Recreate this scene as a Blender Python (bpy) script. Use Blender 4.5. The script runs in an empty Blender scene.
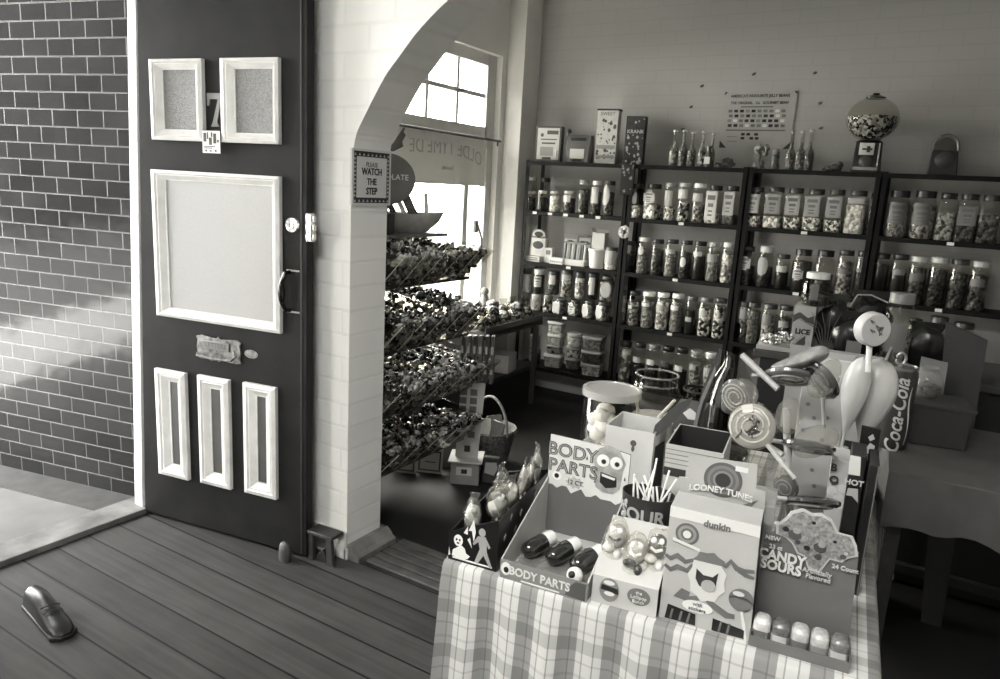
import bpy, math, random
from mathutils import Vector, Matrix
random.seed(7)
SC = bpy.context.scene
COL = SC.collection
# ------------------------------------------------------------------ camera
F = 730.0; PIT = math.radians(11.8); ROL = math.radians(3.2); YAW = math.radians(31); EYE = 1.6
fw = Vector((-math.sin(YAW)*math.cos(PIT), math.cos(YAW)*math.cos(PIT), -math.sin(PIT)))
rt = Vector((math.cos(YAW), math.sin(YAW), 0)); up = rt.cross(fw)
RT = rt*math.cos(ROL)+up*math.sin(ROL); UP = -rt*math.sin(ROL)+up*math.cos(ROL)
EYEP = Vector((0, 0, EYE))
cam = bpy.data.cameras.new('camera'); camo = bpy.data.objects.new('camera', cam); COL.objects.link(camo)
cam.sensor_width = 36; cam.lens = F*36/1000; cam.clip_start = .05; cam.clip_end = 200
m3 = Matrix((RT, UP, -fw)).transposed()
camo.matrix_world = Matrix.Translation(EYEP) @ m3.to_4x4()
SC.camera = camo
SC.view_settings.view_transform = 'Standard'; SC.view_settings.look = 'None'
SC.view_settings.gamma = 1; SC.view_settings.use_curve_mapping = False
def ray(px, py): return RT*((px-500)/F) - UP*((py-339.5)/F) + fw
def onz(px, py, z): d = ray(px, py); return EYEP+d*((z-EYE)/d.z)
def onx(px, py, x): d = ray(px, py); return EYEP+d*(x/d.x)
def ony(px, py, y): d = ray(px, py); return EYEP+d*(y/d.y)

# ------------------------------------------------------------------ materials (a warm-toned black and white print)
def g(v):
    def l(c): return c/12.92 if c <= .04045 else ((c+.055)/1.055)**2.4
    return (l(v), l(v*.996), l(v*.98), 1)
MATS = {}
def nodes_of(name):
    m = bpy.data.materials.new(name); m.use_nodes = True
    nt = m.node_tree; b = nt.nodes['Principled BSDF']; return m, nt, b
def mat(v, rough=.55, metal=0, noise=0, nscale=12, bump=0, bscale=60, coat=0, spec=.5):
    key = ('m', v, rough, metal, noise, nscale, bump, bscale, coat, spec)
    if key in MATS: return MATS[key]
    m, nt, b = nodes_of('tone_%03d' % int(v*1000)); N = nt.nodes.new; L = nt.links.new
    b.inputs['Base Color'].default_value = g(v); b.inputs['Roughness'].default_value = rough
    b.inputs['Metallic'].default_value = metal; b.inputs['Coat Weight'].default_value = coat
    b.inputs['Specular IOR Level'].default_value = spec
    if noise or bump: tc = N('ShaderNodeTexCoord')
    if noise:
        n = N('ShaderNodeTexNoise'); n.inputs['Scale'].default_value = nscale; n.inputs['Detail'].default_value = 5
        L(tc.outputs['Object'], n.inputs['Vector'])
        r = N('ShaderNodeValToRGB'); r.color_ramp.elements[0].position = .3; r.color_ramp.elements[1].position = .7
        r.color_ramp.elements[0].color = g(max(.01, v-noise)); r.color_ramp.elements[1].color = g(min(1, v+noise))
        L(n.outputs['Fac'], r.inputs['Fac']); L(r.outputs['Color'], b.inputs['Base Color'])
    if bump:
        n2 = N('ShaderNodeTexNoise'); n2.inputs['Scale'].default_value = bscale; n2.inputs['Detail'].default_value = 3
        L(tc.outputs['Object'], n2.inputs['Vector'])
        bp = N('ShaderNodeBump'); bp.inputs['Strength'].default_value = bump; bp.inputs['Distance'].default_value = .01
        L(n2.outputs['Fac'], bp.inputs['Height']); L(bp.outputs['Normal'], b.inputs['Normal'])
    MATS[key] = m; return m
def clear(tint=.97, gloss=1.0, rough=.03, bump=0, bscale=20, base=.0, basev=.8):
    key = ('c', tint, gloss, rough, bump, bscale, base, basev)
    if key in MATS: return MATS[key]
    m, nt, b = nodes_of('clear_glass'); N = nt.nodes.new; L = nt.links.new
    out = nt.nodes['Material Output']; nt.nodes.remove(b)
    t = N('ShaderNodeBsdfTransparent'); c = g(tint); t.inputs['Color'].default_value = c
    gl = N('ShaderNodeBsdfGlossy'); gl.inputs['Roughness'].default_value = rough; gl.inputs['Color'].default_value = g(1)
    lw = N('ShaderNodeFresnel'); lw.inputs['IOR'].default_value = 1.45
    ml = N('ShaderNodeMath'); ml.operation = 'MULTIPLY'; ml.inputs[1].default_value = gloss; ml.use_clamp = True
    geo = N('ShaderNodeNewGeometry'); inv = N('ShaderNodeMath'); inv.operation = 'SUBTRACT'; inv.inputs[0].default_value = 1; L(geo.outputs['Backfacing'], inv.inputs[1])
    fm_ = N('ShaderNodeMath'); fm_.operation = 'MULTIPLY'; L(lw.outputs[0], fm_.inputs[0]); L(inv.outputs[0], fm_.inputs[1])
    L(fm_.outputs[0], ml.inputs[0])
    mx = N('ShaderNodeMixShader'); L(ml.outputs[0], mx.inputs[0]); L(t.outputs[0], mx.inputs[1]); L(gl.outputs[0], mx.inputs[2])
    if bump:
        tc = N('ShaderNodeTexCoord')
        n2 = N('ShaderNodeTexNoise'); n2.inputs['Scale'].default_value = bscale; n2.inputs['Detail'].default_value = 2; n2.inputs['Distortion'].default_value = 1
        L(tc.outputs['Object'], n2.inputs['Vector'])
        bp = N('ShaderNodeBump'); bp.inputs['Strength'].default_value = bump; bp.inputs['Distance'].default_value = .02
        L(n2.outputs['Fac'], bp.inputs['Height']); L(bp.outputs['Normal'], gl.inputs['Normal']); L(bp.outputs['Normal'], lw.inputs['Normal'])
    last = mx
    if base:
        d = N('ShaderNodeBsdfDiffuse'); d.inputs['Color'].default_value = g(basev)
        m2 = N('ShaderNodeMixShader'); m2.inputs[0].default_value = base
        L(mx.outputs[0], m2.inputs[1]); L(d.outputs[0], m2.inputs[2]); last = m2
    L(last.outputs[0], out.inputs['Surface'])
    MATS[key] = m; return m
def candy(a, b_, scale=60, rough=.35, mid=.5):
    """small sweets: cells of differing tone with rounded bumps"""
    key = ('k', a, b_, scale, rough, mid)
    if key in MATS: return MATS[key]
    m, nt, b = nodes_of('sweets'); N = nt.nodes.new; L = nt.links.new
    tc = N('ShaderNodeTexCoord'); v = N('ShaderNodeTexVoronoi'); v.inputs['Scale'].default_value = scale
    L(tc.outputs['Object'], v.inputs['Vector'])
    sp = N('ShaderNodeSeparateColor'); L(v.outputs['Color'], sp.inputs[0])
    r = N('ShaderNodeValToRGB'); r.color_ramp.elements[0].position = max(0, mid-.28); r.color_ramp.elements[1].position = min(1, mid+.28)
    r.color_ramp.elements[0].color = g(a); r.color_ramp.elements[1].color = g(b_)
    L(sp.outputs[0], r.inputs['Fac']); L(r.outputs['Color'], b.inputs['Base Color'])
    b.inputs['Roughness'].default_value = rough
    bp = N('ShaderNodeBump'); bp.invert = True; bp.inputs['Strength'].default_value = 1; bp.inputs['Distance'].default_value = .008
    L(v.outputs['Distance'], bp.inputs['Height']); L(bp.outputs['Normal'], b.inputs['Normal'])
    MATS[key] = m; return m
def emit(v, s):
    m, nt, b = nodes_of('fill_glow'); b.inputs['Emission Color'].default_value = g(v); b.inputs['Emission Strength'].default_value = s; return m
def brickmat(name, c1, c2, mortar, bw, bh, ms, plane='xz', grain=0, rough=.5, rough2=None, bump=.3, offs=.5, noise=0, shift=(0, 0), coat=0, squash=1, spec=.5, wob=0):
    m, nt, b = nodes_of(name); N = nt.nodes.new; L = nt.links.new
    tc = N('ShaderNodeTexCoord'); s = N('ShaderNodeSeparateXYZ'); L(tc.outputs['Object'], s.inputs[0])
    cb = N('ShaderNodeCombineXYZ'); idx = {'x': 0, 'y': 1, 'z': 2}
    for k in (0, 1):
        ad = N('ShaderNodeMath'); ad.operation = 'ADD'; ad.inputs[1].default_value = shift[k]+50*(bw if k == 0 else bh*2)
        L(s.outputs[idx[plane[k]]], ad.inputs[0]); L(ad.outputs[0], cb.inputs[k])
    br = N('ShaderNodeTexBrick'); br.offset = offs; br.inputs['Scale'].default_value = 1; br.inputs['Mortar Size'].default_value = ms
    br.inputs['Brick Width'].default_value = bw; br.inputs['Row Height'].default_value = bh; br.inputs['Bias'].default_value = 0
    br.inputs['Color1'].default_value = g(c1); br.inputs['Color2'].default_value = g(c2); br.inputs['Mortar'].default_value = g(mortar)
    br.inputs['Mortar Smooth'].default_value = .2
    L(cb.outputs[0], br.inputs['Vector'])
    col = br.outputs['Color']
    if noise:
        n = N('ShaderNodeTexNoise'); n.inputs['Scale'].default_value = 6; n.inputs['Detail'].default_value = 8
        L(tc.outputs['Object'], n.inputs['Vector'])
        r = N('ShaderNodeMapRange'); r.inputs[3].default_value = 1-noise; r.inputs[4].default_value = 1+noise
        r.inputs[1].default_value = .3; r.inputs[2].default_value = .7
        L(n.outputs['Fac'], r.inputs[0]); mx = N('ShaderNodeVectorMath'); mx.operation = 'SCALE'
        L(col, mx.inputs[0]); L(r.outputs[0], mx.inputs['Scale']); col = mx.outputs[0]
    if grain:
        mp = N('ShaderNodeMapping'); mp.inputs['Scale'].default_value = (1.0, 16, 1); L(tc.outputs['Object'], mp.inputs['Vector'])
        ng = N('ShaderNodeTexNoise'); ng.inputs['Scale'].default_value = 2.2; ng.inputs['Detail'].default_value = 8; ng.inputs['Distortion'].default_value = .6; L(mp.outputs[0], ng.inputs['Vector'])
        rg = N('ShaderNodeMapRange'); rg.inputs[1].default_value = .3; rg.inputs[2].default_value = .7; rg.inputs[3].default_value = 1-grain; rg.inputs[4].default_value = 1+grain; L(ng.outputs['Fac'], rg.inputs[0])
        vk = N('ShaderNodeTexVoronoi'); vk.inputs['Scale'].default_value = 2.6; mk = N('ShaderNodeMapping'); mk.inputs['Scale'].default_value = (.7, 1.3, 1); L(tc.outputs['Object'], mk.inputs['Vector']); L(mk.outputs[0], vk.inputs['Vector'])
        rk_ = N('ShaderNodeMapRange'); rk_.inputs[1].default_value = .02; rk_.inputs[2].default_value = .06; rk_.inputs[3].default_value = .35; rk_.inputs[4].default_value = 1; L(vk.outputs['Distance'], rk_.inputs[0])
        mm = N('ShaderNodeMath'); mm.operation = 'MULTIPLY'; L(rg.outputs[0], mm.inputs[0]); L(rk_.outputs[0], mm.inputs[1])
        mg = N('ShaderNodeVectorMath'); mg.operation = 'SCALE'; L(col, mg.inputs[0]); L(mm.outputs[0], mg.inputs['Scale']); col = mg.outputs[0]
    L(col, b.inputs['Base Color']); b.inputs['Roughness'].default_value = rough; b.inputs['Coat Weight'].default_value = coat
    b.inputs['Specular IOR Level'].default_value = spec
    bp = N('ShaderNodeBump'); bp.invert = True; bp.inputs['Strength'].default_value = bump; bp.inputs['Distance'].default_value = .006
    L(br.outputs['Fac'], bp.inputs['Height'])
    if wob:
        n3 = N('ShaderNodeTexNoise'); n3.inputs['Scale'].default_value = 9; n3.inputs['Detail'].default_value = 1
        L(tc.outputs['Object'], n3.inputs['Vector'])
        b3 = N('ShaderNodeBump'); b3.inputs['Strength'].default_value = wob; b3.inputs['Distance'].default_value = .01
        L(n3.outputs['Fac'], b3.inputs['Height']); L(bp.outputs['Normal'], b3.inputs['Normal']); L(b3.outputs['Normal'], b.inputs['Normal'])
    else: L(bp.outputs['Normal'], b.inputs['Normal'])
    return m

# ------------------------------------------------------------------ mesh builder
class MB:
    def __init__(s): s.v = []; s.f = []
    def add(s, vs, fs, M=None):
        o = len(s.v)
        s.v += [tuple(M @ Vector(p)) if M else tuple(p) for p in vs]
        s.f += [tuple(i+o for i in f) for f in fs]; return s
    def box(s, x0, x1, y0, y1, z0, z1, M=None, taper=0):
        t = taper
        return s.add([(x0, y0, z0), (x1, y0, z0), (x1, y1, z0), (x0, y1, z0), (x0+t, y0+t, z1), (x1-t, y0+t, z1), (x1-t, y1-t, z1), (x0+t, y1-t, z1)],
              [(0, 3, 2, 1), (4, 5, 6, 7), (0, 1, 5, 4), (1, 2, 6, 5), (2, 3, 7, 6), (3, 0, 4, 7)], M)
    def prism(s, poly, d, M=None):
        """planar polygon of 3D points swept along the vector d"""
        n = len(poly); d = Vector(d); vs = [Vector(p) for p in poly]; vs2 = [p+d for p in vs]
        nrm = Vector((0, 0, 0))
        for i in range(n): nrm += vs[i].cross(vs[(i+1) % n])
        fl = nrm.dot(d) > 0
        fs = [tuple(range(n)), tuple(range(2*n-1, n-1, -1))]
        fs += [(i, i+n, (i+1) % n+n, (i+1) % n) for i in range(n)]
        if fl: fs = [tuple(reversed(f)) for f in fs]
        return s.add(vs+vs2, fs, M)
    def card(s, poly, y, th=.002, M=None):
        """polygon of (x,z) standing upright, front face at y, thickness behind"""
        return s.prism([(x, y, z) for x, z in poly], (0, th, 0), M)
    def lathe(s, prof, seg=24, M=None, sq=0, cap=True, asp=1):
        vs = []; fs = []
        for r, z in prof:
            for k in range(seg):
                a = 2*math.pi*k/seg; c, d = math.cos(a), math.sin(a)
                q = 1
                if sq: q = 1/((abs(c)**sq+abs(d)**sq)**(1/sq))
                vs.append((r*q*c, r*q*d*asp, z))
        for i in range(len(prof)-1):
            for k in range(seg):
                k2 = (k+1) % seg; fs.append((i*seg+k, i*seg+k2, (i+1)*seg+k2, (i+1)*seg+k))
        if cap:
            if prof[0][0] > 1e-5: fs.append(tuple(reversed(range(seg))))
            if prof[-1][0] > 1e-5: fs.append(tuple(range((len(prof)-1)*seg, len(prof)*seg)))
        return s.add(vs, fs, M)
    def tube(s, pts, r, seg=8, M=None, r2=None, flat=1):
        pts = [Vector(p) for p in pts]; vs = []; fs = []; n = len(pts)
        ref = Vector((0, 0, 1))
        if abs((pts[-1]-pts[0]).normalized().z) > .9: ref = Vector((0, 1, 0))
        for i, p in enumerate(pts):
            t = (pts[min(i+1, n-1)]-pts[max(i-1, 0)]).normalized()
            a = t.cross(ref).normalized(); b = a.cross(t).normalized()
            rr = r if r2 is None else r+(r2-r)*i/(n-1)
            for k in range(seg):
                w = 2*math.pi*k/seg; vs.append(p+a*rr*math.cos(w)+b*rr*flat*math.sin(w))
        for i in range(n-1):
            for k in range(seg):
                k2 = (k+1) % seg; fs.append((i*seg+k, (i+1)*seg+k, (i+1)*seg+k2, i*seg+k2))
        fs.append(tuple(range(seg))); fs.append(tuple(reversed(range((n-1)*seg, n*seg))))
        return s.add(vs, fs, M)
    def ell(s, c, rx, ry, rz, seg=12, rings=8, M=None, jit=0, R=None):
        vs = []; fs = []; c = Vector(c)
        pts = []
        for i in range(rings+1):
            ph = math.pi*i/rings
            if i in (0, rings): pts.append([Vector((0, 0, -math.cos(ph)))]); continue
            pts.append([Vector((math.sin(ph)*math.cos(2*math.pi*k/seg), math.sin(ph)*math.sin(2*math.pi*k/seg), -math.cos(ph))) for k in range(seg)])
        idx = []
        for row in pts:
            ids = []
            for p in row:
                q = Vector((p.x*rx, p.y*ry, p.z*rz))
                if jit: q *= 1+random.uniform(-jit, jit)
                if R: q = R @ q
                ids.append(len(vs)); vs.append(c+q)
            idx.append(ids)
        for i in range(rings):
            a, b = idx[i], idx[i+1]
            for k in range(seg):
                k2 = (k+1) % seg
                if len(a) == 1: fs.append((a[0], b[k2], b[k]))
                elif len(b) == 1: fs.append((a[k], a[k2], b[0]))
                else: fs.append((a[k], a[k2], b[k2], b[k]))
        return s.add(vs, fs, M)
    def build(s, name, m, parent=None, smooth=True, bevel=0):
        me = bpy.data.meshes.new(name); me.from_pydata(s.v, [], s.f); me.update()
        if smooth:
            me.polygons.foreach_set('use_smooth', [True]*len(me.polygons)); me.set_sharp_from_angle(angle=.7)
        me.materials.append(m); o = bpy.data.objects.new(name, me); COL.objects.link(o)
        if parent: o.parent = parent
        if bevel:
            md = o.modifiers.new('bevel', 'BEVEL'); md.width = bevel; md.segments = 2; md.limit_method = 'ANGLE'
        return o
def rot(ax, deg): return Matrix.Rotation(math.radians(deg), 4, ax)
def tr(x, y, z): return Matrix.Translation((x, y, z))
USED = {}
def tag(o, label, cat, group=None, kind=None):
    if label:
        o['label'] = label
        n = len(label.split())
        if n > 16 or n < 4: print('LABEL LENGTH', n, label)
        if label in USED and not group: print('DUPLICATE LABEL', label)
        USED[label] = 1
    if cat: o['category'] = cat
    if group: o['group'] = group
    if kind: o['kind'] = kind
    return o
def struct(name, mb, m, parent=None, smooth=False, bevel=0):
    o = mb.build(name, m, parent, smooth, bevel)
    if not parent: o['kind'] = 'structure'
    return o
class Frame:
    """a horizontal frame (origin, yaw) in which things stand"""
    def __init__(s, x, y, yaw): s.x, s.y, s.a = x, y, math.radians(yaw); s.c, s.s_ = math.cos(s.a), math.sin(s.a)
    def loc(s, w): dx, dy = w[0]-s.x, w[1]-s.y; return Vector((dx*s.c+dy*s.s_, -dx*s.s_+dy*s.c, w[2]))
    def wld(s, u, v, z): return Vector((s.x+u*s.c-v*s.s_, s.y+u*s.s_+v*s.c, z))
    def z(s, px, py, z): return s.loc(onz(px, py, z))
    def v(s, px, py, v):
        d = ray(px, py); dv = -d.x*s.s_+d.y*s.c; o = s.loc(EYEP); return s.loc(EYEP+d*((v-o.y)/dv))
    def u(s, px, py, u):
        d = ray(px, py); du = d.x*s.c+d.y*s.s_; o = s.loc(EYEP); return s.loc(EYEP+d*((u-o.x)/du))
W = Frame(0, 0, 0)                       # the room
TB = Frame(-.88, 1.27, 6)                # the table in front
class Thing:
    def __init__(s, name, label, cat, fr, u, v, z, group=None, rz=0):
        s.o = bpy.data.objects.new(name, None); COL.objects.link(s.o); s.o.empty_display_size = .05
        w = fr.wld(u, v, z); s.o.location = w; s.o.rotation_euler = (0, 0, fr.a+math.radians(rz))
        s.fr = Frame(w.x, w.y, math.degrees(fr.a)+rz); s.z0 = z
        tag(s.o, label, cat, group)
    def p(s, px, py, dv=0):               # pixel -> local (x,z) on the upright plane at local y
        q = s.fr.v(px, py, dv); return (q.x, q.z-s.z0)
    def pl(s, pts, dv=0): return [s.p(a, b, dv) for a, b in pts]
    def part(s, name, mb, m, parent=None, label=None, smooth=True, bevel=0, kind=None):
        o = mb.build(name, m, parent or s.o, smooth, bevel)
        if label: o['label'] = label
        if kind: o['kind'] = kind
        return o
    def text(s, t, x, y, z, size, m, name='lettering', parent=None, warp=None, M=None, ext=.0006, bold=0, sx=1, label=None, align='CENTER'):
        me = text_mesh(t, size, ext, bold, align)
        if sx != 1 or warp:
            for vt in me.vertices:
                if warp: vt.co = Vector(warp(vt.co))
                vt.co.x *= sx
        me.materials.append(m); o = bpy.data.objects.new(name, me); COL.objects.link(o); o.parent = parent or s.o
        M0 = tr(x, y, z) @ (M or Matrix.Identity(4)) @ rot('X', 90)
        me.transform(M0)
        if label: o['label'] = label
        return o
def fine(me, cuts=3):
    import bmesh
    bm = bmesh.new(); bm.from_mesh(me); bmesh.ops.triangulate(bm, faces=bm.faces)
    for _ in range(3):
        ed = [e for e in bm.edges if e.calc_length() > .012]
        if ed: bmesh.ops.subdivide_edges(bm, edges=ed, cuts=1); bmesh.ops.triangulate(bm, faces=[f for f in bm.faces if len(f.verts) > 3])
    bm.to_mesh(me); bm.free()
def text_mesh(t, size, ext, bold=0, align='CENTER'):
    cu = bpy.data.curves.new('t', 'FONT'); cu.body = t; cu.size = size; cu.align_x = align; cu.align_y = 'CENTER'
    cu.extrude = ext; cu.offset = bold; cu.resolution_u = 3
    o = bpy.data.objects.new('t', cu); me = bpy.data.meshes.new_from_object(o)
    bpy.data.objects.remove(o); bpy.data.curves.remove(cu); return me
def disc(x, y, z, r, n=20, rz=None, th=.0012):
    """upright disc facing -Y as a thin solid"""
    rz = rz or r
    return MB().card([(x+r*math.cos(2*math.pi*k/n), z+rz*math.sin(2*math.pi*k/n)) for k in range(n)], y, th)
ORD = ['leftmost', 'second', 'third', 'fourth', 'fifth', 'sixth', 'seventh', 'eighth', 'ninth', 'tenth', 'eleventh', 'twelfth']
WHITE = mat(.86, .5); CREAM = mat(.8, .5); BLACK = mat(.1, .5); DK = mat(.2, .45)
# ================================================================== THE ROOM
XF = -3.05; YB = 5.2; XR = 2.6; YS = -2.6; ZC = 3.1
WALLW = mat(.86, .6, noise=.02, nscale=3, bump=.15, bscale=40)
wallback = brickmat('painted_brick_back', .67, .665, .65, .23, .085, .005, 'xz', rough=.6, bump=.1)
wallfront = brickmat('painted_brick_arch', .9, .88, .87, .24, .098, .007, 'xz', rough=.55, bump=.35, noise=.02)
planks = brickmat('floor_boards', .25, .20, .05, 3.1, .135, .004, 'xy', rough=.6, spec=.2, bump=.35, offs=.37, noise=.12, grain=.2)
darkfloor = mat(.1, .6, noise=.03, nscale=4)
s = MB().box(XF-.02, XR, YS, 2.44, -.1, 0); struct('floor', s, planks)
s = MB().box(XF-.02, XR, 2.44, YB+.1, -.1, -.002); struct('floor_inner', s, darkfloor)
s = MB().box(XF-.15, XR, YS, YB+.1, ZC, ZC+.1); struct('ceiling', s, mat(.8, .8))
s = MB().box(XF-.15, XR+.1, YB, YB+.1, -.1, ZC); struct('wall_back', s, wallback)
s = MB().box(XR, XR+.1, YS, YB, -.1, ZC); struct('wall_right', s, mat(.6, .7))
s = MB().box(XF-.15, XR+.1, YS-.1, YS, -.1, ZC); struct('wall_rear', s, mat(.75, .7))
# facade wall with its openings: shop window behind the camera, doorway, display window
s = MB()
WA = (-2.3, .5, .55, 2.7); DO = (.98, 2.03, 0, 2.5); WB = (2.95, 4.89, .6, 2.55)
def wallrun(y0, y1, z0, z1): s.box(XF-.15, XF, y0, y1, z0, z1)
wallrun(YS, WA[0], -.1, ZC); wallrun(WA[0], WA[1], -.1, WA[2]); wallrun(WA[0], WA[1], WA[3], ZC); wallrun(WA[1], DO[0], -.1, ZC)
wallrun(DO[0], DO[1], DO[3], ZC); wallrun(DO[0], DO[1], -.1, -.01); wallrun(DO[1], WB[0], -.1, ZC); wallrun(WB[0], WB[1], -.1, WB[2]); wallrun(WB[0], WB[1], WB[3], ZC); wallrun(WB[1], YB, -.1, ZC)
s.box(XF, -2.905, 4.96, YB, -.1, ZC)
struct('wall_left', s, WALLW)
# arch wall
half = [(-1.993, 1.69), (-1.978, 1.762), (-1.93, 1.842), (-1.846, 1.964), (-1.779, 2.034), (-1.68, 2.13), (-1.52, 2.24), (-1.3, 2.35), (-1.0, 2.43), (-.7, 2.46)]
def smooth_curve(p):
    out = []
    for i in range(len(p)-1):
        p0, p1, p2, p3 = p[max(i-1, 0)], p[i], p[i+1], p[min(i+2, len(p)-1)]
        for k in range(4):
            u = k/4; out.append(tuple(.5*(2*p1[j]+(p2[j]-p0[j])*u+(2*p0[j]-5*p1[j]+4*p2[j]-p3[j])*u*u+(3*p1[j]-p0[j]-3*p2[j]+p3[j])*u**3) for j in (0, 1)))
    return out+[p[-1]]
half = smooth_curve([(-2.0, 1.66)]+half)
oth = [(-1.4-x, z) for x, z in reversed(half[:-1])]
poly = [(XF, -.02), (-2.0, -.02)]+half+oth+[(.6, -.02), (XR, -.02), (XR, ZC), (XF, ZC)]
s = MB(); s.prism([(x, 2.15, z) for x, z in poly], (0, .215, 0))
struct('wall_arch', s, wallfront, smooth=False)
s = MB(); s.box(-2.55, -1.994, 2.138, 2.15, 0, .125); s.box(-2.006, -1.99, 2.138, 2.2, 0, .05)
struct('trim_plinth', s, mat(.8, .6, noise=.04), bevel=.003)
s = MB()
s.prism([(-2.0, 2.15, 0), (-1.93, 2.15, 0), (-1.93, 2.15, .022), (-1.95, 2.15, .034), (-1.962, 2.15, .05), (-1.98, 2.15, .064), (-2.0, 2.15, .064)], (0, .245, 0))
s.prism([(-2.0, 2.38, 0), (-1.93, 2.395, 0), (-1.93, 2.395, .022), (-1.95, 2.395, .034), (-1.962, 2.395, .05), (-1.98, 2.395, .064), (-2.0, 2.38, .064)], (-.5, 0, 0))
struct('baseboard_arch', s, mat(.42, .5, noise=.08, nscale=15))
# slats over a darker backing on the archway floor
gr = Thing('floor_slats', 'row of slats with dark gaps on the floor under the white arch', 'floor grille', W, -1.55, 2.30, 0.0)
s = MB(); s.box(-.36, .36, -.13, .13, .0005, .004); gr.part('backing', s, mat(.1, .6))
s = MB()
for k in range(5): s.box(-.36, .36, -.125+k*.052, -.085+k*.052, .004, .013)
gr.part('slats', s, mat(.3, .55, noise=.05), bevel=.002)
# glazed tile wall of the porch, splayed outward from the doorway
def placed(o, fr, z=0): o.location = (fr.x, fr.y, z); o.rotation_euler = (0, 0, fr.a); return o
TL = Frame(-3.16, 1.988, 12.35)
tiles = brickmat('glazed_tiles', .04, .13, .3, .152, .0765, .0032, 'xz', rough=.12, bump=.5, noise=.3, coat=.2, wob=.2, shift=(.0, .0), spec=.5)
s = MB(); s.box(-2.6, .11, 0, .1, -.1, 2.9); placed(struct('wall_porch', s, tiles), TL)
s = MB(); s.box(-2.6, .0, -.19, 0, -.06, .002); placed(struct('trim_porch_strip', s, mat(.22, .6, noise=.04)), TL)  # darker strip of porch floor along the tile wall
s = MB(); s.box(-5.2, XF-.15, -12, 1.99, -.12, -.004); s.box(-5.2, XF-.16, 2.7, 14, -.12, -.004)
struct('floor_pavement_shade', s, mat(.36, .8, noise=.05, nscale=3))  # near pavement toned darker, shade under the canopy put into its colour
s = MB(); s.box(-6.7, -5.2, -12, 14, -.12, -.004); struct('floor_pavement_sunlit', s, mat(.66, .8, noise=.05, nscale=3))  # same pavement toned paler, a sunlit strip for the tiles to mirror
s = MB(); s.box(-16.5, -6.7, -30, 30, -.3, -.1); struct('floor_road', s, mat(.3, .8, noise=.03))
s = MB(); s.prism([(-3.03, .9, .0), (-3.03, 1.9, .0), (-3.19, 1.96, .0), (-3.19, .9, .0)], (0, 0, .028))
struct('trim_threshold', s, mat(.36, .6, noise=.1, nscale=8), bevel=.004)
SHR = Matrix(((1, 0, .044, 0), (0, 1, .007, 0), (0, 0, 1, 0), (0, 0, 0, 1)))
s = MB(); s.box(-3.12, -3.06, 1.895, 1.955, 0, 2.5, SHR); s.box(-3.15, -3.065, 1.935, 1.985, 0, 2.5, SHR); s.box(-3.19, -3.06, .95, .99, 0, 2.5); s.box(-3.19, -3.06, .95, 1.955, 2.46, 2.52)
struct('door_frame', s, mat(.93, .35, noise=.02), bevel=.004)

# ------------------------------------------------------------------ front door, standing open against the arch pier
DR = Frame(-3.05, 1.892, 9.4)
dpaint = mat(.12, .5, noise=.025, nscale=6, bump=.12, bscale=14, spec=.12)
d = Thing('front_door', 'dark painted front door with white framed panels, open against white wall', 'door', DR, 0, 0, 0)
s = MB(); s.prism([(.013, 0, .014), (.932, 0, .014), (.936, 0, 2.36), (.106, 0, 2.36)], (0, .045, 0)); d.part('slab', s, dpaint, bevel=.003)
s = MB(); s.box(.905, .912, -.003, 0, .02, 2.35); d.part('draught_strip', s, mat(.14, .5))
def ring(s, loops):
    n = len(loops); vs = []
    for (x0, x1, z0, z1, y) in loops: vs += [(x0, y, z0), (x1, y, z0), (x1, y, z1), (x0, y, z1)]
    fs = []
    for i in range(n-1):
        for k in range(4):
            k2 = (k+1) % 4; fs.append((i*4+k, i*4+k2, (i+1)*4+k2, (i+1)*4+k))
    s.add(vs, fs)
wpaint = mat(.82, .42, noise=.03, nscale=18, bump=.1, bscale=50)
def panel(x0, x1, z0, z1, ix0, ix1, iz0, iz1, pm, pname):
    s = MB()
    a, b, c, e = ix0-x0, x1-ix1, iz0-z0, z1-iz1
    def lp(t, y): return (x0+a*t, x1-b*t, z0+c*t, z1-e*t, y)
    ring(s, [lp(0, 0), lp(0, -.018), lp(.3, -.024), lp(.4, -.019), lp(.5, -.021), lp(.9, -.008), lp(1, -.008), lp(1, -.001)])
    f = d.part('panel_frame', s, wpaint, smooth=False)
    s = MB(); s.box(ix0-.002, ix1+.002, -.004, .0, iz0-.002, iz1+.002); d.part(pname, s, pm, f)
fro = mat(.52, .25, bump=.9, bscale=220, noise=.06, nscale=160); fro2 = mat(.62, .3, bump=.25, bscale=300, noise=.015, nscale=200)
fro.name = 'frosted_glass'; fro2.name = 'frosted_glass'
panel(.172, .447, 1.713, 2.028, .235, .405, 1.757, 1.988, fro, 'frosted_pane')
panel(.539, .817, 1.713, 2.028, .604, .783, 1.751, 1.989, fro, 'frosted_pane')
panel(.158, .818, .972, 1.592, .229, .775, 1.013, 1.552, fro2, 'frosted_pane')
dkp = mat(.3, .35, noise=.02); 
panel(.13, .305, .233, .73, .208, .252, .292, .678, dkp, 'sunk_panel'); panel(.375, .545, .24, .735, .44, .492, .298, .682, dkp, 'sunk_panel'); panel(.622, .79, .247, .74, .688, .733, .305, .688, dkp, 'sunk_panel')
BR = mat(.42, .4, metal=.5, noise=.15, nscale=40); CH = mat(.85, .2, metal=.9)
s = MB()
x0, x1, z0, z1 = .375, .60, .815, .905
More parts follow.
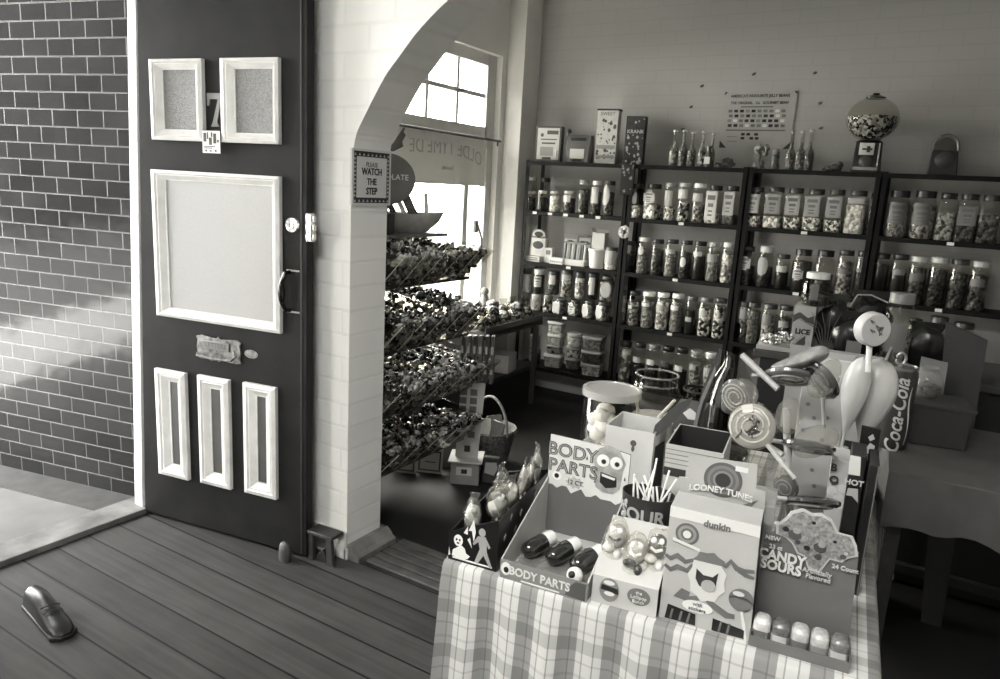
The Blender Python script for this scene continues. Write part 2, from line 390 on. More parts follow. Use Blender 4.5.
pl = [(x0, z0+.012), (x0-.008, z0), (x0+.02, z0-.006), (x0+.1, z0), (x0+.112, z0-.01), (x0+.125, z0), (x1-.02, z0-.006), (x1+.008, z0), (x1, z0+.015), (x1+.006, z0+.045), (x1, z1-.015), (x1+.008, z1), (x1-.02, z1+.008), (x0+.125, z1), (x0+.112, z1+.012), (x0+.1, z1), (x0+.02, z1+.008), (x0-.008, z1), (x0, z1-.015), (x0-.006, z0+.045)]
s.card(pl, -.008, .008); lp_ = d.part('letter_plate', s, BR, label='worn ornate brass letter plate', bevel=.0015)
s = MB(); s.box(x0+.03, x1-.05, -.014, -.008, z0+.042, z1-.012); d.part('letter_flap', s, mat(.45, .4, metal=.6), lp_, bevel=.002)
d.text('LETTERS', x0+.105, -.0145, z0+.061, .03, mat(.3, .5), parent=lp_)
s = MB(); s.tube([(x0+.01, -.02, z0+.02), (x0+.02, -.035, z0+.014), (x0+.11, -.04, z0+.01), (x1-.02, -.035, z0+.014), (x1-.01, -.02, z0+.03), (x1-.03, -.012, z0+.05)], .005); s.ell((x0+.11, -.04, z0+.01), .012, .007, .008)
d.part('pull_bar', s, BR, lp_)
s = disc(.655, -.0015, .862, .035, rz=.018, th=.0015); d.part('worn_paint_patch', s, mat(.46, .6, noise=.12, nscale=50))
s = MB(); zz = 1.772
s.card([(.458, 1.9), (.458, 1.852), (.468, 1.852), (.475, 1.877), (.514, 1.877), (.486, 1.79), (.476, zz), (.516, zz), (.506, 1.79), (.534, 1.885), (.534, 1.9)], -.006, .006)
d.part('number_seven', s, mat(.5, .4), label='painted house number 7', bevel=.001)
s = MB(); s.box(.452, .541, -.028, -.026, 1.668, 1.754); stk = d.part('notice', s, mat(.86, .6), label='small white notice with dark printing')
s = MB()
for (a, b, c, e) in [(.458, .472, 1.712, 1.746), (.476, .482, 1.722, 1.748), (.486, .5, 1.7, 1.728), (.496, .503, 1.73, 1.748), (.508, .522, 1.706, 1.744), (.527, .535, 1.71, 1.72), (.46, .515, 1.692, 1.695), (.46, .5, 1.686, 1.689), (.466, .474, 1.674, 1.681), (.488, .498, 1.674, 1.679), (.515, .523, 1.674, 1.681)]: s.box(a, b, -.0288, -.028, c, e)
d.part('print', s, mat(.2, .6), stk)
s = MB(); s.lathe([(0, 0), (.03, 0), (.032, .004), (.028, .012), (.016, .014), (.015, .02), (.0, .021)], 24, tr(.87, 0, 1.41) @ rot('X', 90))
lk = d.part('cylinder_lock', s, CH, label='round chrome cylinder lock'); s = MB(); s.box(.868, .8715, -.0225, -.02, 1.402, 1.418); d.part('keyhole', s, BLACK, lk)
s = MB(); s.tube([(.855, -.002, 1.225), (.852, -.03, 1.222), (.85, -.048, 1.19), (.85, -.052, 1.147), (.85, -.048, 1.105), (.852, -.03, 1.076), (.855, -.002, 1.07)], .008, r2=.008)
s.ell((.85, -.05, 1.147), .014, .014, .045); ph = d.part('pull_handle', s, mat(.08, .2), label='black lacquered pull handle')
s = MB(); s.box(.84, .9, -.004, 0, 1.228, 1.234); s.box(.84, .9, -.004, 0, 1.062, 1.068); d.part('handle_bracket', s, mat(.55, .3, metal=.6), ph)
s = MB()
for z in (1.44, 1.405, 1.37): s.box(.936, .975, -.012, .006, z-.012, z+.012)
s.box(.955, .967, -.018, .008, 1.352, 1.458); s.box(.932, .94, -.004, .04, 1.35, 1.46); d.part('latch_case', s, CH, label='shiny chrome rim latch', bevel=.002)
# stool wedged under the door corner
w = onz(309, 552, 0)
st = Thing('door_stool', 'small dark wooden stool standing at the corner of the open door', 'stool', W, -2.09, 2.095, 0, rz=4)
DKW = mat(.17, .5, noise=.04, nscale=20)
s = MB(); s.prism([(-.045, -.045, .118), (.085, -.045, .118), (.095, -.045, .125), (.09, -.045, .135), (-.045, -.045, .135)], (0, .075, 0)); st.part('top', s, DKW, bevel=.003)
s = MB(); s.prism([(.055, -.04, .118), (.08, -.04, .118), (.09, -.04, .02), (.1, -.04, 0), (.06, -.04, 0)], (0, .02, 0)); st.part('leg', s, DKW, bevel=.002)
s = MB(); s.prism([(-.04, -.04, .118), (-.018, -.04, .118), (-.012, -.04, 0), (-.04, -.04, 0)], (0, .02, 0)); st.part('leg', s, DKW, bevel=.002)
s = MB(); s.prism([(-.005, -.03, 0), (.055, -.03, 0), (.05, -.03, .025), (.025, -.03, .055), (.0, -.03, .03)], (0, .045, 0)); st.part('wedge', s, mat(.1, .6), bevel=.004)
fr_ = Thing('wooden_block', 'rounded dark wooden block on the floor before the open door corner', 'wooden block', W, -2.195, 1.985, 0)
s = MB(); s.lathe([(.028, 0), (.032, .015), (.03, .05), (.024, .075), (.012, .084), (0, .085)], 14, asp=.7); fr_.part('block', s, mat(.24, .5, noise=.05))
# shoe at the very edge of the picture
w = onz(57, 630, 0)
sh = Thing('black_shoe', 'black leather shoe on the floorboards in the lower left corner', 'shoe', W, w.x, w.y, 0, rz=-8)
s = MB(); s.prism([(-.22, -.04, 0), (.06, -.045, 0), (.085, -.02, 0), (.085, .02, 0), (.06, .045, 0), (-.22, .04, 0)], (0, 0, .018)); sh.part('sole', s, mat(.07, .6), bevel=.004)
s = MB()
secs = [(-.21, .036, .085), (-.14, .037, .095), (-.09, .038, .085), (-.03, .042, .06), (.03, .042, .047), (.065, .034, .038), (.083, .016, .026)]
vs = []; fs = []
for x, hw, h in secs:
    for k in range(9):
        a = math.pi*k/8; vs.append((x, -hw*math.cos(a), .018+(h-.018)*math.sin(a)**.7))
for i in range(len(secs)-1):
    for k in range(8): fs.append((i*9+k, i*9+k+1, (i+1)*9+k+1, (i+1)*9+k))
fs.append(tuple(range(9))); fs.append(tuple(reversed(range((len(secs)-1)*9, len(secs)*9)))); s.add(vs, fs); sh.part('upper', s, mat(.08, .35))
s = MB(); s.tube([(-.055, -.03, .07), (-.05, 0, .078), (-.045, .03, .07)], .003); s.tube([(-.03, -.03, .06), (-.025, 0, .068), (-.02, .03, .06)], .003); sh.part('laces', s, mat(.15, .5))

# ------------------------------------------------------------------ display window
def win(name, y0, y1, z0, z1, fw_, munt=(), mz=(), parent=None, mt=.03, x0=XF-.1, th=.05):
    s = MB()
    s.box(x0, x0+th, y0, y0+fw_, z0, z1); s.box(x0, x0+th, y1-fw_*1.3, y1, z0, z1); s.box(x0, x0+th, y0+fw_, y1-fw_, z0, z0+fw_); s.box(x0, x0+th, y0+fw_, y1-fw_, z1-fw_, z1)
    for m_ in munt: s.box(x0+.01, x0+.035, m_-mt/2, m_+mt/2, z0+fw_, z1-fw_)
    for m_ in mz: s.box(x0+.012, x0+.034, y0+fw_, y1-fw_, m_-mt/2, m_+mt/2)
    return struct(name, s, mat(.84, .45, noise=.02), parent)
win('window_1', 2.95, 4.89, 1.94, 2.56, .09, (3.36, 3.71, 4.065, 4.42), (2.255,))
win('window_2', 2.95, 4.89, .6, 1.94, .06, (4.58,), (), mt=.06)
win('window_3', WA[0], WA[1], WA[2], WA[3], .07, (-.9,), (2.1,), mt=.04)
s = MB(); s.box(XF-.082, XF-.078, 2.97, 4.84, 1.95, 2.54); s.box(XF-.082, XF-.078, 2.97, 4.84, .62, 1.93); s.box(XF-.082, XF-.078, WA[0], WA[1], WA[2], WA[3])
struct('window_glass', s, clear(.98, .6))
# lettered film across the head of the window
fm = Thing('window_banner', 'translucent film lettered OLDE TYME across the window head, seen reversed', 'window sign', W, XF-.06, 3.9, 1.74)
s = MB(); s.box(-.0015, 0, -.92, .93, -.145, .165); fm.part('film', s, clear(.9, .1, base=.955, basev=.9))
def arcw(co):
    t = co.x/.62; return (co.x, co.y-.125*t*t*abs(t)**.2 if co.x < 0 else co.y-.02*t*t, co.z)
fm.text('OLDE TYME DE', .004, .42, .105, .135, mat(.7, .6), warp=arcw, M=rot('Z', -90), sx=.95)
def arc2(co): return (co.x, co.y, co.z)
fm.text('Sweets', .004, .42, -.03, .05, mat(.74, .6), M=rot('Z', -90))
s = MB(); s.tube([(XF+.012, 3.66, 1.945), (XF+.012, 4.9, 1.938)], .009, 8); s.tube([(XF, 4.86, 1.94), (XF+.012, 4.86, 1.94), (XF+.012, 4.86, 1.9)], .007)
rod = s.build('curtain_rod', mat(.3, .5)); tag(rod, 'thin dark curtain rod between the upper and lower window', 'curtain rod')
s = MB(); s.tube([(XF-.03, 4.69, 1.33), (XF-.01, 4.69, 1.28), (XF-.005, 4.73, 1.2), (XF-.01, 4.735, 1.14)], .008); s.box(XF-.05, XF-.028, 4.67, 4.71, 1.25, 1.34)
wl = s.build('window_latch', mat(.35, .4)); tag(wl, 'dark window catch on the white casement at the window edge', 'window latch')
s = MB(); s.box(XF, XF+.14, 2.6, 4.95, .56, .6); struct('window_sill', s, mat(.8, .5), bevel=.004)
s = MB(); s.box(-4.7, XF-.16, -12, 2.25, 2.95, 3.05); struct('ceiling_shade_added', s, mat(.4, .8))  # unseen canopy added to keep sky and sun off the porch
s = MB(); s.box(-4.9, -4.75, 1.9, 2.3, -.1, 2.95); struct('wall_verandah', s, mat(.5, .8)) if 0 else None
# building across the street that the glazed tiles mirror
s = MB(); s.box(-16.5, -15, -32, -7.0, -.1, 11); struct('facade_opposite', s, mat(.2, .9, noise=.1, nscale=.8))
# ================================================================== BLACK SHELVING ALONG THE BACK WALL
YF = 4.9; ZS = [1.80, 1.435, 1.052, .672, .24]
rackm = mat(.045, .6, spec=.2)
BAYS = [('corner', -2.80, -1.972), ('second', -1.968, -1.168), ('third', -1.164, -.402), ('right-hand', -.398, .40)]
BL = ['black metal shelving rack in the corner nearest the window', 'black metal shelving rack second from the window, holding tall sweet jars',
      'black metal shelving rack third from the window, below the gumball machine', 'black metal shelving rack at the right edge, in deep shade']
for (nm, x0, x1), lb in zip(BAYS, BL):
    t = Thing('shelving_rack', lb, 'shelves', W, (x0+x1)/2, YF, 0, 'black shelving racks along the back wall')
    hw = (x1-x0)/2
    for sx_ in (-1, 1):
        for y in (0, .24):
            s = MB(); xx = sx_*hw
            s.box(min(xx, xx-sx_*.03), max(xx, xx-sx_*.03), y, y+.004, 0, ZS[0]+.01); s.box(min(xx, xx-sx_*.004), max(xx, xx-sx_*.004), y, y+.03, 0, ZS[0]+.01)
            t.part('upright', s, rackm)
    zs = ZS
    for k, z in enumerate(zs):
        s = MB(); s.box(-hw, hw, .0045, .27, z-.012, z); s.box(-hw, hw, -.002, .0045, z-.026, z+.002); t.part('shelf', s, rackm)
        if k in (1, 2, 3):
            s = MB()
            n = 5 if k == 1 and nm == 'corner' else 1
            for j in range(n):
                xx = 0 if n == 1 else -hw+.1+j*.13
                s.box(xx-.018, xx+.018, -.0035, -.002, z-.022, z-.003)
            t.part('price_ticket', s, mat(.85, .6), kind='stuff' if n > 1 else None)
GLASS = clear(.985, 1.3, .04)
LIDS = {}
def lidmat(v):
    return mat(v, .35)
C = {'dark': candy(.08, .3, 55), 'vdark': candy(.05, .14, 50), 'black': mat(.07, .35, bump=.3, bscale=60), 'mid': candy(.25, .6, 55), 'grey': candy(.36, .5, 70), 'light': candy(.5, .88, 45), 'white': candy(.75, .93, 60),
     'mix': candy(.05, .85, 48), 'beans': candy(.1, .9, 80), 'pale': candy(.62, .8, 50), 'leaf': candy(.3, .75, 30), 'wrap': candy(.5, .95, 28, .2)}
def lathe_prof(style, w, h):
    r = w/2
    if style == 'tall': return [(r*.93, 0), (r, .006), (r, h*.84), (r*.95, h*.88), (r*.84, h*.91), (r*.84, h*.94)], 0, r*.88, h*.93
    if style == 'square': return [(r*.93, 0), (r*1.0, .006), (r*1.0, h*.80), (r*.93, h*.86), (r*.74, h*.90), (r*.74, h*.94)], 6, r*.80, h*.92
    if style == 'apoth': return [(r*.85, 0), (r*.98, .012), (r, h*.3), (r*1.0, h*.66), (r*.9, h*.78), (r*.7, h*.86), (r*.7, h*.92)], 0, r*.78, h*.90
    if style == 'squat': return [(r*.95, 0), (r, .005), (r, h*.74), (r*.9, h*.82), (r*.84, h*.86)], 0, r*.9, h*.84
def jar(label, x, y, z, w, h, style, lidv, cont, fill, lab=None, group=None, rz=0, name='sweet_jar', fr=W, glass=None, fr0=0):
    t = Thing(name, label, 'jar', fr, x, y, z, group, rz)
    prof, sq, lr, lz = lathe_prof(style, w, h); r = w/2
    s = MB(); s.lathe(prof, 24, sq=sq, cap=False); s.lathe([(.0001, .0005), (prof[0][0], .0005)], 24, sq=sq, cap=False)
    t.part('glass_body', s, glass or GLASS)
    if lidv is not None:
        s = MB(); s.lathe([(lr, lz-.012), (lr*1.02, lz-.011), (lr*1.02, h-.003), (lr*.97, h), (0, h)], 24)
        t.part('lid', s, lidmat(lidv))
    if cont:
        f = h*.84*fill; inner = []
        for rr, zz in prof:
            if zz < f: inner.append((rr-.0035, zz+.003))
        rt_ = inner[-1][0]
        inner.append((rt_, f)); inner.append((rt_*.5, f+.006)); inner.append((0, f+.004))
        s = MB(); s.lathe([(.0001, .003)]+inner, 20, sq=sq, cap=False); t.part('sweets', s, C[cont] if isinstance(cont, str) else cont, kind='stuff')
    if lab:
        lv, f0, f1, half, shape = lab
        s = MB(); vs = []; n = 10; rr = r+.0012
        for k in range(n+1):
            a = math.radians(-90+half*(-1+2*k/n))
            if sq: q = rr/((abs(math.cos(a))**sq+abs(math.sin(a))**sq)**(1/sq))
            else: q = rr
            zc = (f0+f1)/2*h; hh = (f1-f0)/2*h
            if shape == 'round': hh *= math.sqrt(max(0, 1-(-1+2*k/n)**2))+.001
            if shape == 'notch': hh *= 1 if 2 < k < 8 else .72
            vs.append((q*math.cos(a), q*math.sin(a), zc-hh)); vs.append((q*math.cos(a), q*math.sin(a), zc+hh))
        s.add(vs, [(2*k, 2*k+2, 2*k+3, 2*k+1) for k in range(n)])
        pl_ = t.part('paper_label', s, mat(round(lv*.86, 2), .6))
        if shape in ('print', 'notch'):
            s = MB(); vs = []; fs = []; rr = r+.0018
            for (b0, b1, q0, q1) in [(.15, .85, .70, .86), (.25, .75, .45, .58), (.3, .7, .28, .34), (.3, .7, .14, .2)]:
                o0 = len(vs)
                for k in range(5):
                    a = math.radians(-90+half*(-1+2*(b0+(b1-b0)*k/4)))
                    q = rr/((abs(math.cos(a))**sq+abs(math.sin(a))**sq)**(1/sq)) if sq else rr
                    for qq in (q0, q1): vs.append((q*math.cos(a), q*math.sin(a), h*(f0+(f1-f0)*qq)))
                fs += [(o0+2*k, o0+2*k+2, o0+2*k+3, o0+2*k+1) for k in range(4)]
            s.add(vs, fs); t.part('label_print', s, mat(.35, .6), pl_)
    return t
def jar_row(y, zi, shelfname, bay, rows, base=None, ordn=None, cnt=0):
    """rows: (px0, px1, py_top, style, lid, content, fill, label, description)"""
    for i, (a, b, ty, st_, lid, ct, fl, lab, desc) in enumerate(rows):
        z = base if base is not None else ZS[zi]
        # refine the base point from the shelf height
        cx = (a+b)/2; d = ray(cx, ty+20); q = ony(cx, ty+30, y)
        zt = ony(cx, ty, y).z
        dep = (Vector((q.x, y, z))-EYEP).dot(fw)
        # x measured half way down the jar
        pm = ty
        for _ in range(3):
            mid = Vector((q.x, y, (z+zt)/2)); v = mid-EYEP; pm = 339.5-F*v.dot(UP)/v.dot(fw); q = ony(cx, pm, y)
        w = (b-a)*dep/F*.96; h = zt-z
        n = i+1+cnt
        pos = 'leftmost' if n == 1 else ORD[n-1]+' from left'
        rz = math.degrees(math.atan2(-q.x, q.y))*-.55+random.uniform(-8, 4)
        jar(f'{desc}, {pos} on {shelfname} shelf of {bay} rack', q.x, y, z, w, h, st_, lid, ct, fl, lab, f'jars on the {shelfname} shelf of the {bay} rack', rz)
P = 'print'
yj = 5.03
jar_row(5.09, 1, 'top', 'corner', [
 (527, 537, 177, 'tall', .6, 'mid', .45, None, 'tall clear jar behind a short one'),
 (539, 550, 178, 'tall', .25, 'mid', .45, None, 'tall dark-lidded jar behind a short one')])
jar_row(4.97, 1, 'top', 'corner', [
 (527, 536, 191, 'tall', .75, 'vdark', .75, None, 'short jar of dark sticks'),
 (537.5, 547, 190.5, 'tall', .85, 'black', .8, (.8, .1, .9, 12, 'plain'), 'short white-lidded dark jar'),
 (549, 561, 191, 'tall', .72, 'white', .9, None, 'short jar of white sweets'),
 (563, 576, 191, 'tall', .72, 'dark', .8, (.88, .5, .8, 50, 'plain'), 'short jar with pale label'),
 (577.5, 590, 180, 'tall', .55, 'dark', .85, None, 'tall jar of dark sweets'),
 (591, 602, 181, 'tall', .88, 'dark', .8, (.86, .35, .82, 55, 'plain'), 'white-lidded jar with long label'),
 (603, 615, 181, 'tall', .2, 'dark', .8, (.82, .3, .85, 50, 'round'), 'dark-lidded jar with pale label')], cnt=2)
jar_row(4.96, 1, 'top', 'second', [
 (628, 643.5, 184, 'square', .15, 'light', .45, (.55, .45, .75, 40, 'plain'), 'square jar of pale round sweets'),
 (645, 662, 184, 'square', .15, 'mix', .5, (.78, .45, .78, 42, 'notch'), 'square jar with notched label'),
 (664, 676.5, 183, 'tall', .6, 'beans', .45, (.86, .4, .8, 50, 'plain'), 'grey-lidded jar of speckled beans'),
 (677.5, 690.5, 183, 'tall', .75, 'mix', .6, (.93, .6, .84, 55, 'plain'), 'jar of black and white sweets'),
 (692, 706, 183.5, 'tall', .95, 'mid', .55, (.85, .55, .75, 50, 'plain'), 'white-lidded jar of grey sweets'),
 (707, 722.5, 185.5, 'square', .16, 'light', .3, (.8, .1, .85, 42, 'print'), 'square jar nearly covered by label'),
 (724, 739, 186, 'square', .16, 'dark', .3, (.72, .25, .85, 40, 'print'), 'dark-lidded square jar with label')])
jar_row(4.96, 2, 'second', 'second', [
 (622, 635, 241, 'tall', .2, 'vdark', .8, (.75, .62, .76, 45, 'plain'), 'dark jar under the paper flower'),
 (636.5, 650, 237, 'tall', .88, 'grey', .8, (.82, .52, .75, 30, 'round'), 'white-lidded jar with round label'),
 (650.5, 663.5, 239, 'tall', .2, 'dark', .85, None, 'jar of dark sweets without label'),
 (664.5, 678, 239, 'tall', .2, 'grey', .8, (.84, .62, .74, 60, 'plain'), 'dark-lidded jar of grey sweets'),
 (679, 692, 240, 'tall', .25, 'dark', .8, (.9, .3, .56, 30, 'round'), 'dark jar with round white label'),
 (692.5, 706, 241, 'tall', .12, 'black', .75, (.86, .62, .73, 50, 'plain'), 'black-filled jar with label strip'),
 (706.5, 720, 242, 'tall', .62, 'grey', .8, (.68, .5, .7, 50, 'plain'), 'grey-lidded jar of soft grey sweets'),
 (721, 734, 242.5, 'tall', .85, 'light', .85, None, 'white-lidded jar of pale sweets')])
jar_row(4.96, 3, 'third', 'second', [
 (617, 626.5, 290, 'tall', .35, 'leaf', .95, None, 'slim jar of pale wrapped sweets'),
 (627, 640.5, 291, 'tall', .22, 'mid', .85, (.92, .5, .6, 18, 'plain'), 'dark-lidded jar with tiny label'),
 (641, 655, 291.5, 'tall', .9, 'grey', .9, (.85, .6, .7, 42, 'plain'), 'white-lidded jar of grey sweets'),
 (655.5, 669, 292.5, 'tall', .93, 'light', .9, (.7, .52, .68, 45, 'plain'), 'white-lidded jar of pale sweets'),
 (670, 683.5, 293.5, 'tall', .92, 'grey', .9, (.9, .58, .7, 42, 'plain'), 'white-lidded jar with white label'),
 (685, 697, 296, 'tall', .4, 'black', .75, (.65, .34, .46, 35, 'plain'), 'jar of black sweets'),
 (698, 712, 297, 'tall', .5, 'mix', .85, (.8, .55, .68, 40, 'plain'), 'grey-lidded jar of speckled sweets'),
 (712.5, 726, 298, 'tall', .22, 'mix', .95, None, 'jar packed with speckled sweets')])
jar_row(4.96, 4, 'lowest', 'second', [
 (609, 617, 346, 'tall', .4, 'leaf', .9, None, 'small jar of pale sweets'),
 (618.5, 631.5, 341, 'tall', .15, 'leaf', .98, None, 'jar of leafy wrapped sweets'),
 (632.5, 645.5, 342.5, 'tall', .18, 'vdark', .6, (.72, .55, .68, 42, 'plain'), 'dark jar with grey label'),
 (646, 659.5, 344, 'tall', .5, 'vdark', .6, (.88, .54, .66, 40, 'plain'), 'grey-lidded dark jar, white label'),
 (660, 673.5, 346, 'tall', .12, 'black', .7, (.3, .55, .68, 42, 'plain'), 'black-filled jar'),
 (674, 687.5, 347.5, 'tall', .15, 'black', .6, (.88, .5, .62, 40, 'plain'), 'dark-lidded jar, white label'),
 (688, 701.5, 350, 'tall', .58, 'mid', .85, (.72, .58, .7, 30, 'plain'), 'grey-lidded jar of mid-grey sweets'),
 (702.5, 716.5, 352, 'tall', .85, 'mid', .85, (.76, .5, .68, 42, 'plain'), 'pale-lidded jar of grey sweets'),
 (719, 733, 354, 'tall', .3, 'dark', .85, None, 'dark jar')])
jar_row(4.96, 1, 'top', 'third', [
 (746.5, 764, 187, 'square', .2, 'beans', .32, (.68, .35, .82, 40, 'print'), 'square jar of beans, grey label'),
 (765.5, 784, 187, 'square', .2, 'light', .34, (.62, .35, .82, 40, 'print'), 'square jar of pale beans'),
 (785.5, 803, 188, 'square', .2, 'beans', .36, (.7, .35, .82, 40, 'print'), 'square jar of speckled beans'),
 (805, 824, 189, 'square', .2, 'beans', .38, (.62, .35, .82, 40, 'print'), 'wide square jar of beans'),
 (826, 844, 189.5, 'square', .2, 'beans', .36, (.66, .35, .82, 40, 'print'), 'square jar with bright highlight'),
 (846.5, 866, 190.5, 'square', .2, 'pale', .8, (.75, .7, .82, 40, 'plain'), 'jar full of pale powdery sweets'),
 (868, 878, 193, 'square', .15, 'dark', .8, None, 'dim jar behind the black upright')])
jar_row(4.96, 2, 'second', 'third', [
 (738.5, 754.5, 246, 'square', .12, 'vdark', .6, (.72, .4, .75, 40, 'notch'), 'dark jar with patterned label'),
 (756.5, 773.5, 246, 'apoth', .85, 'vdark', .6, (.7, .3, .75, 42, 'round'), 'white-lidded jar, big label'),
 (775, 789, 254, 'tall', .16, 'black', .6, (.82, .5, .68, 45, 'plain'), 'shorter dark jar'),
 (791.5, 811.5, 249, 'apoth', .1, 'black', .85, (.7, .28, .55, 32, 'notch'), 'big round jar of black sweets'),
 (813.5, 833.5, 250, 'apoth', .1, 'vdark', .55, None, 'big round half-full jar'),
 (836, 852, 250, 'tall', .2, 'mid', .9, (.5, .5, .6, 40, 'plain'), 'tall jar of mixed sweets'),
 (854.5, 869, 251, 'tall', .2, 'vdark', .7, (.55, .56, .64, 40, 'plain'), 'slim jar of dark sweets')])
jar_row(4.96, 3, 'third', 'third', [
 (744, 759.5, 302, 'tall', .3, 'grey', .95, None, 'full jar of grey powder'),
 (760.5, 776, 303.5, 'tall', .25, 'mid', .9, (.5, .5, .75, 40, 'plain'), 'jar of greyish sweets'),
 (777, 791.5, 305, 'tall', .2, 'dark', .85, (.62, .5, .65, 42, 'plain'), 'jar of dark sweets'),
 (833, 848, 309, 'tall', .2, 'vdark', .85, None, 'dim jar near the black bags'),
 (850, 866, 310, 'tall', .2, 'vdark', .85, None, 'very dim jar')], cnt=1)
jar_row(4.96, 1, 'top', 'right-hand', [
 (886, 909, 190.5, 'apoth', .14, 'grey', .85, (.5, .3, .75, 42, 'print'), 'wide jar of grey sweets'),
 (911, 935, 191, 'apoth', .12, 'mid', .85, (.48, .3, .75, 42, 'print'), 'wide jar with broad label'),
 (937, 955, 193, 'square', .14, 'mid', .7, None, 'squared jar with bright highlight'),
 (957, 977, 194, 'square', .14, 'dark', .7, (.5, .35, .75, 40, 'print'), 'squared dark jar'),
 (979, 999, 195, 'square', .2, 'dark', .7, None, 'squared jar')])
jar_row(4.96, 2, 'second', 'right-hand', [
 (870, 887.5, 253, 'tall', .14, 'black', .9, None, 'nearly black jar'),
 (889.5, 906, 254, 'tall', .14, 'black', .75, (.6, .58, .7, 42, 'plain'), 'black-filled jar with label strip'),
 (907.5, 925, 256, 'tall', .75, 'dark', .9, (.45, .5, .66, 50, 'plain'), 'white-lidded jar of dark sweets'),
 (927.5, 946, 257, 'tall', .75, 'vdark', .9, None, 'white-lidded black jar'),
 (948, 966, 259, 'tall', .2, 'dark', .85, None, 'dark-lidded jar'),
 (968, 987, 261, 'tall', .7, 'dark', .85, (.5, .5, .66, 42, 'plain'), 'pale-lidded jar')])
jar_row(4.96, 3, 'third', 'right-hand', [
 (867, 884, 316, 'tall', .14, 'vdark', .85, None, 'dim dark jar'),
 (905, 919, 318, 'tall', .2, 'dark', .8, (.5, .5, .66, 42, 'plain'), 'dim jar with grey label'),
 (925, 946, 316, 'apoth', .2, 'mid', .6, None, 'round half-empty jar'),
 (950, 970, 322, 'tall', .2, 'dark', .85, None, 'dark jar')])
# small pair of stacked jars at the left end of the third rack, third shelf
q = ony(745, 330, 4.94)
a = ony(745, 320, 4.94); 
jar('small dark jar under another, left end of third shelf of third rack', ony(744, 335, 4.95).x, 4.95, ZS[3], .085, .125, 'squat', .15, 'vdark', .9)
jar('small pale-labelled jar stacked on a dark one, third shelf of third rack', ony(745, 308, 4.95).x, 4.95, ZS[3]+.126, .085, .145, 'squat', .3, 'mid', .95, (.66, .25, .7, 50, 'plain'))
# flat round tin lying across two jar lids
q = ony(672, 290, 5.09)
t = Thing('round_tin', 'dark round tin on a tall jar behind the white-lidded jars', 'tin', W, ony(672, 292, 5.1).x, 5.1, ony(672, 294, 5.1).z)
s = MB(); s.lathe([(.055, 0), (.058, .003), (.058, .012), (.05, .02), (0, .022)], 24); t.part('tin_body', s, mat(.12, .3))
zt = t.z0
jar('plain tall jar holding up the dark round tin, back of third shelf', ony(672, 300, 5.1).x, 5.1, ZS[3], .1, zt-ZS[3], 'tall', .15, 'dark', .8)

# ------------------------------------------------------------------ squat jars and goods, corner rack
def bay1(y, base, rows, where):
    for i, (a_, b_, ty, st_, lid, ct, fl, lab, desc) in enumerate(rows):
        pass
jar_row(4.97, 3, 'third', 'corner', [
 (520, 530, 293, 'squat', .45, 'mid', .95, None, 'squat pale jar'),
 (530.5, 541.5, 294, 'squat', .7, 'pale', .95, (.62, .2, .7, 40, 'plain'), 'squat white jar'),
 (542.5, 553, 295, 'squat', .5, 'mix', .95, None, 'squat speckled jar'),
 (554, 567.5, 298.5, 'square', .35, 'mid', .9, (.72, .12, .75, 40, 'plain'), 'squat jar with square label'),
 (569, 581, 300, 'square', .3, 'mid', .9, (.82, .15, .72, 38, 'notch'), 'squat jar with small notched label'),
 (583, 595.5, 301, 'square', .3, 'mid', .9, (.8, .12, .7, 38, 'round'), 'squat jar with heart-like label'),
 (596.5, 609.5, 302, 'square', .3, 'mid', .9, (.8, .12, .7, 38, 'round'), 'squat jar with round label')])
def stacked(rows):
    for i, (a_, b_, ty, st_, lid, ct, fl, lab, desc, zb) in enumerate(rows):
        cx = (a_+b_)/2; q = ony(cx, ty+12, 4.97); z0_ = ony(cx, zb, 4.97).z; z1_ = ony(cx, ty, 4.97).z
        dep = (q-EYEP).dot(fw); jar(desc, q.x, 4.97, z0_, (b_-a_)*dep/F*.95, z1_-z0_, st_, lid, ct, fl, lab, 'upper layer of squat jars in the corner rack', 12)
stacked([
 (520.5, 532, 268, 'squat', .2, 'white', .9, (.85, .2, .75, 50, 'plain'), 'dark-lidded squat jar with white label, leftmost in upper layer, corner rack', 292.3),
 (533, 545, 269, 'squat', .85, 'black', .95, (.82, .3, .72, 40, 'print'), 'black jar with white lid and white label, upper layer, corner rack', 293.5),
 (547, 560, 271, 'squat', .2, 'dark', .9, (.84, .45, .85, 30, 'plain'), 'dark-lidded squat jar, label to one side, third in upper layer', 294.6),
 (560.5, 573, 270, 'squat', .35, 'mid', .95, (.75, .65, .85, 50, 'plain'), 'grey-capped squat jar, fourth from left in upper layer, corner rack', 297),
 (574.5, 585.5, 272, 'squat', .25, 'light', .95, None, 'slim squat jar of pale sweets, fifth in upper layer, corner rack', 298.5),
 (587, 599, 273, 'squat', .2, 'black', .95, (.85, .2, .85, 28, 'plain'), 'squat black jar with tall white label, sixth in upper layer', 299.5),
 (600, 614, 276, 'square', .35, 'mid', .9, (.86, .15, .78, 42, 'round'), 'squared jar with white picture label, right end of upper layer', 300.6)])
